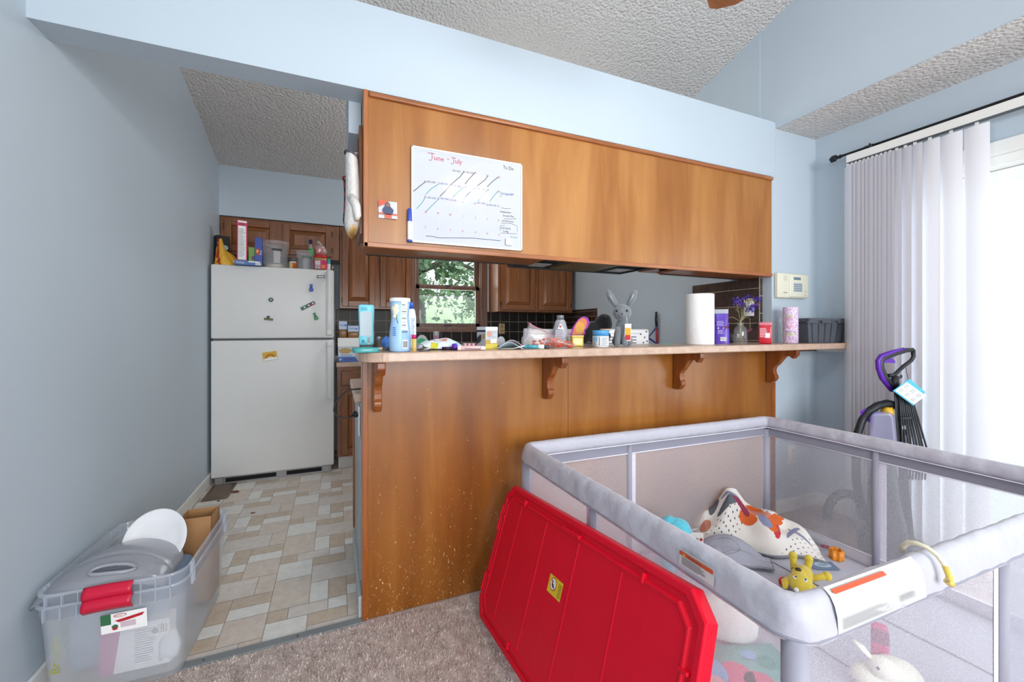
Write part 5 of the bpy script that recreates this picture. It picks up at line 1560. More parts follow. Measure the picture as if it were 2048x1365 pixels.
t, w_, h = bar('detergent_bottle', 'silver-grey bottle with diamond label standing behind the zip bag', 'bottle', 1103.5, 1138, 631, 1.78)
sv = M('silver_plastic', 'a3a5ac', 0.3, 0.1)
g = G(); g.lathe([(0.93, 0), (0.98, 0.008), (0.97, h * 0.2), (0.86, h * 0.5), (0.62, h * 0.78), (0.42, h * 0.87), (0.38, h * 0.88)], seg=32, sx=w_ / 2, sy=w_ * 0.28); g.build('body', sv, t)
g = G(); g.lathe([(0.42, h * 0.86), (0.42, h * 0.99), (0.38, h)], seg=24, sx=w_ / 2, sy=w_ * 0.4); g.build('cap', M('silver_cap', '7c7e84', 0.3, 0.1), t)
g = G(); O = (0, -w_ * 0.275, 0)
g.poly(O, RX, UZ, [(-w_ * 0.18, h * 0.55), (w_ * 0.18, h * 0.55), (0, h * 0.74)], 0, 0.002); g.disc(O, RX, UZ, 0, h * 0.63, 0.005, 0.005, 1, 0.003); lines(g, O, RX, UZ, -w_ * 0.28, h * 0.12, w_ * 0.3, h * 0.5, 11, 2, 4, 0.4); g.poly(O, RX, UZ, [(-w_ * 0.33, h * 0.1), (w_ * 0.33, h * 0.1), (w_ * 0.28, h * 0.52), (-w_ * 0.28, h * 0.52)], 3, 0.0006)
g.build('paper_label', [PAPER, M('label_red_dot', 'b23a4a', 0.5), PALE_INK, M('label_lilac', 'bdb8c8', 0.5)], t)

t, w_, h = bar('yellow_tub', 'small square yellow tub below the purple cut-out card', 'tub', 1139, 1167.5, 671, 1.70, 0.3)
g = G(); g.rbox(-w_ * 0.42, w_ * 0.42, -w_ * 0.34, w_ * 0.34, 0, h * 0.86, 0.004, 0, 2); g.build('body', M('tub_yellow', 'd6b956', 0.35), t)
g = G(); g.rbox(-w_ * 0.44, w_ * 0.44, -w_ * 0.36, w_ * 0.36, h * 0.84, h, 0.003, 0, 2); g.build('lid', M('tub_lid', 'dfcf74', 0.35), t)
g = G(); g.rect((-w_ * 0.4, -w_ * 0.34, 0), RX, UZ, 0.004, h * 0.15, w_ * 0.7, h * 0.7, 0, 0.001); lines(g, (-w_ * 0.4, -w_ * 0.34, 0), RX, UZ, 0.007, h * 0.2, w_ * 0.6, h * 0.66, 4, 1, 3); g.build('paper_label', [M('label_pale_yellow', 'efe3a4', 0.5), M('label_brown', '9a7d3c', 0.5)], t)
x, y, w_, h = spot(1139, 1179, 633, 1.755, BZ)
zl = at(1160, 672, Y=1.755).z - BZ
t = thing('cut_out_card', 'purple-edged leaf-shaped paper card with plain orange shape on the bar', 'card', (x, y, BZ), facing(x, y))
pts = [(-0.5, 0.0), (-0.42, 0.22), (-0.30, 0.5), (-0.05, 0.86), (0.2, 1.0), (0.42, 0.92), (0.5, 0.7), (0.42, 0.42), (0.28, 0.28), (0.30, 0.1), (0.18, 0.0)]
hh = h - zl
g = G(); g.prism([(a * w_, zl + b * hh) for a, b in pts], lambda a, b, q_: (a, q_, b), 0, 0.002, 0); g.box(-0.004, 0.004, 0, 0.002, 0, zl + 0.01, 0)
g.poly((0, 0, 0), RX, UZ, [(a * w_ * 0.76, zl + hh * 0.06 + b * hh * 0.86) for a, b in pts], 1, 0.0008); g.disc((0, 0, 0), RX, UZ, w_ * 0.02, zl + hh * 0.42, w_ * 0.24, hh * 0.3, 2, 0.0014)
g.build('card', [M('card_purple', 'a02aa8', 0.4), M('card_lilac_orange', 'd9824a', 0.4), M('card_amber', 'dca24c', 0.4)], t)

# black plush cap / cloth heap
t, w_, h = bar('black_cloth', 'heap of black fleecy cloth between purple card and grey plush rabbit', 'cloth', 1166, 1228, 627, 1.80)
g = G()
g.ball((w_ * 0.16, 0, h * 0.66), w_ * 0.28, 0.05, h * 0.32, 0, 24, 14, wob=0.08, seed=1)
g.tube([(-w_ * 0.48, -0.01, 0.012), (-w_ * 0.36, -0.01, h * 0.3), (-w_ * 0.16, 0, h * 0.55), (w_ * 0.12, 0, h * 0.58), (w_ * 0.3, 0, h * 0.45)], [0.012, 0.03, 0.035, 0.036, 0.03], 16, 1)
g.ball((w_ * 0.05, 0.0, h * 0.25), w_ * 0.36, 0.04, h * 0.26, 1, 20, 12, wob=0.1, seed=7)
g.build('cloth', [M('black_fleece', '0e0e11', 0.95, bmp=1, bs=90, bd=0.01, sheen=0.3), M('black_velour', '131218', 0.8, sheen=0.4)], t)

t, w_, h = bar('formula_tin', 'short white tin with blue top band in front of the black cloth', 'tin', 1185, 1218, 661, 1.60)
r = w_ / 2
g = G(); g.lathe([(r * 0.94, 0), (r, 0.004), (r, h * 0.66)], seg=32, m=0); g.lathe([(r, h * 0.66), (r, h * 0.97), (r * 0.97, h)], seg=32, m=1); g.build('body', [M('tin_white', 'dcdfe2', 0.35), M('tin_blue', '4a98cf', 0.35)], t)
g = G(); g.patch((0, 0, 0), r, -62, -22, h * 0.35, h * 0.62, 3); r_ = random.Random(2)
for k in range(9):
    g.patch((0, 0, 0), r, 6, r_.uniform(35, 58), h * (0.1 + 0.055 * k), h * (0.125 + 0.055 * k), 0, 0.001); g.patch((0, 0, 0), r, -58, r_.uniform(-40, -18), h * (0.06 + 0.03 * k), h * (0.075 + 0.03 * k), 0, 0.001)
for k in range(9):
    g.patch((0, 0, 0), r, -14, -4, h * (0.12 + 0.055 * k), h * (0.145 + 0.055 * k), 1, 0.001)
g.build('paper_label', [PALE_INK, INK, PAPER, M('tin_pale_blue', '7fb6dc', 0.4)], t)
t, w_, h = bar('tan_lid', 'tan round lid resting on the blue banded tin', 'jar lid', 1199, 1223, 657.5, 1.605, zb=BZ + h + 0.0006)
g = G(); g.lathe([(w_ / 2, 0), (w_ / 2, 0.004), (w_ * 0.46, 0.006)], seg=28); g.build('disc', M('tan_card', 'c2a98c', 0.6), t)

# plain grey plush rabbit
t, w_, h = bar('plush_rabbit', 'grey plush rabbit with long upright ears sitting on the bar', 'plush toy', 1208, 1277, 578, 1.62, -0.12)
GP = M('grey_plush', '70767c', 0.95, var=0.12, vs=40, bmp=0.6, bs=160, bd=0.004, sheen=0.5)
GPL = M('light_grey_plush', '9aa0a6', 0.95, var=0.1, vs=40, bmp=0.6, bs=160, bd=0.004, sheen=0.5)
s_ = h
g = G(); g.lathe([(0.0, 0.03 * s_), (0.115 * s_, 0.05 * s_), (0.14 * s_, 0.13 * s_), (0.125 * s_, 0.24 * s_), (0.095 * s_, 0.36 * s_), (0.075 * s_, 0.44 * s_), (0.0, 0.47 * s_)], (0, 0.012, 0), 24, 0)
g.ball((-0.10 * s_, 0.03, 0.09 * s_), 0.075 * s_, 0.10 * s_, 0.085 * s_, 0, 16, 10); g.ball((0.11 * s_, 0.03, 0.09 * s_), 0.075 * s_, 0.10 * s_, 0.085 * s_, 0, 16, 10)
g.build('body', GP, t)
g = G(); g.ball((0.02 * s_, -0.012, 0.585 * s_), 0.155 * s_, 0.13 * s_, 0.145 * s_, 0, 28, 18); g.ball((0.035 * s_, -0.012 - 0.10 * s_, 0.545 * s_), 0.075 * s_, 0.055 * s_, 0.055 * s_, 0, 16, 10)
hd = g.build('head', GP, t)
g = G()
for sx in (-0.055, 0.115):
    g.ball((sx * s_, -0.012 - 0.115 * s_, 0.61 * s_), 0.017 * s_, 0.012 * s_, 0.02 * s_, 0, 12, 8)
g.ball((0.038 * s_, -0.012 - 0.157 * s_, 0.56 * s_), 0.013 * s_, 0.008 * s_, 0.01 * s_, 0, 10, 8)
g.build('eye', M('black_button', '101013', 0.2), hd)
for sx in (-1, 1):
    bx = 0.02 * s_ + sx * 0.075 * s_
    tip = (-0.30 * w_ / 0.5 * 0.5 if sx < 0 else 0.36 * w_)
    ex = -w_ * 0.40 if sx < 0 else w_ * 0.42
    g = G(); g.tube([(bx, 0, 0.66 * s_), (bx + (ex - bx) * 0.35, 0, 0.76 * s_), (bx + (ex - bx) * 0.7, 0, 0.86 * s_), (bx + (ex - bx) * 0.92, 0, 0.95 * s_), (ex, 0, (0.995 if sx < 0 else 0.965) * s_)], [0.035 * s_, 0.062 * s_, 0.07 * s_, 0.05 * s_, 0.010 * s_], 16, 0, flat=0.9)
    ear = g.build('ear', GP, t)
    g = G(); g.tube([(bx + (ex - bx) * 0.3, -0.045 * s_, 0.75 * s_), (bx + (ex - bx) * 0.68, -0.055 * s_, 0.855 * s_), (bx + (ex - bx) * 0.92, -0.018 * s_, 0.94 * s_)], [0.015 * s_, 0.04 * s_, 0.012 * s_], 12, 0, flat=0.4); g.build('ear_lining', GPL, ear)
for x_, y_ in ((-0.05, -0.11), (0.075, -0.11)):
    g = G(); g.tube([(x_ * s_, -0.05 * s_, 0.33 * s_), (x_ * s_, y_ * s_, 0.17 * s_), (x_ * s_, (y_ - 0.02) * s_, 0.045 * s_), (x_ * s_, (y_ - 0.06) * s_, 0.035 * s_)], [0.045 * s_, 0.045 * s_, 0.05 * s_, 0.03 * s_], 14); g.build('leg', GP, t)
g = G(); g.prism([(0, 0), (0.105, 0), (0.105, 0.29), (0, 0.29)], lambda a, b, q_: (0.07 * s_ + a * s_ + b * 0.03 * s_, -0.155 * s_ + q_, 0.10 * s_ + b * s_), 0, 0.002, 0)
O = (0.07 * s_, -0.155 * s_, 0.10 * s_); g.rect(O, RX, UZ, 0.012 * s_, 0.015 * s_, 0.1 * s_, 0.10 * s_, 1, 0.001); g.rect(O, RX, UZ, 0.015 * s_, 0.10 * s_, 0.105 * s_, 0.22 * s_, 2, 0.001)
g.build('swing_tag', [PAPER, M('tag_red', 'c9323a', 0.4), M('tag_yellow', 'e2b13e', 0.4)], t, bevel=0.0006)
g = G(); g.tube([(0.10 * s_, -0.13 * s_, 0.52 * s_), (0.12 * s_, -0.152 * s_, 0.39 * s_)], 0.0008, 5); g.build('tag_string', PAPER, t)

# teal smear
a = at(1333, 688.6, Z=BZ)
g = G(); g.lathe([(0.04, 0), (0.038, 0.0012)], seg=24, sy=0.6); o = g.build('paper_scrap', M('teal_paper', '6fd0bf', 0.5)); tag(o, 'small flat teal paper scrap between plush rabbit and paper towels', 'paper'); o.location = (a.x, min(a.y, 1.80), BZ)

t, w_, h = bar('paper_towel_roll', 'full white paper towel roll standing on the bar', 'paper towels', 1371, 1428.5, 589, 1.66)
r = w_ / 2
g = G(); g.lathe([(r * 0.985, 0), (r, 0.003), (r, h - 0.003), (r * 0.985, h), (r * 0.28, h), (r * 0.28, h - 0.01), (0, h - 0.01)], seg=48); g.build('roll', M('quilted_paper', 'ececec', 0.9, var=0.0, bmp=0.6, bs=110, bd=0.004), t)
g = G(); g.lathe([(r * 0.29, h - 0.012), (r * 0.29, h + 0.0005), (r * 0.24, h + 0.0005), (r * 0.24, h - 0.012)], seg=24, cap=False); g.build('core', M('core_brown', 'a08a6c', 0.8), t)

t, w_, h = bar('purple_pouch', 'upright bright purple pouch beside the paper towel roll', 'pouch', 1425.5, 1459, 619, 1.72, 0.1)
def fn(u, v):
    a = 2 * PI * u; k = (0.86 if v > 0.62 else 1 - 0.1 * (v / 0.62) ** 2); th = 0.026 * (1 - v ** 2 * 0.95)
    return (w_ / 2 * k * math.copysign(abs(math.cos(a)) ** 0.5, math.cos(a)), th * math.copysign(abs(math.sin(a)) ** 0.8, math.sin(a)), h * v)
g = G(); g.grid(fn, 36, 16, 0, mf=lambda u, v: 1 if v > 0.87 else 0); g.build('pouch', [M('purple_film', '5b3bb5', 0.3), M('grey_seal', 'aeb3bd', 0.4)], t)
g = G(); O = (-w_ / 2, -0.028, 0); lines(g, O, RX, UZ, w_ * 0.2, h * 0.5, w_ * 0.75, h * 0.66, 4, 0, 3, 0.6); lines(g, O, RX, UZ, w_ * 0.25, h * 0.28, w_ * 0.75, h * 0.40, 3, 0, 4, 0.6)
g.disc(O, RX, UZ, w_ * 0.3, h * 0.45, 0.004, 0.004, 1); g.disc(O, RX, UZ, w_ * 0.6, h * 0.45, 0.004, 0.004, 1); barcode(g, O, RX, UZ, w_ * 0.42, h * 0.08, w_ * 0.78, h * 0.19, 1, 2)
g.build('printing', [M('lilac_print', 'a996e0', 0.5), PAPER, INK], t)

# vase with dried flowers
t, w_, h = bar('glass_vase', 'small clear glass bottle vase holding dried purple flowers', 'vase', 1467, 1495, 645, 1.66)
GL = veil('thin_glass', 'd5dde0', 0.16, 0.05, 0.2, gloss=0.45)
r = w_ / 2
g = G(); g.lathe([(r * 0.9, 0), (r, 0.004), (r, h * 0.6), (r * 0.85, h * 0.72), (r * 0.45, h * 0.85), (r * 0.45, h * 0.97), (r * 0.55, h)], seg=28, cap=False); g.lathe([(r * 0.86, 0.001), (r * 0.86, 0.006)], seg=28); g.build('bottle', GL, t)
vx, vy = t.location.x, t.location.y; vh = h
STEM = M('dried_stem', '9a9468', 0.8, var=0.15, vs=30)
flabs = ('dried purple statice sprig in the glass vase', 'dried cream flower stem in the glass vase', 'dried stem with drooping dark red bud in the vase')
r_ = random.Random(21)
def sprig(i, px, py, color_i, droop=False):
    tip = at(px, py, Y=vy + r_.uniform(-0.03, 0.03))
    t = thing('dried_flower', ['dried purple blossom stem leaning left in the glass vase', 'dried purple blossom stem left of the vase centre', 'tall dried purple blossom stem against the outlet', 'dried purple blossom stem leaning right towards the plastic bag', 'dried cream flower at the top of the vase bouquet', 'dried dark red flower at the right of the bouquet', 'drooping dried bud hanging left of the vase', 'drooping dried dark bud hanging right of the vase', 'low dried purple blossom in the middle of the bouquet', 'small dried purple blossom near the cream flower'][i], 'dried flower', (vx, vy, BZ + 0.002), 0, 'dried flowers in the glass vase')
    T = tip - Vector((vx, vy, BZ + 0.002))
    bx_, by_ = r_.uniform(-0.012, 0.012), r_.uniform(-0.01, 0.01)
    g = G()
    if droop:
        sg = 1 if T.x > 0 else -1
        g.tube([(bx_, by_, 0.004), (-0.004 * sg, 0, vh), (T.x * 0.6, T.y * 0.5, vh + 0.028), (T.x, T.y, vh + 0.02), (T.x, T.y, T.z)], 0.0011, 6)
    else:
        g.tube([(bx_, by_, 0.004), (-bx_ * 0.3, -by_ * 0.3, vh), (T.x * 0.45, T.y * 0.45, vh + (T.z - vh) * 0.5), (T.x, T.y, T.z)], [0.0016, 0.0013, 0.001, 0.001], 6)
        for k in range(5):
            f_ = 0.45 + 0.1 * k; a = r_.uniform(0, 2 * PI)
            b0 = Vector((T.x * f_ * 0.9, T.y * f_ * 0.9, vh + (T.z - vh) * f_)); g.tube([b0, b0 + Vector((0.02 * math.cos(a), 0.02 * math.sin(a), 0.018))], [0.0009, 0.0004], 5)
    g.build('stem', STEM, t)
    g = G(); mats = [[M('statice_purple', '5a3fae', 0.7), M('statice_dark', '3a2b86', 0.7)], [M('dried_cream', 'c9bd92', 0.8), M('dried_tan', '9c8a5c', 0.8)], [M('dried_maroon', '4d1a2c', 0.8), M('dried_pink', 'a8567a', 0.8)]][color_i]
    n = 60 if color_i == 0 else 34; sp = 0.027 if color_i == 0 else 0.016
    if droop: n, sp = 18, 0.012
    for k in range(n):
        d = Vector((r_.gauss(0, 1), r_.gauss(0, 1), r_.gauss(0, 0.8))).normalized() * sp * r_.uniform(0.35, 1)
        c_ = T + d; u_ = Vector((r_.gauss(0, 1), r_.gauss(0, 1), r_.gauss(0, 1))).normalized() * 0.0065; v_ = u_.cross(Vector((r_.gauss(0, 1), r_.gauss(0, 1), r_.gauss(0, 1)))).normalized() * 0.0042
        g.add([c_ - u_, c_ - v_, c_ + u_, c_ + v_], [(0, 1, 2, 3)], r_.randrange(2))
    g.build('blossom', mats, t)
for i, (px, py, ci, dr_) in enumerate(((1472, 603, 0, False), (1485, 612, 0, False), (1494, 596, 0, False), (1514, 600, 0, False), (1499, 602, 1, False), (1511, 611, 2, False), (1454, 655, 2, True), (1500, 662, 2, True), (1497, 618, 0, False), (1507, 615, 0, False))):
    sprig(i, px, py, ci, dr_)

t, w_, h = bar('red_jar', 'small red jar with pale pink lid in front of the plastic bag', 'jar', 1517, 1544, 645, 1.60)
RP = M('red_gel', 'c81e30', 0.2, coat=0.5)
g = G(); g.rbox(-w_ / 2, w_ / 2, -w_ / 2, w_ / 2, 0, h * 0.86, 0.008, 0, 3); g.build('body', RP, t)
g = G(); g.rbox(-w_ * 0.49, w_ * 0.49, -w_ * 0.49, w_ * 0.49, h * 0.84, h, 0.006, 0, 3); g.build('lid', M('pale_pink_lid', 'db7f8e', 0.3), t)
g = G(); O = (-w_ / 2, -w_ / 2, 0); lines(g, O, RX, UZ, w_ * 0.1, h * 0.3, w_ * 0.65, h * 0.74, 8, 0, 5, 0.7); g.rect(O, RX, UZ, w_ * 0.5, h * 0.28, w_ * 0.84, h * 0.5, 1, 0.001); g.build('paper_label', [M('label_pink', 'e3a0a8', 0.5), PAPER], t)

t, w_, h = bar('quilted_bag', 'clear quilted plastic bag standing behind the red jar', 'bag', 1511, 1566, 620, 1.79)
g = G(); r2 = w_ / 2
g.lathe([(0.85, 0.0), (0.98, 0.02), (1.0, h * 0.5), (0.97, h * 0.72), (0.97, h)], seg=32, sx=r2, sy=0.025, cap=False); g.build('body', veil('quilt_film', 'eef1f4', 0.6, 0.15, 0.3, gloss=0.3), t)
g = G()
for k in range(-3, 5):
    g.tube([(max(-r2, min(r2, k * 0.03 + d * 0.10 * f_)), -0.026, 0.01 + (h * 0.9) * f_) for f_ in (0, 0.5, 1) for d in (1,)], 0.0007, 4); g.tube([(max(-r2, min(r2, k * 0.03 - 0.10 * f_)), -0.026, 0.01 + (h * 0.9) * f_) for f_ in (0, 0.5, 1)], 0.0007, 4)
g.build('quilting', M('white_stitch', 'f2f2f4', 0.4), t)
g = G(); g.rect((0, -0.026, 0), RX, UZ, -r2 * 0.95, h * 0.74, r2 * 0.95, h * 0.97, 0, 0.001); g.build('header_band', veil('pale_band', 'c9ced6', 0.6), t)

t, w_, h = bar('floral_canister', 'tall pale pink floral canister between red jar and grey bin', 'canister', 1565, 1597, 615, 1.62)
r = w_ / 2
g = G(); g.lathe([(r * 0.96, 0), (r, 0.003), (r, h - 0.003), (r * 0.96, h)], seg=36)
m, nt, b = newmat('pink_speckled_can'); v = coords(nt); sep = nt.nodes.new('ShaderNodeSeparateXYZ'); nt.links.new(v, sep.inputs[0]); f = noise(nt, v, 170, 2, 0.6); f2 = noise(nt, v, 34, 3, 0.6)
mx = nt.nodes.new('ShaderNodeMix'); mx.data_type = 'RGBA'; nt.links.new(ramp(nt, f, [(0.53, 0.0), (0.57, 1.0)]), mx.inputs[0]); nt.links.new(ramp(nt, f2, [(0.4, 'e8dfe8'), (0.6, 'dcc4dc')]), mx.inputs[6]); mx.inputs[7].default_value = (*lin('b48cc4'), 1); nt.links.new(mx.outputs[2], b.inputs['Base Color']); b.inputs['Roughness'].default_value = 0.4
g.build('body', m, t)
g = G(); yy = -r * 1.0
for k in range(9):
    a = 2 * PI * k / 9; g.patch((0, 0, 0), r, -8 + 26 * math.cos(a) - 8, -8 + 26 * math.cos(a) + 8, h * (0.56 + 0.13 * math.sin(a)) - 0.006, h * (0.56 + 0.13 * math.sin(a)) + 0.006, 0, 0.0008 + 0.0002 * (k % 3), 3)
for k in range(6):
    g.patch((0, 0, 0), r, -28 + 9 * k, -24 + 9 * k, h * (0.70 + 0.02 * (k % 2)), h * (0.80 - 0.02 * (k % 3)), 1, 0.0012, 2)
for k, ch in enumerate('MATCH ME'):
    if ch != ' ':
        an = math.radians(-34 + 9 * k) - PI / 2; O = (r * 1.0 * math.cos(an), r * 1.0 * math.sin(an), 0)
        g.text(ch, O, (-math.sin(an), math.cos(an), 0), UZ, -0.004, h * 0.30, 0.011, 2, lift=0.001)
for k in range(9):
    g.patch((0, 0, 0), r, -34 + 7.5 * k, -29 + 7.5 * k, h * 0.22, h * (0.26 + 0.01 * (k % 3)), 1, 0.0012, 2)
g.build('printing', [M('bloom_pink', 'dd9fb8', 0.5), M('leaf_lime', 'c0cf74', 0.5), M('print_plum', '6f5a78', 0.5)], t)

# dark grey storage bin
x, y, w_, h = spot(1549, 1684, 638, 1.67, BZ)
t = thing('grey_storage_bin', 'dark grey open plastic bin at the right end of the bar', 'bin', (x + 0.02, 1.640, BZ), -0.12)
w_ = 0.335; dpt = 0.165
g = G()
GB = M('slate_plastic', '52565e', 0.45)
tx_, ty_ = w_ / 2, dpt / 2; k_ = 0.86
def ring(sx_, sy_, z): return [(-sx_, -sy_, z), (sx_, -sy_, z), (sx_, sy_, z), (-sx_, sy_, z)]
vs = ring(tx_ * k_, ty_ * k_, 0) + ring(tx_, ty_, h * 0.98) + ring(tx_ * 0.98, ty_ * 0.97, h * 0.98) + ring(tx_ * k_ * 0.98, ty_ * k_ * 0.97, 0.004)
fs = [(3, 2, 1, 0), (12, 13, 14, 15)]
for a in range(4):
    b_ = (a + 1) % 4
    fs += [(a, b_, 4 + b_, 4 + a), (4 + a, 4 + b_, 8 + b_, 8 + a), (8 + a, 8 + b_, 12 + b_, 12 + a)]
g.add(vs, fs)
g.build('body', GB, t, bevel=0.004)
g = G()
for i in range(6):
    xx = -tx_ * k_ + 0.03 + i * (2 * tx_ * k_ - 0.06) / 5
    xt = xx / k_
    g.add([(xx - 0.003, -ty_ * k_ - 0.001, 0.004), (xx + 0.003, -ty_ * k_ - 0.001, 0.004), (xt + 0.003, -ty_ - 0.001, h * 0.8), (xt - 0.003, -ty_ - 0.001, h * 0.8), (xx - 0.003, -ty_ * k_ - 0.002, 0.004), (xx + 0.003, -ty_ * k_ - 0.002, 0.004), (xt + 0.003, -ty_ - 0.002, h * 0.8), (xt - 0.003, -ty_ - 0.002, h * 0.8)], [(4, 5, 6, 7), (0, 4, 7, 3), (1, 2, 6, 5), (0, 1, 5, 4)])
g.build('rib', M('slate_dark', '3f434a', 0.5), t)
g = G()
for x0_, x1_, zl_ in ((-tx_ - 0.012, -tx_ * 0.62, 0.80), (-tx_ * 0.62, -tx_ * 0.40, 0.90), (-tx_ * 0.40, tx_ * 0.02, 0.80), (tx_ * 0.02, tx_ * 0.38, 0.90), (tx_ * 0.38, tx_ + 0.012, 0.80)):
    g.box(x0_, x1_, -ty_ - 0.012, -ty_ + 0.001, h * zl_, h)
g.box(-tx_ - 0.012, tx_ + 0.012, ty_ - 0.001, ty_ + 0.012, h * 0.85, h); g.box(-tx_ - 0.012, -tx_ + 0.001, -ty_ - 0.012, ty_ + 0.012, h * 0.85, h); g.box(tx_ - 0.001, tx_ + 0.012, -ty_ - 0.012, ty_ + 0.012, h * 0.85, h)
g.build('rim', GB, t, bevel=0.0015)
# small dark strip under the vase side
t, w_, h = bar('small_gadget', 'small black gadget lying behind the glass vase', 'gadget', 1455, 1468, 668, 1.80)
g = G(); g.rbox(-w_ / 2, w_ / 2, -0.01, 0.01, 0, h, 0.003); g.build('body', BLACK, t)
# ---------------------------------------------------------------- ceiling fan with light, added unseen kitchen light
fx_, fy_ = 0.84, 0.66
zc = ceil_z(fy_)
t = thing('ceiling_fan', 'ceiling fan with wood-tone blades hanging from the vaulted ceiling', 'ceiling fan', (fx_, fy_, 2.33))
BRS = M('fan_brass', '8a6f42', 0.3, 0.8)
g = G(); g.lathe([(0.012, 0.12), (0.012, zc - 2.33)], seg=12); g.lathe([(0.012, zc - 2.33 - 0.10), (0.07, zc - 2.33 - 0.03), (0.07, zc - 2.33 + 0.02)], seg=24); g.build('downrod', BRS, t)
g = G(); g.lathe([(0.03, 0.14), (0.11, 0.10), (0.12, 0.03), (0.10, -0.02), (0.05, -0.05), (0.04, -0.09)], seg=32); g.build('motor', BRS, t)
BLW = wood('fan_blade_wood', [(0.3, '6b4026'), (0.55, '8f5c3a'), (0.8, 'a87550')], (3, 24, 24), 0.4, 0.2)
tip = at(1452, 12, D=1.50)
a0 = math.atan2(tip.y - fy_, tip.x - fx_)
Lb = math.hypot(tip.x - fx_, tip.y - fy_)
dzb = tip.z - 2.33
for k in range(5):
    a = a0 + k * 2 * PI / 5
    g = G()
    out = [(0.16, -0.045), (Lb - 0.05, -0.062), (Lb - 0.015, -0.055), (Lb, -0.03), (Lb + 0.002, 0.03), (Lb - 0.012, 0.055), (Lb - 0.05, 0.062), (0.16, 0.045)]
    ca, sa = math.cos(a), math.sin(a)
    g.prism(out, lambda u, v, q_: (u * ca - v * sa, u * sa + v * ca, dzb + q_ + v * 0.08), -0.004, 0.004); g.build('blade', BLW, t, bevel=0.002)
    g = G(); g.tube([(0.09 * ca, 0.09 * sa, 0.0), (0.2 * ca, 0.2 * sa, dzb + 0.006)], [0.012, 0.02], 8, flat=0.4); g.build('blade_arm', BRS, t)
for k in range(4):
    a = a0 + PI / 4 + k * PI / 2
    px_, py_ = 0.11 * math.cos(a), 0.11 * math.sin(a)
    g = G(); g.tube([(0.03 * math.cos(a), 0.03 * math.sin(a), -0.08), (px_, py_, -0.10)], 0.01, 8); g.lathe([(0.018, -0.095), (0.05, -0.13), (0.062, -0.19), (0.058, -0.19), (0.045, -0.13)], (px_, py_, 0), 20, cap=False)
    s_o = g.build('lamp_shade', veil('frosted_shade', 'fff6e6', 0.5, 0.3, 0.6), t)
    g = G(); g.ball((px_, py_, -0.16), 0.024, m=0); g.build('bulb', M('bulb_glow', 'fff2df', 0.5, var=0, emis=18), s_o)
    point_light('fan_bulb', (fx_ + px_, fy_ + py_, 2.33 - 0.225), 3.6, 0.03, (1.0, 0.965, 0.92))
t = thing('added_ceiling_light', 'added unseen round light on the sloped kitchen ceiling', 'ceiling light', (1.15, 3.1, ceil_z(3.1)))
g = G(); g.lathe([(0.17, 0.03), (0.17, -0.05), (0.12, -0.05)], seg=32, cap=False); g.build('rim', BRS, t)
g = G(); g.lathe([(0.16, -0.03), (0.15, -0.075), (0.10, -0.11), (0.0, -0.125)], seg=32); g.build('diffuser', M('diffuser_glow', 'fff7ea', 0.5, var=0, emis=2.0), t)
point_light('added_kitchen_fill', (1.15, 3.1, ceil_z(3.1) - 0.24), 20, 0.12, (1.0, 0.975, 0.94))  # lamp added out of view behind the header to brighten the kitchen

# ---------------------------------------------------------------- curtain rod, vertical blinds
XD = 2.845
rz = at(1683, 312.5, X=2.82).z
r0 = at(1683, 312.5, X=2.82)
t = thing('curtain_rod', 'black curtain rod above the sliding door blinds', 'curtain rod', (2.82, 0, rz))
g = G(); g.tube([(0, r0.y, 0), (0, -0.6, 0)], 0.0075, 12); g.build('pole', BLACK, t)
g = G(); g.lathe([(0.008, 0), (0.010, 0.006), (0.014, 0.012), (0.009, 0.02), (0.012, 0.028), (0.020, 0.034), (0.021, 0.058), (0.017, 0.064)], seg=4, smooth=False)
g.v = [(a, r0.y - 0.004 + c_, b) for a, b, c_ in g.v]; g.build('finial', BLACK, t)
bY = at(1742, 297, X=2.82).y
g = G(); g.tube([(0.085, bY, -0.01), (0.0, bY, -0.016)], 0.006, 8); g.tube([(0.0, bY, -0.014), (-0.014, bY, -0.002), (-0.012, bY, 0.012)], 0.005, 8); g.box(0.082, 0.088, bY - 0.012, bY + 0.012, -0.03, 0.02); g.build('bracket', BLACK, t)
g = G(); g.tube([(0, bY + 0.03, 0), (0, bY - 0.01, 0)], 0.010, 12); g.build('pole_joint', BLACK, t)

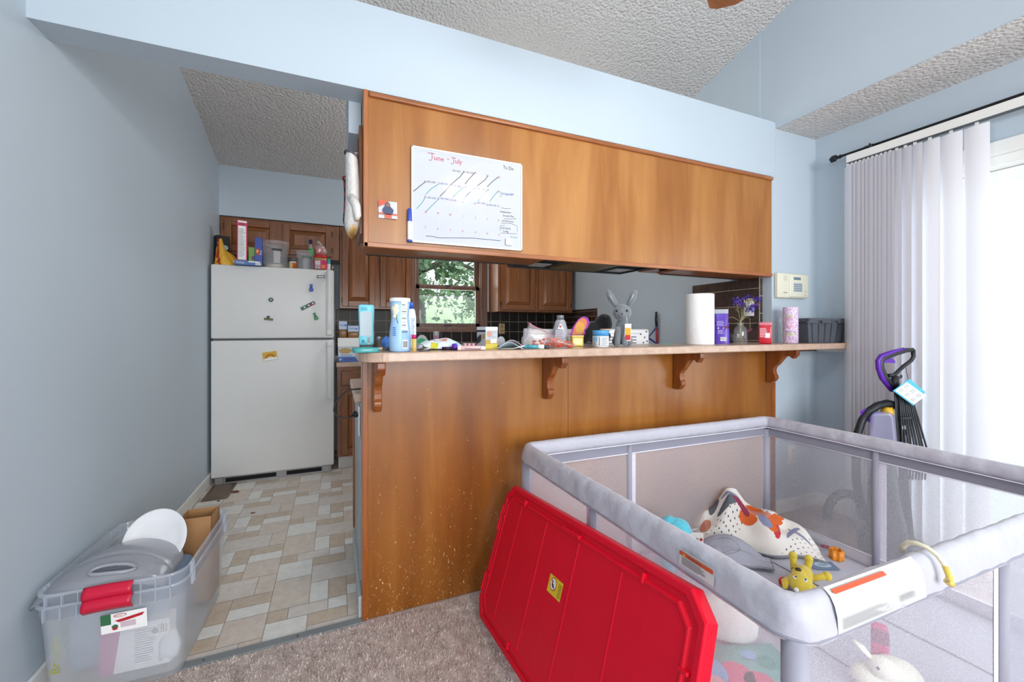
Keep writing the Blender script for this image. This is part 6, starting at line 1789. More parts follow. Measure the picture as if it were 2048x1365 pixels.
h0 = at(1692, 320, X=2.80)
BL_W = M('blind_vinyl', 'e9e8ee', 0.45, var=0.01)
t = thing('vertical_blinds', 'white vertical blinds gathered at the left of the sliding door', 'blinds', (2.80, 0, h0.z))
g = G(); g.box(0.0, 0.045, -0.62, h0.y, -0.018, 0.026); g.box(0.005, 0.04, -0.62, h0.y, -0.020, -0.016, 1); g.build('headrail', [WHITE, M('rail_slot', '55585c', 0.5)], t, bevel=0.003)
def slat(yc, ang, ztop=-0.035):
    c_, s_ = math.cos(ang), math.sin(ang)
    def fn(u, v):
        b = (u - 0.5) * 0.089
        bow = 0.006 * (1 - (2 * u - 1) ** 2)
        # ang 0: slat parallel to the track (runs along y); bow towards the room
        return (0.022 + b * s_ - bow * c_, yc + b * c_ + bow * s_, ztop + (-(h0.z + ztop) + 0.03) * v)
    gg = G(); gg.grid(fn, 6, 1)
    sm = bpy.data.materials.get('blind_slat')
    if not sm:
        sm = bpy.data.materials.new('blind_slat'); sm.use_nodes = True; nt = sm.node_tree
        b = nt.nodes['Principled BSDF']; b.inputs['Base Color'].default_value = (*lin('efeff4'), 1); b.inputs['Roughness'].default_value = 0.45
        tr = nt.nodes.new('ShaderNodeBsdfTranslucent'); tr.inputs[0].default_value = (*lin('f2f2fa'), 1); x = nt.nodes.new('ShaderNodeMixShader'); x.inputs[0].default_value = 0.14
        nt.links.new(b.outputs[0], x.inputs[1]); nt.links.new(tr.outputs[0], x.inputs[2]); nt.links.new(x.outputs[0], nt.nodes['Material Output'].inputs[0])
    o = gg.build('slat', sm, t)
    gg = G(); gg.box(0.019, 0.025, yc - 0.006, yc + 0.006, ztop - 0.006, -0.018); gg.build('carrier', MATS['rail_slot'] if False else WHITE, o)
for y_, a in ((0.955, 0.06), (1.045, 0.12), (1.125, 0.22), (1.185, 0.5), (1.225, 0.6), (1.262, 0.7)):
    slat(y_, a)
for k in range(11):
    slat(1.292 + k * 0.0205, 0.74 - 0.05 * (k % 3))

# ---------------------------------------------------------------- playpen
CL = M('lavender_grey_cloth', 'b8b7c2', 0.5, var=0.03, vs=6, bmp=0.5, bs=11, bd=0.02, sheen=0.2)
CLD = M('grey_seam_cloth', '8f8f9c', 0.6, var=0.03)
NET = veil('white_netting', 'fbf6fc', 0.50, 0.5, 0.35, weave=420)
NET3 = veil('white_netting_side', 'f6f4fd', 0.33, 0.5, 0.35, weave=420)
NET2 = veil('white_netting_near', 'f3f1fc', 0.30, 0.5, 0.4, weave=420)
A, B, C_, D_ = Vector((0.72, 1.62, 0)), Vector((2.225, 1.595, 0)), Vector((0.735, 0.462, 0)), Vector((2.255, 0.43, 0))
PZ = 0.078          # level of the pen's mat
pen = thing('playpen', 'large lavender-grey mesh playpen beside the bar', 'playpen', (1.42, 1.02, 0))
PO = Vector((1.42, 1.02, 0))
ctr = (A + B + C_ + D_) / 4
def inset(p, d):
    q_ = ctr - p
    return p + Vector((math.copysign(d, q_.x), math.copysign(d, q_.y), 0))
def loop_pts(d, r=0.06, n=6):
    """closed rounded loop A-B-D-C inset by d"""
    cs = [inset(p, d) for p in (A, B, D_, C_)]
    out = []
    for i in range(4):
        p, pv, nx = cs[i], cs[i - 1], cs[(i + 1) % 4]
        a, b = p + (pv - p).normalized() * r, p + (nx - p).normalized() * r
        for k in range(n + 1):
            f_ = k / n
            out.append((a * (1 - f_) ** 2 + p * 2 * f_ * (1 - f_) + b * f_ ** 2))
        m_ = nx + (p - nx).normalized() * r
        for k in range(1, 60):
            out.append(b.lerp(m_, k / 60))
    return out
base = loop_pts(0.026, 0.035)
N_ = len(base)
sec = [(-0.016, 0.615), (-0.0175, 0.632), (-0.0175, 0.645), (-0.015, 0.656), (-0.009, 0.664), (0.0, 0.668), (0.009, 0.666), (0.016, 0.660), (0.0205, 0.651), (0.0235, 0.640), (0.026, 0.628), (0.028, 0.616), (0.0295, 0.606), (0.030, 0.600), (0.027, 0.595), (0.024, 0.592)]
SEAM = 7
r_ = random.Random(9)
wr = [[math.sin(i * 0.9 + j * 0.5 + 2 * math.sin(i * 0.21)) + 0.8 * math.sin(i * 2.1 - j * 0.8) for i in range(N_)] for j in range(len(sec))]
g = G(); vs = []
for i in range(N_):
    p, nx, pv = base[i], base[(i + 1) % N_], base[i - 1]
    d = (nx - pv).normalized(); nrm = Vector((-d.y, d.x, 0))
    if (p - ctr).dot(nrm) < 0: nrm = -nrm
    for j, (o_, z_) in enumerate(sec):
        wq = 0.0014 * wr[j][i] if 0 < j < 12 else 0.0008 * wr[j][i]
        sag = 0.003 * math.sin(i * 0.09)
        vs.append(p + nrm * (o_ + wq) + Vector((0, 0, z_ + sag * (0.5 if j > 1 else 0.3))) - PO)
ns = len(sec)
fs, = ([],)
for i in range(N_):
    for j in range(ns - 1):
        k = (i + 1) % N_
        fs.append((i * ns + j, k * ns + j, k * ns + j + 1, i * ns + j + 1))
g.add(vs, fs, 0, True)
rail = g.build('padded_rail', CL, pen, solid=0.003)
# piping seam low on the outer face and inner edge tape
g = G()
for (o_, z_, rr, m_) in ((0.030, 0.602, 0.0032, 0), (-0.019, 0.612, 0.0022, 1)):
    pts = []
    for i in range(N_ + 1):
        p, nx, pv = base[i % N_], base[(i + 1) % N_], base[(i - 1) % N_]
        d = (nx - pv).normalized(); nrm = Vector((-d.y, d.x, 0))
        if (p - ctr).dot(nrm) < 0: nrm = -nrm
        pts.append(p + nrm * o_ + Vector((0, 0, z_ + 0.003 * math.sin((i % N_) * 0.09) * 0.5)) - PO)
    g.tube(pts, rr, 6, m_)
g.build('piping', [CLD, M('white_tape', 'e6e4ee', 0.6)], rail)
cs = [inset(p, 0.026) for p in (A, B, D_, C_)]
def wall_grid(p, q_, z0, z1, nu, nv, wob):
    d = (q_ - p).normalized(); nrm = Vector((-d.y, d.x, 0))
    return lambda u, v: tuple(p.lerp(q_, u) + nrm * wob * math.sin(u * 11) * math.sin(v * PI) + Vector((0, 0, z0 + (z1 - z0) * v)) - PO)
lbl = ('far', 'right', 'near', 'left')
for i in range(4):
    p, q_ = cs[i], cs[(i + 1) % 4]
    g = G(); g.grid(wall_grid(p, q_, 0.132, 0.605, 20, 6, 0.004), 20, 6, 0); g.build('mesh_panel', (NET, NET3, NET2, NET)[i], pen)
    g = G(); g.grid(wall_grid(p, q_, 0.02, 0.133, 20, 2, 0.0), 20, 2, 0)
    bd_ = g.build('base_band', CL if i in (0, 1) else NET2, pen, solid=0.003 if i in (0, 1) else 0)
    g = G(); g.tube([p - PO + Vector((0, 0, 0.132)), q_ - PO + Vector((0, 0, 0.132))], 0.003, 6); g.build('edge_tape', MATS['white_tape'], bd_)
    g = G(); g.grid(wall_grid(p, q_, 0.583, 0.606, 20, 1, 0.0), 20, 1, 0); 
    d = (q_ - p).normalized()
# skirt under the rail on the inside (double cloth)
for i in (0, 1):
    p, q_ = cs[i], cs[(i + 1) % 4]
    nrm = (ctr - (p + q_) / 2); nrm = Vector((0, -1, 0)) if i == 0 else Vector((-1, 0, 0))
    g = G(); g.grid(lambda u, v: tuple(p.lerp(q_, u) + nrm * 0.004 + Vector((0, 0, 0.565 + 0.05 * v)) - PO), 16, 1, 0); o = g.build('inner_skirt', CLD, pen)
    g = G(); g.tube([p + nrm * 0.005 - PO + Vector((0, 0, 0.565)), q_ + nrm * 0.005 - PO + Vector((0, 0, 0.565))], 0.0028, 6); g.build('edge_tape', MATS['white_tape'], o)
mids = []
for i, px in ((0, 1258), (1, 1752), (2, 2003), (3, 1187)):
    p, q_ = cs[i], cs[(i + 1) % 4]
    r0_ = ray(px, 700); n_ = (q_ - p).cross(Vector((0, 0, 1)))
    tt = p.dot(n_) / Vector((r0_.x, r0_.y, 0)).dot(n_)
    mids.append((i, Vector((r0_.x, r0_.y, 0)) * tt))
POLE = M('cloth_sleeve_grey', '9d9ca9', 0.6, var=0.04)
for i, m_ in mids:
    g = G(); g.tube([m_ - PO + Vector((0, 0, 0.0)), m_ - PO + Vector((0, 0, 0.62))], 0.014, 12); o = g.build('post', POLE, pen)
    dd = (cs[(i + 1) % 4] - cs[i]).normalized()
    g = G(); g.grid(lambda u, v: tuple(m_ + dd * (0.016 + 0.022 * u) + Vector((0, 0, 0.135 + 0.45 * v)) - PO), 1, 6); g.build('edge_tape', MATS['white_tape'], o)
    if i == 2:
        g = G(); g.grid(lambda u, v: tuple(m_ - dd * (0.02 + 0.16 * u) + Vector((0, 0.004, 0.05 + 0.54 * v)) - PO), 4, 6); g.build('door_flap', veil('flap_cloth', 'a9adbb', 0.7, 0.5, 0.4), o)
for c_ in cs:
    g = G(); g.lathe([(0.0215, 0.0), (0.0215, 0.60)], tuple(c_ - PO), 20); o = g.build('post', POLE, pen)
    g = G(); g.lathe([(0.026, 0.0), (0.028, 0.01), (0.028, 0.035), (0.023, 0.045)], tuple(c_ - PO), 20); g.build('foot', M('dark_grey_foot', '4f5158', 0.5), o)
g = G()
ci = [inset(p, 0.03) for p in (A, B, D_, C_)]
def matfn(u, v):
    a, b = ci[0].lerp(ci[1], u), ci[3].lerp(ci[2], u)
    p = a.lerp(b, v)
    return tuple(p + Vector((0, 0, PZ + 0.003 * math.sin(u * 17 + v * 5) * math.sin(v * 13))) - PO)
g.grid(matfn, 40, 30)
g.build('floor_mat', M('pen_mat_cloth', 'c0c0cc', 0.6, var=0.03, bmp=0.2, bs=10, bd=0.01), pen, solid=0.012)
g = G()
for k in (1, 2, 3):
    u = k / 4
    g.tube([Vector(matfn(u, v / 10)) + Vector((0, 0, 0.008)) for v in range(11)], 0.002, 6)
g.build('mat_seam', CLD, pen)
# warning labels sewn on the rail
def rail_label(name, i, px0, px1, z0, z1, mats, kind):
    p, q_ = cs[i], cs[(i + 1) % 4]
    n_ = (q_ - p).normalized(); out = Vector((n_.y, -n_.x, 0))
    if (p - ctr).dot(out) < 0: out = -out
    po = p + out * 0.031
    nn = (q_ - p).cross(Vector((0, 0, 1)))
    P = []
    for px in (px0, px1):
        r0_ = ray(px, 700); tt = po.dot(nn) / Vector((r0_.x, r0_.y, 0)).dot(nn); P.append(Vector((r0_.x, r0_.y, 0)) * tt)
    R = (P[1] - P[0]); L_ = R.length; R.normalize()
    O = P[0] + Vector((0, 0, z0)) - PO + out * 0.001
    g = G()
    # follows the rail: flat below, folding over the top
    hh = [(z0, 0.0), (0.632, -0.002), (0.650, -0.0065), (0.663, -0.0135), (0.6725, -0.026)]
    hh = [q2 for q2 in hh if q2[0] <= z1] if z1 < 0.66 else hh
    if z1 < 0.66: hh = [(z0, 0.001), (z1, -0.002)]
    g.grid(lambda u, v: tuple(O + R * L_ * u + Vector((0, 0, (hh[round(v * (len(hh) - 1))][0] - z0))) + out * hh[round(v * (len(hh) - 1))][1]), 6, len(hh) - 1, 0)
    H_ = hh[1][0] - z0
    if kind == 'warn':
        g.rect(O, R, UZ, 0.002, H_ - 0.012, L_ - 0.002, H_ - 0.003, 1, 0.0012); g.text('WARNING', O, R, UZ, 0.025, H_ - 0.0105, 0.008, 2, lift=0.0016); g.poly(O, R, UZ, [(0.012, H_ - 0.011), (0.02, H_ - 0.011), (0.016, H_ - 0.004)], 3, 0.0016)
        lines(g, O + out * 0.001, R, UZ, 0.008, 0.004, L_ - 0.01, H_ - 0.014, 6, 2, 3, 0.35)
    else:
        lines(g, O + out * 0.0015, R, UZ, 0.01, 0.006, L_ * 0.62, H_ - 0.003, 13, 4, 3, 0.3); lines(g, O + out * 0.0015, R, UZ, L_ * 0.66, H_ * 0.45, L_ * 0.86, H_ - 0.003, 6, 4, 5, 0.35)
        q3 = O + Vector((0, 0, 0.6645 - z0)) - out * 0.0125
        g.add([q3 + R * 0.01 + out * 0.001 + Vector((0, 0, 0.0015)), q3 + R * L_ * 0.6 + out * 0.001 + Vector((0, 0, 0.0015)), q3 + R * L_ * 0.6 - out * 0.006 + Vector((0, 0, 0.006)), q3 + R * 0.01 - out * 0.006 + Vector((0, 0, 0.006))], [(0, 1, 2, 3)], 1)
    g.build(name, mats, rail)
lm = [M('label_white', 'cdccca', 0.6, var=0), M('warning_orange', 'd0522c', 0.5, var=0), M('label_ink', '55585e', 0.6, var=0), M('warning_yellow', 'e0a93c', 0.5), M('faint_ink', '6d7078', 0.6, var=0)]
rail_label('warning_label', 3, 1359, 1429, 0.612, 0.648, lm, 'warn')
rail_label('care_label', 2, 1676, 1852, 0.602, 0.69, lm, 'care')

# ---------------------------------------------------------------- in the playpen
def onmat(px, py): return at(px, py, Z=PZ + 0.012)
# patterned blanket, bunched up
bl, br = onmat(1390, 1062), onmat(1622, 1092)
U_ = (br - bl); Lw = U_.length; U_.normalize(); V_ = Vector((U_.y, -U_.x, 0))     # V towards the camera
if V_.dot(-bl) < 0: V_ = -V_
t = thing('baby_blanket', 'bunched white blanket with orange, red and grey shapes in the playpen', 'blanket', (bl.x, bl.y, PZ + 0.009))
outline = [(0, 0.03), (0.08, 0.11), (0.2, 0.17), (0.29, 0.225), (0.38, 0.225), (0.46, 0.18), (0.55, 0.155), (0.68, 0.145), (0.8, 0.115), (0.92, 0.08), (1, 0.03)]
def outl(u):
    for (a, b), (c_, d) in zip(outline, outline[1:]):
        if a <= u <= c_: return b + (d - b) * (u - a) / (c_ - a)
    return 0.03
r_ = random.Random(33)
blobs = [(r_.uniform(0, 1), r_.uniform(0, 1), r_.uniform(0.03, 0.055), r_.uniform(0.06, 0.11), r_.choice([2, 3, 4, 5, 6, 7]), r_.uniform(0, PI)) for _ in range(13)]
blobs += [(0.31, 0.12, 0.055, 0.09, 2, 0.3), (0.52, 0.42, 0.06, 0.11, 2, 0.0), (0.44, 0.70, 0.05, 0.09, 2, 0.8), (0.17, 0.42, 0.05, 0.10, 4, 0.2), (0.66, 0.70, 0.035, 0.11, 3, 0.2), (0.62, 0.25, 0.03, 0.06, 5, 0.0), (0.80, 0.68, 0.02, 0.12, 7, 0.6), (0.86, 0.70, 0.02, 0.10, 7, 2.2), (0.30, 0.60, 0.05, 0.12, 4, 1.2), (0.84, 0.35, 0.05, 0.05, 4, 0.9), (0.08, 0.68, 0.05, 0.09, 6, 0.1)]
def bmf(u, v):
    for a, b, ra, rb, m_, th in blobs:
        du, dv = (u - a), (v - b) * 0.8
        x_, y_ = du * math.cos(th) + dv * math.sin(th), -du * math.sin(th) + dv * math.cos(th)
        if (x_ / ra) ** 2 + (y_ / rb) ** 2 < 1: return m_
    s_ = math.sin(u * 95 + v * 31) * math.sin(v * 80 - u * 22)
    return 1 if (s_ > 0.80 and math.sin(u * 9 + v * 7) > 0.1) else 0
W_b = 0.25
def bf(u, v):
    """v: 0 back, 1 front hem"""
    H_ = outl(u)
    prof = math.sin(min(1, v / 0.35) * PI / 2) ** 0.7 if v < 0.35 else math.cos((v - 0.35) / 0.65 * PI / 2) ** 0.75
    fold = 0.020 * math.sin(u * 21 + 3 * v) * math.sin(v * PI) + 0.010 * math.sin(v * 17 + u * 9) * math.sin(u * PI) + 0.012 * math.sin(u * 10 - v * 14) * math.sin(v * PI)
    f_ = -0.09 + W_b * v + 0.02 * math.sin(u * 13)
    p = U_ * (Lw * (u * 1.02 - 0.01)) + V_ * (f_ + fold * 0.6)
    z = max(0.006, H_ * prof + fold * (0.4 + H_ * 2))
    return (p.x, p.y, z)
g = G(); g.grid(bf, 190, 110, 0, mf=bmf)
cols = [M('blanket_cream', 'e6e1da', 0.85, var=0.02), M('blanket_dot', '4c4750', 0.85, var=0), M('blanket_orange', 'd9652a', 0.8, var=0), M('blanket_red', 'c9353f', 0.8, var=0), M('blanket_charcoal', '5d6269', 0.8, var=0), M('blanket_maroon', '8d2f4a', 0.8, var=0), M('blanket_rose', 'c98570', 0.8, var=0), M('blanket_slate', '868aa8', 0.8, var=0)]
g.build('cloth', cols, t, solid=0.006)
g = G(); g.tube([Vector(bf(k / 40, 1.0)) + Vector((0, 0, 0.004)) for k in range(41)], 0.0055, 8); g.build('binding', M('striped_grey_binding', '85878f', 0.8, var=0.25, vs=160), t)
# grey quilted underside turned up in front
p0 = onmat(1390, 1100) ; p1 = onmat(1545, 1130)
g = G()
Lg = (p1 - p0)
V2 = Vector((Lg.y, -Lg.x, 0)).normalized()
if V2.dot(-p0) < 0: V2 = -V2
off = p0 - t.location
def gf(u, v):
    z = 0.012 + 0.075 * math.sin(PI * min(1, u * 1.1)) * (1 - v) ** 0.7 + 0.008 * abs(math.sin(u * 9)) * abs(math.sin(v * 7))
    p = Vector((off.x, off.y, 0)) + Lg * (u * 0.98) + V2 * (-0.03 + 0.15 * v * (1 - 0.35 * u)) + U_ * 0
    return (p.x, p.y, z)
g.grid(gf, 40, 20); g.build('quilted_backing', M('grey_dotted_backing', 'a5a5b2', 0.8, var=0.12, vs=220, bmp=0.3, bs=60), t, solid=0.008)
g = G(); g.tube([Vector(gf(0.38 + 0.22 * math.cos(a), 0.5 + 0.3 * math.sin(a))) + Vector((0, 0, 0.004)) for a in [2 * PI * k / 24 for k in range(25)]], 0.0016, 6); g.tube([Vector(gf(0.3 + 0.6 * k / 12, 0.82 - 0.5 * k / 12)) + Vector((0, 0, 0.004)) for k in range(13)], 0.0014, 6)
g.tube([Vector(gf(k / 24, 1)) for k in range(25)] + [Vector(gf(1, 1 - k / 8)) for k in range(9)], 0.005, 8); g.build('binding', MATS['striped_grey_binding'], t)
pr = onmat(1650, 1098) - t.location
g = G(); g.tube([Vector((pr.x + 0.022 * math.cos(a), pr.y + 0.012 * math.sin(a), 0.008 + 0.008 * math.sin(a * 0.5))) for a in [2 * PI * k / 14 for k in range(15)]], 0.0022, 6); g.build('hanging_loop', M('crimson_loop', 'b3203c', 0.7), t)

cp = at(1341, 1060, D=1.80)
t = thing('plush_toy', 'bright turquoise plush toy by the left side of the playpen', 'plush toy', (cp.x, cp.y, PZ + 0.012), facing(cp.x, cp.y))
TQ = M('turquoise_plush', '5fc9dd', 0.95, var=0.12, vs=40, bmp=0.8, bs=120, bd=0.006, sheen=0.5)
topz = at(1341, 1033, D=1.80).z - PZ - 0.012
g = G(); g.ball((0, 0, topz * 0.52), 0.068, 0.055, topz * 0.48, 0, 24, 16, wob=0.05, seed=3); g.ball((0.03, 0, topz * 0.8), 0.055, 0.045, 0.045, 0, 20, 12, wob=0.06, seed=8); g.build('body', TQ, t)
g = G(); g.ball((0.05, -0.035, topz * 0.55), 0.034, 0.03, 0.05, 0, 16, 10, wob=0.06, seed=9); g.build('belly_patch', M('sky_blue_plush', '4a9bc4', 0.95, bmp=0.8, bs=120), t)
p = onmat(1392, 1098)
p = at(1386, 1072, D=1.86)
t = thing('cloth_book', 'small colourful printed cloth square between turquoise plush and blanket', 'cloth book', (p.x - 0.0, p.y - 0.02, PZ + 0.012), facing(p.x, p.y) + 0.3)
hh_ = p.z - PZ + 0.01
g = G(); g.box(-0.028, 0.028, -0.006, 0.006, 0, hh_, 0)
for k in range(9):
    g.disc((-0.028, -0.006, 0), RX, UZ, 0.009 + 0.018 * (k % 3), hh_ * 0.6 + 0.018 * (k // 3), 0.007, 0.007, 1 + k % 4, 0.001)
g.build('pages', [M('book_cream', 'ded8cf', 0.7), M('book_red', 'b8323c', 0.7), M('book_blue', '3d5fae', 0.7), M('book_yellow', 'd7a93a', 0.7), M('book_green', '4f8f5f', 0.7)], t, bevel=0.003)

p = onmat(1673, 1118)
t = thing('teether', 'orange gear-shaped plastic cup on the playpen mat', 'toy cup', (p.x, p.y, PZ + 0.010))
g = G()
def gear(k_, z): return [( (0.024 + 0.005 * math.cos(6 * a)) * k_ * math.cos(a), (0.024 + 0.005 * math.cos(6 * a)) * k_ * math.sin(a), z) for a in [2 * PI * i / 48 for i in range(48)]]
rings_ = [gear(0.95, 0), gear(1, 0.004), gear(1.0, 0.045), gear(0.88, 0.045), gear(0.85, 0.006)]
for R2_ in rings_: g.v += R2_
for j in range(4):
    for i in range(48):
        k2 = (i + 1) % 48; g.f.append((j * 48 + i, j * 48 + k2, (j + 1) * 48 + k2, (j + 1) * 48 + i)); g.m.append(0); g.s.append(True)
g.f.append(tuple(range(48))[::-1]); g.m.append(0); g.s.append(False)
g.f.append(tuple(4 * 48 + i for i in range(48))); g.m.append(0); g.s.append(False)
g.build('cup', M('translucent_orange', 'e08a1e', 0.3), t)
p = onmat(1645, 1132)
t = thing('picture_card', 'flat slate blue printed card on the playpen mat', 'card', (p.x, p.y, PZ + 0.013), -0.5)
g = G(); g.box(-0.055, 0.055, -0.032, 0.032, 0, 0.002, 0)
g.disc((0, 0, 0.002), (1, 0, 0), (0, 1, 0), 0.0, 0.0, 0.036, 0.02, 1); g.disc((0, 0, 0.002), (1, 0, 0), (0, 1, 0), 0.0, 0.0, 0.02, 0.009, 2, 0.001); g.rect((0, 0, 0.002), (1, 0, 0), (0, 1, 0), -0.045, 0.022, 0.04, 0.026, 1, 0.001)
g.build('sheet', [M('card_slate', '6f87a4', 0.5), M('card_ice', 'b9cbdc', 0.5), M('card_grey', '93a7bd', 0.5)], t)

# yellow dog plush lying on its back, head towards the camera
YP_ = M('yellow_plush', 'dfc644', 0.9, var=0.08, vs=50, bmp=0.5, bs=150, bd=0.004, sheen=0.4)
p = onmat(1600, 1180)
t = thing('plush_dog', 'small yellow plush dog lying on its back by the near rail', 'plush toy', (p.x, p.y, PZ + 0.010), facing(p.x, p.y))
g = G()
g.ball((0.012, 0.055, 0.038), 0.036, 0.055, 0.034, 0, 20, 12)
for x_, y_ in ((-0.018, 0.115), (0.022, 0.12)):
    g.tube([(x_, y_ - 0.03, 0.035), (x_ * 1.3, y_ + 0.005, 0.05), (x_ * 1.4, y_ + 0.01, 0.075)], [0.016, 0.013, 0.016], 12)
    g.ball((x_ * 1.4, y_ + 0.01, 0.078), 0.016)
g.tube([(0.03, 0.04, 0.035), (0.07, 0.055, 0.05), (0.09, 0.065, 0.055)], [0.014, 0.011, 0.017], 12); g.ball((0.09, 0.065, 0.055), 0.018)
g.tube([(-0.02, 0.02, 0.03), (-0.05, 0.0, 0.022), (-0.068, -0.004, 0.02)], [0.012, 0.009, 0.009], 12)
g.ball((0.012, 0.115, 0.02), 0.03, 0.03, 0.022)
g.build('body', YP_, t)
g = G(); g.ball((0.0, -0.022, 0.04), 0.042, 0.042, 0.038, 0, 24, 16); g.ball((-0.004, 0.004, 0.062), 0.026, 0.022, 0.022, 0, 16, 10); hd = g.build('head', YP_, t)
g = G(); g.tube([(-0.034, -0.01, 0.045), (-0.05, -0.03, 0.035), (-0.05, -0.06, 0.02)], [0.008, 0.016, 0.008], 10, flat=0.5); g.build('ear', YP_, hd)
g = G(); g.tube([(0.036, -0.01, 0.045), (0.052, -0.03, 0.035), (0.05, -0.058, 0.02)], [0.008, 0.016, 0.008], 10, flat=0.5); g.build('ear', YP_, hd)
for x_ in (-0.016, 0.016):
    g = G(); g.ball((x_, -0.042, 0.066), 0.009, 0.008, 0.007, 0, 12, 8); g.ball((x_ + 0.002, -0.045, 0.071), 0.004, 0.004, 0.003, 1, 8, 6); g.build('eye', [PAPER, INK], hd)
g = G(); g.ball((-0.006, -0.002, 0.083), 0.012, 0.009, 0.007, 0, 12, 8); g.build('nose', M('brown_nose', '4a3524', 0.4), hd)
g = G(); g.ball((-0.012, -0.075, 0.035), 0.009, 0.009, 0.009); g.build('white_bead', PAPER, t)
q2 = onmat(1567, 1172)
g = G(); g.ball((0, 0, 0.018), 0.022, 0.016, 0.018, 0, 20, 12); o = g.build('red_rattle_ball', M('red_toy', 'c8202e', 0.5)); tag(o, 'small red oval toy ball beside the yellow plush dog', 'toy ball'); o.location = (q2.x, q2.y, PZ + 0.010)

# cream and yellow ring draped over the near rail
pr = [Vector(q_) for q_ in ((1.165, 0.512, 0.652), (1.162, 0.508, 0.668), (1.160, 0.498, 0.681), (1.160, 0.484, 0.686), (1.162, 0.468, 0.684), (1.165, 0.452, 0.674), (1.166, 0.441, 0.658), (1.165, 0.434, 0.640), (1.160, 0.431, 0.628), (1.152, 0.433, 0.634))]
t = thing('toy_chain', 'cream and yellow toy chain draped over the near playpen rail', 'toy chain', tuple(pr[4]))
g = G(); g.tube([p - pr[4] for p in pr], [0.0045, 0.0055, 0.006, 0.005, 0.0045, 0.0048, 0.0048, 0.005, 0.006, 0.004], 10); g.build('links', M('cream_links', 'ddd6bb', 0.4), t)
g = G(); g.tube([p - pr[4] for p in pr[6:]], [0.0055, 0.006, 0.008, 0.006], 10); g.build('yellow_clip', M('yellow_clip', 'd9bd5c', 0.4), t)

# toys seen through the near netting
def fl(px, py): return at(px, py, Z=PZ + 0.012)
p = fl(1480, 1345)
t = thing('play_mat', 'teal printed play mat with coral shapes inside the playpen', 'play mat', (p.x, p.y, PZ + 0.014), -0.35)
g = G(); g.rbox(-0.17, 0.17, -0.13, 0.10, 0, 0.008, 0.003, 0, 1)
Zt = (0, 0, 0.008)
for x_, y_, a_, b_, m_ in ((-0.02, -0.02, 0.05, 0.05, 2), (0.03, -0.05, 0.045, 0.04, 2), (-0.08, 0.0, 0.035, 0.05, 3), (-0.12, -0.06, 0.05, 0.05, 4), (0.10, 0.02, 0.03, 0.03, 1), (0.06, 0.05, 0.025, 0.02, 3)):
    g.disc(Zt, (1, 0, 0), (0, 1, 0), x_, y_, a_, b_, m_, 0.0008 + 0.0003 * m_, 9)
g.build('mat', [M('mat_teal', '6fb5ae', 0.7), M('mat_green', '3f9f8f', 0.7), M('mat_coral', 'e0567c', 0.7), M('mat_blue', '7fb0dc', 0.7), M('mat_pink', 'f0a3ad', 0.7)], t)
p = fl(1468, 1312)
t = thing('white_cushion', 'soft white cushion behind the teal play mat', 'cushion', (p.x + 0.04, p.y + 0.06, PZ + 0.012), facing(p.x, p.y))
g = G(); g.ball((0, 0, 0.075), 0.095, 0.05, 0.078, 0, 28, 16, wob=0.06, seed=12); g.build('cover', M('cream_white_plush', 'efece6', 0.95, bmp=0.6, bs=60), t)
p = fl(1762, 1385)
t = thing('plush_lamb', 'cream plush animal lying behind the near netting', 'plush toy', (p.x, p.y, PZ + 0.012), facing(p.x, p.y))
CW = M('cream_plush', 'efeddc', 0.95, bmp=0.5, bs=90, sheen=0.3)
g = G(); g.ball((0.035, 0.02, 0.05), 0.06, 0.045, 0.052, 0, 20, 12, wob=0.05); g.ball((-0.02, -0.01, 0.035), 0.05, 0.04, 0.035, 0, 20, 12, wob=0.06, seed=4); g.build('body', CW, t)
g = G(); g.ball((0.005, -0.02, 0.085), 0.036, 0.03, 0.03, 0, 18, 12); hd = g.build('head', CW, t)
g = G(); g.tube([(-0.02, -0.02, 0.10), (-0.04, -0.02, 0.118), (-0.062, -0.02, 0.132)], [0.008, 0.014, 0.006], 10, flat=0.5); g.build('ear', CW, hd)
g = G(); g.ball((-0.006, -0.046, 0.094), 0.004); g.build('eye', INK, hd)
p = fl(1778, 1366)
t = thing('toy_block', 'small pink and dark toy block behind the cream plush', 'toy block', (p.x + 0.025, p.y + 0.035, PZ + 0.012), 0.5)
g = G(); g.rbox(-0.03, 0.03, -0.02, 0.02, 0.0, 0.135, 0.004, 0); g.rbox(-0.031, -0.012, -0.021, 0.021, 0.10, 0.136, 0.003, 1); g.build('block', [M('hot_pink', 'd7387a', 0.5), M('plum_block', '8d4a6d', 0.5)], t)

# ---------------------------------------------------------------- red tote lid leaning on the playpen
LX = 0.68
P1, P3, P2 = at(1018, 967, X=LX), at(1390, 1183, X=LX + 0.015), None
ex = (P3 - P1); LL = ex.length; ex.normalize()
r0_ = ray(950, 1222); C0_ = Vector((0, 0, CAMH)); P2 = C0_ + r0_ * ((P1 - C0_).dot(ex) / r0_.dot(ex))
ey = (P1 - P2); ey = ey - ex * ey.dot(ex); WW = (P1 - P2).dot(ey.normalized()); ey.normalize()
ez = ex.cross(ey)
if ez.dot(-P1) < 0: ez = -ez
O_ = P1 - ey * WW
LL += 0.035
t = thing('tote_lid', 'large red plastic tote lid leaning against the playpen', 'tote lid', tuple(O_))
def LP(a, b, c_): return ex * a + ey * b + ez * c_
def octo(i_, ch, z):
    a0_, a1_, b0_, b1_ = i_, LL - i_, i_, WW - i_
    return [LP(*q_) for q_ in ((a0_ + ch, b0_, z), (a1_ - ch, b0_, z), (a1_, b0_ + ch, z), (a1_, b1_ - ch, z), (a1_ - ch, b1_, z), (a0_ + ch, b1_, z), (a0_, b1_ - ch, z), (a0_, b0_ + ch, z))]
RL = M('tote_red', 'dc0d2c', 0.42, var=0.02, spec=0.25)
g = G()
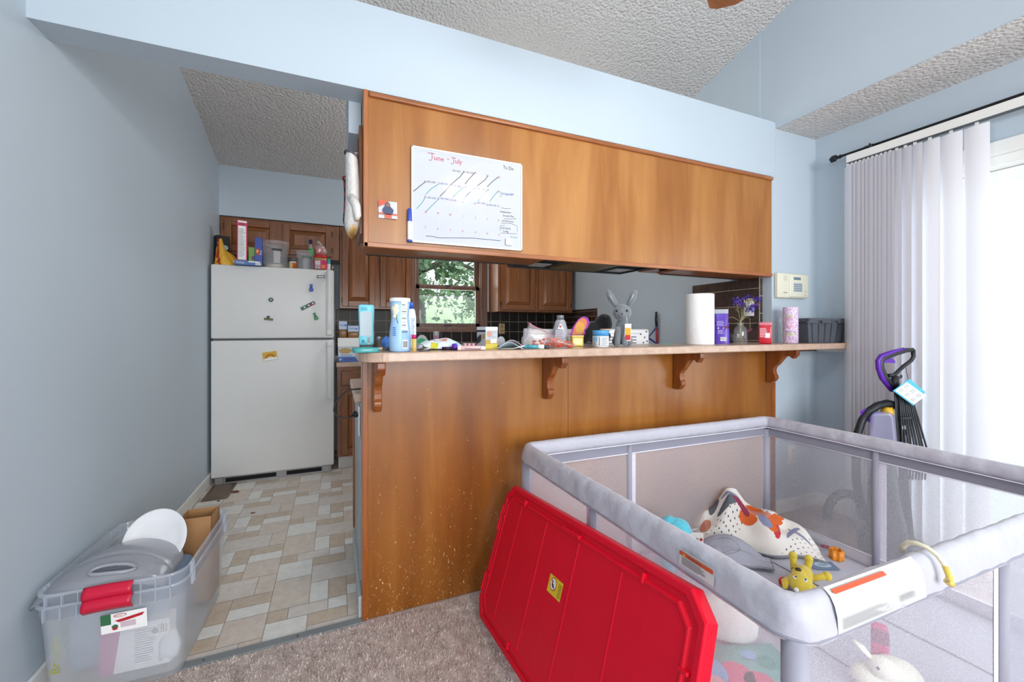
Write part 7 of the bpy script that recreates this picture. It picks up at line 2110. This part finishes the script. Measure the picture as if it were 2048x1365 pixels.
lv = [(0.0, 0.045, -0.036), (0.0, 0.045, -0.006), (0.003, 0.045, -0.003), (0.016, 0.042, -0.003), (0.019, 0.04, -0.009), (0.034, 0.036, -0.009), (0.038, 0.034, -0.001), (0.043, 0.033, -0.001), (0.046, 0.032, -0.004)]
for i_, ch, z in lv: g.v += [tuple(v) for v in octo(i_, ch, z)]
for j in range(len(lv) - 1):
    for i in range(8):
        k = (i + 1) % 8; g.f.append((j * 8 + i, j * 8 + k, (j + 1) * 8 + k, (j + 1) * 8 + i)); g.m.append(0); g.s.append(False)
j = len(lv) - 1
g.f.append(tuple(j * 8 + i for i in range(8))); g.m.append(0); g.s.append(False)
lid = g.build('shell', RL, t, bevel=0.003, solid=0.003)
g = G(); n = 9
for k in range(1, n):
    a = 0.06 + (LL - 0.12) * k / n
    if k % 2:
        g.obox(LP(a, WW / 2, -0.004), ex * 0.003, ey * (WW / 2 - 0.05), ez * 0.003)
    else:
        g.obox(LP(a, WW / 2, -0.004), ex * 0.0012, ey * (WW / 2 - 0.05), ez * 0.0015)
g.build('rib', RL, t, bevel=0.003)['kind'] = 'stuff'
g = G()
for a, b, w2, h2 in ((LL * 0.5, WW - 0.035, 0.05, 0.006), (LL * 0.18, WW - 0.035, 0.004, 0.012), (LL * 0.82, WW - 0.035, 0.004, 0.012), (0.033, WW * 0.3, 0.012, 0.004), (0.033, WW * 0.75, 0.012, 0.004), (LL - 0.033, WW * 0.45, 0.012, 0.004), (LL - 0.033, WW * 0.7, 0.012, 0.004), (LL * 0.3, 0.035, 0.004, 0.012), (LL * 0.6, 0.035, 0.004, 0.012)):
    g.obox(LP(a, b, -0.004), ex * w2, ey * h2, ez * 0.008)
g.build('rim_gusset', RL, t, bevel=0.002)['kind'] = 'stuff'
for b0_, b1_ in ((WW * 0.16, WW * 0.30), (WW * 0.62, WW * 0.82)):
    g = G(); g.obox(LP(0.001, (b0_ + b1_) / 2, -0.018), ex * 0.006, ey * ((b1_ - b0_) / 2), ez * 0.02)
    g.build('latch_tab', RL, t, bevel=0.003)
# sticker
sp_ = [ray(px, py) for px, py in ((1102, 1148), (1128, 1167), (1122, 1205), (1095, 1184))]
def hit(rv):
    n_ = ez; pt = O_ + LP(0, 0, -0.005); s_ = (pt - Vector((0, 0, CAMH))).dot(n_) / rv.dot(n_)
    return Vector((0, 0, CAMH)) + rv * s_ - O_
hq = [hit(rv) for rv in sp_]
sa0, sa1 = (hq[0].dot(ex) + hq[3].dot(ex)) / 2, (hq[1].dot(ex) + hq[2].dot(ex)) / 2
sb0, sb1 = (hq[2].dot(ey) + hq[3].dot(ey)) / 2, (hq[0].dot(ey) + hq[1].dot(ey)) / 2
sw, sh = sa1 - sa0, sb1 - sb0
SO = LP(sa0, sb0, -0.0028)
Rv, Uv = ex, ey
if Rv.cross(Uv).dot(ez) < 0: pass
g = G(); sgn = 1 if ex.cross(ey).dot(ez) > 0 else -1
g.rect(SO, Rv, Uv, 0, 0, sw, sh, 0, 0.0008 * sgn); g.disc(SO, Rv, Uv, sw * 0.36, sh * 0.58, sh * 0.36, sh * 0.36, 1, 0.0012 * sgn); g.disc(SO, Rv, Uv, sw * 0.36, sh * 0.58, sh * 0.31, sh * 0.31, 2, 0.0016 * sgn)
g.disc(SO, Rv, Uv, sw * 0.30, sh * 0.70, sh * 0.07, sh * 0.07, 3, 0.002 * sgn); g.poly(SO, Rv, Uv, [(sw * 0.30, sh * 0.66), (sw * 0.42, sh * 0.55), (sw * 0.48, sh * 0.40), (sw * 0.38, sh * 0.38), (sw * 0.26, sh * 0.52)], 3, 0.002 * sgn)
g.stroke(SO, Rv, Uv, [(sw * 0.36 - sh * 0.24, sh * 0.58 + sh * 0.24), (sw * 0.36 + sh * 0.24, sh * 0.58 - sh * 0.24)], sh * 0.05, 1, 0.0024 * sgn)
for k in range(7):
    g.rect(SO, Rv, Uv, sw * 0.74, sh * (0.12 + 0.11 * k), sw * 0.95, sh * (0.15 + 0.11 * k), 3, 0.0012 * sgn)
g.build('warning_sticker', [M('sticker_yellow', 'e2c22c', 0.45, var=0), M('sticker_red', 'b83028', 0.45, var=0), PAPER, INK], t)

# ---------------------------------------------------------------- clear storage bins by the left wall
zr = 0.355
nA, nB, nC = at(24, 1205, Z=zr), at(345, 1152, Z=zr), at(421, 1020, Z=zr)
rx = (nB - nA); wB = rx.length; rx.normalize()
dB = (nC - nB).length
rot = math.atan2(rx.y, rx.x) * 0.6
cB = (nA + nC) / 2
cB = Vector((max(cB.x, XL + wB / 2 + 0.035), cB.y, 0))
CLR = veil('clear_bin_plastic', 'f4f8fc', 0.32, 0.12, 0.35, gloss=0.16)
CLR2 = veil('clear_bin_rim', 'dde6f2', 0.52, 0.12, 0.35, gloss=0.2)
def rrect(hx, hy, r, n=5):
    out = []
    for cx_, cy_, a0_ in ((hx - r, -hy + r, -PI / 2), (hx - r, hy - r, 0), (-hx + r, hy - r, PI / 2), (-hx + r, -hy + r, PI)):
        for k in range(n + 1):
            a = a0_ + k * PI / 2 / n
            out.append((cx_ + r * math.cos(a), cy_ + r * math.sin(a)))
    return out
def stack_rings(g, lv, m=0, bottom=True):
    n0 = len(g.v); n = None
    for hx, hy, r, z in lv:
        ps = rrect(hx, hy, r); n = len(ps); g.v += [(a, b, z) for a, b in ps]
    for j in range(len(lv) - 1):
        for i in range(n):
            k = (i + 1) % n; g.f.append((n0 + j * n + i, n0 + j * n + k, n0 + (j + 1) * n + k, n0 + (j + 1) * n + i)); g.m.append(m); g.s.append(True)
    if bottom: g.f.append(tuple(n0 + i for i in range(n))[::-1]); g.m.append(m); g.s.append(False)
def bin_(name, label, hx, hy, z0, z1, h_lbl):
    t = thing(name, label, 'storage bin', (cB.x, cB.y, z0), rot, 'nested clear storage bins')
    H_ = z1 - z0
    g = G(); stack_rings(g, [(hx * 0.86, hy * 0.86, 0.03, 0.0), (hx * 0.875, hy * 0.875, 0.035, 0.012), (hx * 0.955, hy * 0.955, 0.045, H_ - 0.045)]); g.build('body', CLR, t)
    g = G(); stack_rings(g, [(hx * 0.955, hy * 0.955, 0.045, H_ - 0.045), (hx * 0.975, hy * 0.972, 0.05, H_ - 0.042), (hx * 0.98, hy * 0.978, 0.05, H_ - 0.012), (hx, hy, 0.05, H_ - 0.008), (hx, hy, 0.05, H_), (hx * 0.97, hy * 0.975, 0.048, H_)], bottom=False)
    for k in range(-4, 5):
        if abs(k) < 2: continue
        g.box(k * hx * 0.2 - 0.0015, k * hx * 0.2 + 0.0015, -hy - 0.004, -hy * 0.975, H_ - 0.042, H_ - 0.002)
        g.box(k * hx * 0.2 - 0.0015, k * hx * 0.2 + 0.0015, hy * 0.975, hy + 0.004, H_ - 0.042, H_ - 0.002)
    for k in (-0.75, -0.68, 0.68, 0.75):
        for sx in (-1, 1):
            g.box(sx * hx * 0.975, sx * (hx + 0.003), k * hy - 0.0015, k * hy + 0.0015, H_ - 0.04, H_ - 0.002)
    g.build('rim', CLR2, t)
    g = G()
    def hf(u, v):
        a = -0.2 + 1.5 * v
        return ((u - 0.5) * 0.12, -hy - 0.002 - 0.016 * math.sin(PI * v) - 0.004, H_ - 0.038 + 0.044 * v + 0.002 * math.sin(PI * u))
    g.grid(hf, 12, 8); g.build('handle', M('handle_red', 'c4143a', 0.35), t, solid=0.004)
    return t, H_
hx_, hy_ = wB / 2, dB / 2
bin_('storage_bin', 'lower outer clear storage bin with red handle and stuck-on label', hx_, hy_, 0.001, zr - 0.034, 0)
outer = bpy.data.objects['storage_bin']
ti, Hi = bin_('storage_bin', 'upper inner clear storage bin with red handle nested in another', hx_ * 0.985, hy_ * 0.985, 0.016, zr, 0)
# label and handwriting on the outer bin's front
g = G(); Ho = zr - 0.035
fy0 = -hy_ * 0.945
O = (0, fy0, 0)
def fplane(z): return -(hy_ * (0.875 + (0.955 - 0.875) * (z - 0.012) / (Ho - 0.057))) - 0.002
O = (-0.025, fplane(0.25), 0.2); U2 = Vector((0, fplane(0.3) - fplane(0.2), 0.1)).normalized()
lw, lh = 0.115, 0.062
g.rect(O, RX, U2, 0, 0, lw, lh, 0, 0.0015); g.rect(O, RX, U2, 0, lh * 0.45, lw * 0.22, lh, 1, 0.002); g.disc(O, RX, U2, lw * 0.42, lh * 0.86, lw * 0.14, lh * 0.09, 2, 0.0022); g.disc(O, RX, U2, lw * 0.42, lh * 0.86, lw * 0.12, lh * 0.065, 0, 0.0026); g.text('Sterilite', O, RX, U2, lw * 0.31, lh * 0.83, 0.0065, 2, lift=0.003, sx=0.9)
g.poly(O, RX, U2, [(lw * 0.3, lh * 0.62), (lw * 0.95, lh * 0.82), (lw * 0.9, lh * 0.66), (lw * 0.6, lh * 0.55), (lw * 0.38, lh * 0.5)], 2, 0.002); g.rect(O, RX, U2, lw * 0.42, lh * 0.2, lw * 0.75, lh * 0.5, 3, 0.002); g.disc(O, RX, U2, lw * 0.3, lh * 0.3, lw * 0.07, lh * 0.12, 1, 0.0024); g.disc(O, RX, U2, lw * 0.3, lh * 0.2, lw * 0.06, lh * 0.07, 2, 0.0028); barcode(g, O, RX, U2, lw * 0.02, lh * 0.08, lw * 0.2, lh * 0.38, 0, 4)
g.build('sticker', [PAPER, M('sticker_green', '2f6b46', 0.5), M('sticker_crimson', 'b3202c', 0.5), M('sticker_ghost', 'c9b6c0', 0.5), INK], outer)
g = G(); O = (-0.148, fplane(0.25), 0.22)
g.text('Brooke', (-0.128, fplane(0.14), 0.1), Vector((0, 0, 1)), Vector((-1, 0, 0)), 0.0, 0.0, 0.036, 0, lift=-0.003, sx=1.1)
g.build('handwriting', M('olive_marker', '9a9c3c', 0.6), outer)
bz = 0.032
def inb(x_, y_, z_): # local bin coordinates -> world
    c_, s_ = math.cos(rot), math.sin(rot)
    return (cB.x + x_ * c_ - y_ * s_, cB.y + x_ * s_ + y_ * c_, z_)
t = thing('printed_carton', 'white and purple printed carton leaning inside the clear bin front', 'box', inb(-0.055, -hy_ * 0.74, bz), rot - 0.03)
g = G(); g.box(0, 0.185, 0, 0.05, 0, 0.15, 0); g.build('carton', M('carton_white', 'e8e9ee', 0.5), t)
g = G(); O = (0, 0, 0); g.poly(O, RX, UZ, [(0, 0), (0.035, 0), (0.055, 0.15), (0, 0.15)], 0, 0.001); g.text('TOUGH', O, UZ, (-1, 0, 0), 0.008, -0.03, 0.028, 1, lift=-0.002, sx=1.0); g.text('ABSORBENCY', O, UZ, (-1, 0, 0), 0.008, -0.062, 0.0125, 2, lift=-0.002); g.text('& SKIN PROTECTION', O, UZ, (-1, 0, 0), 0.008, -0.078, 0.0095, 2, lift=-0.002)
lines(g, O, RX, UZ, 0.09, 0.02, 0.15, 0.13, 14, 3, 2, 0.3); barcode(g, O, RX, UZ, 0.155, 0.10, 0.18, 0.14, 4, 5); g.disc(O, RX, UZ, 0.145, 0.115, 0.009, 0.009, 3, 0.001)
g.build('printing', [M('pack_magenta', 'b0508c', 0.5), PAPER, M('pack_purple_ink', '5a4a7c', 0.5), PALE_INK, M('carton_white2', 'f2f2f4', 0.5), INK], t)
t = thing('cardboard_box', 'brown cardboard box inside the clear bin at its far right', 'box', inb(0.045, 0.13, bz), rot)
g = G(); CB = M('cardboard', 'a67c52', 0.8)
g.box(0, 0.115, 0, 0.004, 0, 0.345); g.box(0, 0.115, 0.10, 0.104, 0, 0.345); g.box(0.111, 0.115, 0, 0.104, 0, 0.345); g.box(0, 0.004, 0, 0.104, 0, 0.345); g.build('walls', CB, t)
# white oval plate
t = thing('oval_tray', 'white oval plastic tray sticking out of the clear bin', 'tray', inb(0.02, 0.06, 0.35), rot)
pc = at(312, 1054, Z=0.405)
t.location = (pc.x, pc.y, 0.352)
t.rotation_euler = (math.radians(36), math.radians(-16), rot + 0.3)
g = G(); g.lathe([(0.0, 0.0), (0.07, 0.0), (0.085, 0.006), (0.108, 0.014), (0.112, 0.014), (0.112, 0.012), (0.085, 0.002), (0.0, -0.003)], seg=44, sx=0.86, sy=1.15, cap=False); g.build('dish', M('white_melamine', 'e9eaed', 0.25, coat=0.3), t)
# grey baby seat
pc = at(232, 1118, Z=0.37)
t = thing('infant_bath_seat', 'grey moulded plastic baby seat lying in the clear bin', 'baby seat', (pc.x, pc.y, 0.30), rot)
GS = M('grey_moulded_plastic', '989aa2', 0.22, var=0.01, coat=0.3)
g = G()
wS, dS = wB * 0.86, 0.34
def sf(u, v):
    """u across, v front to back: a domed shell with a swept front lip"""
    x_ = (u - 0.5) * wS
    prof = math.sin(PI * u) ** 0.55
    z = 0.085 * prof * (0.55 + 0.45 * math.sin(PI * min(1, v * 0.9 + 0.1)))
    y_ = -dS * 0.42 + dS * v * (0.45 + 0.55 * prof) + 0.05 * (1 - prof)
    lip = 0.018 * math.exp(-((v - 0.0) / 0.06) ** 2)
    groove = -0.006 * math.exp(-((v - 0.42) / 0.03) ** 2)
    return (x_, y_, z + groove - lip * 0.5)
g.grid(sf, 48, 40)
sh_ = g.build('shell', GS, t, solid=0.006)
g = G()
hp = [Vector(sf(0.42, 0.10)), Vector(sf(0.75, 0.10)), Vector(sf(0.75, 0.22)), Vector(sf(0.42, 0.22))]
pts = []
for k in range(25):
    a = 2 * PI * k / 24
    u_, v_ = 0.585 + 0.17 * math.copysign(abs(math.cos(a)) ** 0.6, math.cos(a)), 0.16 + 0.055 * math.sin(a)
    pts.append(Vector(sf(u_, v_)) + Vector((0, 0, 0.006)))
g.tube(pts, 0.006, 8, 0)
cen = Vector(sf(0.585, 0.16)) + Vector((0, 0, 0.0045))
g.add([cen] + pts[:-1], [(0, i + 1, (i + 1) % 24 + 1) for i in range(24)], 1)
g.build('handle', [GS, M('handle_recess', '5d6069', 0.5)], sh_)
# dark-blue sack and white paper lower in the bin
t = thing('blue_blanket_roll', 'folded slate blue cloth low inside the clear bin', 'cloth', inb(-0.02, 0.0, bz), rot)
g = G(); g.rbox(-hx_ * 0.74, hx_ * 0.70, -hy_ * 0.60, hy_ * 0.36, 0.0, 0.23, 0.03, 0, 3); g.build('folds', M('slate_blue_cloth', '7c93ad', 0.9, var=0.1, bmp=0.6, bs=12, bd=0.02), t)
t = thing('white_tissue', 'crumpled white tissue at the right inside the clear bin', 'tissue', inb(hx_ * 0.66, -hy_ * 0.72, bz), rot)
g = G(); g.ball((0, 0, 0.05), 0.026, 0.02, 0.05, 0, 20, 14, wob=0.25, seed=2); g.build('paper', M('tissue_white', 'dfe3e8', 0.9), t)

# ---------------------------------------------------------------- carpet cleaner behind the playpen
DV = 2.14
V0 = at(1790, 900, D=DV); V0.z = 0
t = thing('carpet_cleaner', 'upright black and purple carpet cleaner with hanging tag behind the playpen', 'carpet cleaner', tuple(V0), 0)
CB_ = M('cleaner_charcoal', '23262a', 0.4); PU = M('cleaner_purple', '5a22a0', 0.35)
def cp_(px, py, dd=0.0): return at(px, py, D=DV + dd) - V0
hpts = [(1787, 780), (1768, 756), (1761, 738), (1760, 722), (1766, 716), (1790, 707), (1812, 701), (1826, 700)]
g = G(); g.tube([cp_(*p) for p in hpts], [0.018, 0.018, 0.017, 0.016, 0.016, 0.014, 0.012, 0.010], 12); g.tube([cp_(1826, 700), cp_(1827, 714), cp_(1822, 722), cp_(1806, 734), cp_(1789, 750), cp_(1776, 752)], [0.010, 0.009, 0.009, 0.009, 0.009, 0.010], 10)
g.tube([cp_(1790, 752), cp_(1790, 780)], [0.014, 0.022], 10); g.tube([cp_(1792, 758), cp_(1803, 755), cp_(1802, 751)], 0.005, 8)
hd = g.build('handle', CB_, t)
g = G(); g.tube([cp_(p[0] - 4, p[1] - (3 if i > 3 else 0), -0.004) for i, p in enumerate(hpts[:-1])], [0.012, 0.013, 0.012, 0.012, 0.012, 0.010, 0.007], 10); g.build('purple_grip', PU, hd)
g = G(); g.prism([(1767, 726), (1768, 719), (1785, 717), (1790, 722), (1791, 727), (1775, 726)], lambda a, b, q_: tuple(cp_(a, b, q_)), -0.008, 0.008); g.build('trigger', PU, hd)
g = G(); g.prism([(1787, 778), (1800, 778), (1812, 905), (1834, 1130), (1800, 1140), (1795, 905)], lambda a, b, q_: tuple(cp_(a, b, q_)), -0.03, 0.03); g.build('body', CB_, t, bevel=0.01)
g = G(); g.prism([(1800, 840), (1812, 838), (1816, 870), (1803, 872)], lambda a, b, q_: tuple(cp_(a, b, q_)), -0.034, -0.028, 0); g.prism([(1804, 852), (1811, 852), (1811, 859), (1804, 859)], lambda a, b, q_: tuple(cp_(a, b, q_)), -0.037, -0.034, 1); g.build('rating_label', [M('cleaner_grey', '3b4046', 0.4), PAPER], t)
g = G(); g.prism([(1741, 828), (1750, 824), (1783, 824), (1790, 834), (1797, 905), (1798, 960), (1735, 960), (1737, 870)], lambda a, b, q_: tuple(cp_(a, b, q_)), -0.055, 0.055); g.build('tank', veil('lilac_tank', 'a9a3cf', 0.55, 0.1, 0.4, gloss=0.2), t, bevel=0.02, bseg=3)
tc_ = cp_(1774.5, 826)
g = G(); g.lathe([(0.026, 0.0), (0.027, 0.006), (0.027, 0.022), (0.022, 0.028), (0.022, 0.04)], tuple(tc_ - Vector((0, 0, 0.01))), 20); g.build('cap', M('yellow_cap', 'd8ab1c', 0.35), t)
g = G(); g.prism([(1720, 824), (1727, 818), (1760, 826), (1758, 832), (1740, 832), (1745, 838), (1741, 847), (1731, 840), (1722, 832)], lambda a, b, q_: tuple(cp_(a, b, q_)), 0.0, 0.03); g.build('tank_handle', PU, t, bevel=0.003)
hose = [cp_(*p) for p in ((1792, 812), (1775, 807), (1755, 812), (1737, 824), (1724, 842), (1716, 865), (1712, 900), (1712, 960), (1722, 1010), (1750, 1040))]
rr = []
hp2 = []
for i in range(len(hose) - 1):
    for k in range(18):
        hp2.append(hose[i].lerp(hose[i + 1], k / 18)); rr.append(0.0195 if (len(hp2) % 2) else 0.0165)
g = G(); g.tube(hp2, rr, 12); g.build('hose', CB_, t)
ring_ = [cp_(1690 + 38 * math.cos(a), 1030 + 42 * math.sin(a), 0.0) for a in [PI * 0.95 + k * PI * 1.15 / 14 for k in range(15)]]
g = G(); g.tube([at(1690 + 36 * math.cos(a), 1032 - 45 * math.sin(a), D=2.11) - V0 for a in [PI * 1.05 - k * PI * 1.1 / 14 for k in range(15)]], 0.020, 12); g.build('carry_handle', CB_, t)
g = G()
r_ = random.Random(5)
for k in range(9):
    x0_ = 1798 + k * 2.6; x1_ = 1806 + k * 6.2
    g.tube([cp_(x0_, 772 + (k % 3) * 4, -0.03 - 0.004 * (k % 3)), cp_((x0_ * 0.55 + x1_ * 0.45), 835, -0.038), cp_(x1_, 905 + 4 * (k % 2), -0.035), cp_(x1_ - 6, 960, -0.03)], 0.0042, 8)
g.tube([cp_(1800, 838, -0.042), cp_(1822, 836, -0.046)], 0.006, 8)
g.build('power_cord', M('cord_dark_grey', '2e3136', 0.5), t)
g = G(); g.prism([(1790, 905), (1800, 1000), (1822, 1090), (1836, 1130), (1838, 1160), (1740, 1160), (1730, 1120), (1735, 960)], lambda a, b, q_: tuple(cp_(a, b, q_)), -0.14, -0.01); g.build('base_housing', M('cleaner_base', '33363c', 0.4), t, bevel=0.03, bseg=3)
bb0 = V0
g = G(); g.rbox(-0.16, -0.01, -0.14, 0.10, 0.0, 0.12, 0.03, 0, 3); g.build('nozzle_foot', M('cleaner_base2', '2c2f34', 0.4), t)
# hanging tag
q0 = [cp_(1786, 782, -0.065), cp_(1819, 758, -0.065), cp_(1851, 785, -0.065), cp_(1827, 812, -0.065)]
g = G(); nrm_ = (q0[1] - q0[0]).cross(q0[3] - q0[0]).normalized() * 0.001
g.add([v for v in q0] + [v + nrm_ for v in q0], [(0, 1, 2, 3), (7, 6, 5, 4), (0, 1, 5, 4), (1, 2, 6, 5), (2, 3, 7, 6), (3, 0, 4, 7)], 0)
O = q0[0]; R_v = (q0[3] - q0[0]); U_v = (q0[1] - q0[0])
Lr, Lu = R_v.length, U_v.length
Rn, Un = R_v.normalized(), U_v.normalized()
lf = 0.0015 if Rn.cross(Un).dot(-V0) > 0 else -0.0015
g.rect(O, Rn, Un, Lr * 0.04, Lu * 0.06, Lr * 0.96, Lu * 0.78, 1, lf)
tg = g.build('instruction_tag', [M('tag_cyan', '4fb5d6', 0.4), M('tag_paper', 'e9eef2', 0.5)], t)
g = G()
for i in range(3):
    for j in range(2):
        lines(g, O + Rn * Lr * (0.1 + 0.29 * i), Rn, Un, 0, Lu * (0.14 + 0.32 * j), Lr * 0.2, Lu * (0.36 + 0.32 * j), 3, 0, 3 + i + j, 0.3)
g.v = [tuple(Vector(v) + nrm_.normalized() * lf * 1.6 * (1 if nrm_.dot(-V0) * lf > 0 else -1)) for v in g.v]
g.build('printing', PALE_INK, tg)
g = G(); g.tube([cp_(1812, 735, -0.02), cp_(1813, 745, -0.05), cp_(1817, 760, -0.066)], 0.0012, 6); g.build('tag_tie', INK, t)
# ---------------------------------------------------------------- outside the windows
def leafmat(name, a, b_):
    m, nt, b = newmat(name); v = coords(nt); f = noise(nt, v, 3.0, 3)
    nt.links.new(ramp(nt, f, [(0.35, a), (0.65, b_)]), b.inputs['Base Color']); b.inputs['Roughness'].default_value = 0.6
    return m
g = G()
def hill(u, v):
    x_ = -30 + 33 * u; y_ = 4.5 + 60 * v
    return (x_, y_, -0.35 + 6.0 * max(0, (y_ - 10) / 50) ** 0.8)
g.grid(hill, 20, 20); MATS_LAWN = leafmat('lawn_grass', 'a5c07e', 'c4d8a6')
struct('ground_1', g, MATS_LAWN)
def hill2(u, v):
    return (2.9 + 34 * u * v, 4.5 + 60 * v, hill(0, v)[2])
_ng = G(); _ng.grid(hill2, 20, 20); struct('ground_1', _ng, MATS_LAWN)
g = G(); g.box(XR + 0.16, XR + 60, -40, 30, -0.5, -0.36); struct('ground_2', g, M('pale_patio', 'c9c7c0', 0.8))
LM = [leafmat('tree_leaves', '3d5a3c', '6a8760'), leafmat('tree_leaves_light', '5f7d58', '91aa84')]
def tree(label, x_, y_, zb, H_, R_, n, seed):
    t = thing('tree', label, 'tree', (x_, y_, zb), 0, 'trees outside the kitchen window')
    r_ = random.Random(seed)
    g = G(); g.tube([(0, 0, 0), (0.1, 0, H_ * 0.3), (-0.1, 0.1, H_ * 0.6), (0, 0, H_ * 0.85)], [0.28, 0.2, 0.13, 0.04], 10)
    for k in range(9):
        a = r_.uniform(0, 2 * PI); z_ = H_ * r_.uniform(0.25, 0.65)
        g.tube([(0, 0, z_), (R_ * 0.5 * math.cos(a), R_ * 0.5 * math.sin(a), z_ + 0.5), (R_ * 0.9 * math.cos(a), R_ * 0.9 * math.sin(a), z_ + 0.4)], [0.09, 0.05, 0.02], 6)
    g.build('trunk', M('bark', '4b4038', 0.9), t)
    g = G()
    cl = [(Vector((r_.gauss(0, 0.42) * R_, r_.gauss(0, 0.42) * R_, H_ * r_.uniform(0.22, 1.0))), r_.uniform(0.3, 0.75)) for _ in range(60)]
    for _ in range(n):
        c_, rad = r_.choice(cl)
        d = Vector((r_.gauss(0, 1), r_.gauss(0, 1), r_.gauss(0, 0.7))).normalized() * rad * r_.uniform(0.2, 1)
        p = c_ + d
        u_ = Vector((r_.gauss(0, 1), r_.gauss(0, 1), r_.gauss(0, 1))).normalized() * r_.uniform(0.05, 0.10); v_ = u_.cross(Vector((r_.gauss(0, 1), r_.gauss(0, 1), 1))).normalized() * 0.045
        g.add([p - u_, p - v_, p + u_, p + v_], [(0, 1, 2, 3)], r_.randrange(2))
    g.build('foliage', LM, t)['kind'] = 'stuff'
tree('broad leafy tree filling the left of the kitchen window view', 1.5, 9.0, -0.3, 6.0, 2.2, 6500, 3)
tree('leafy tree at the right of the kitchen window view', 5.6, 15.0, -0.2, 7.5, 2.6, 5500, 8)
tree('leafy tree farther back behind the window middle', 3.2, 24.0, 0.2, 10.0, 3.6, 5500, 15)
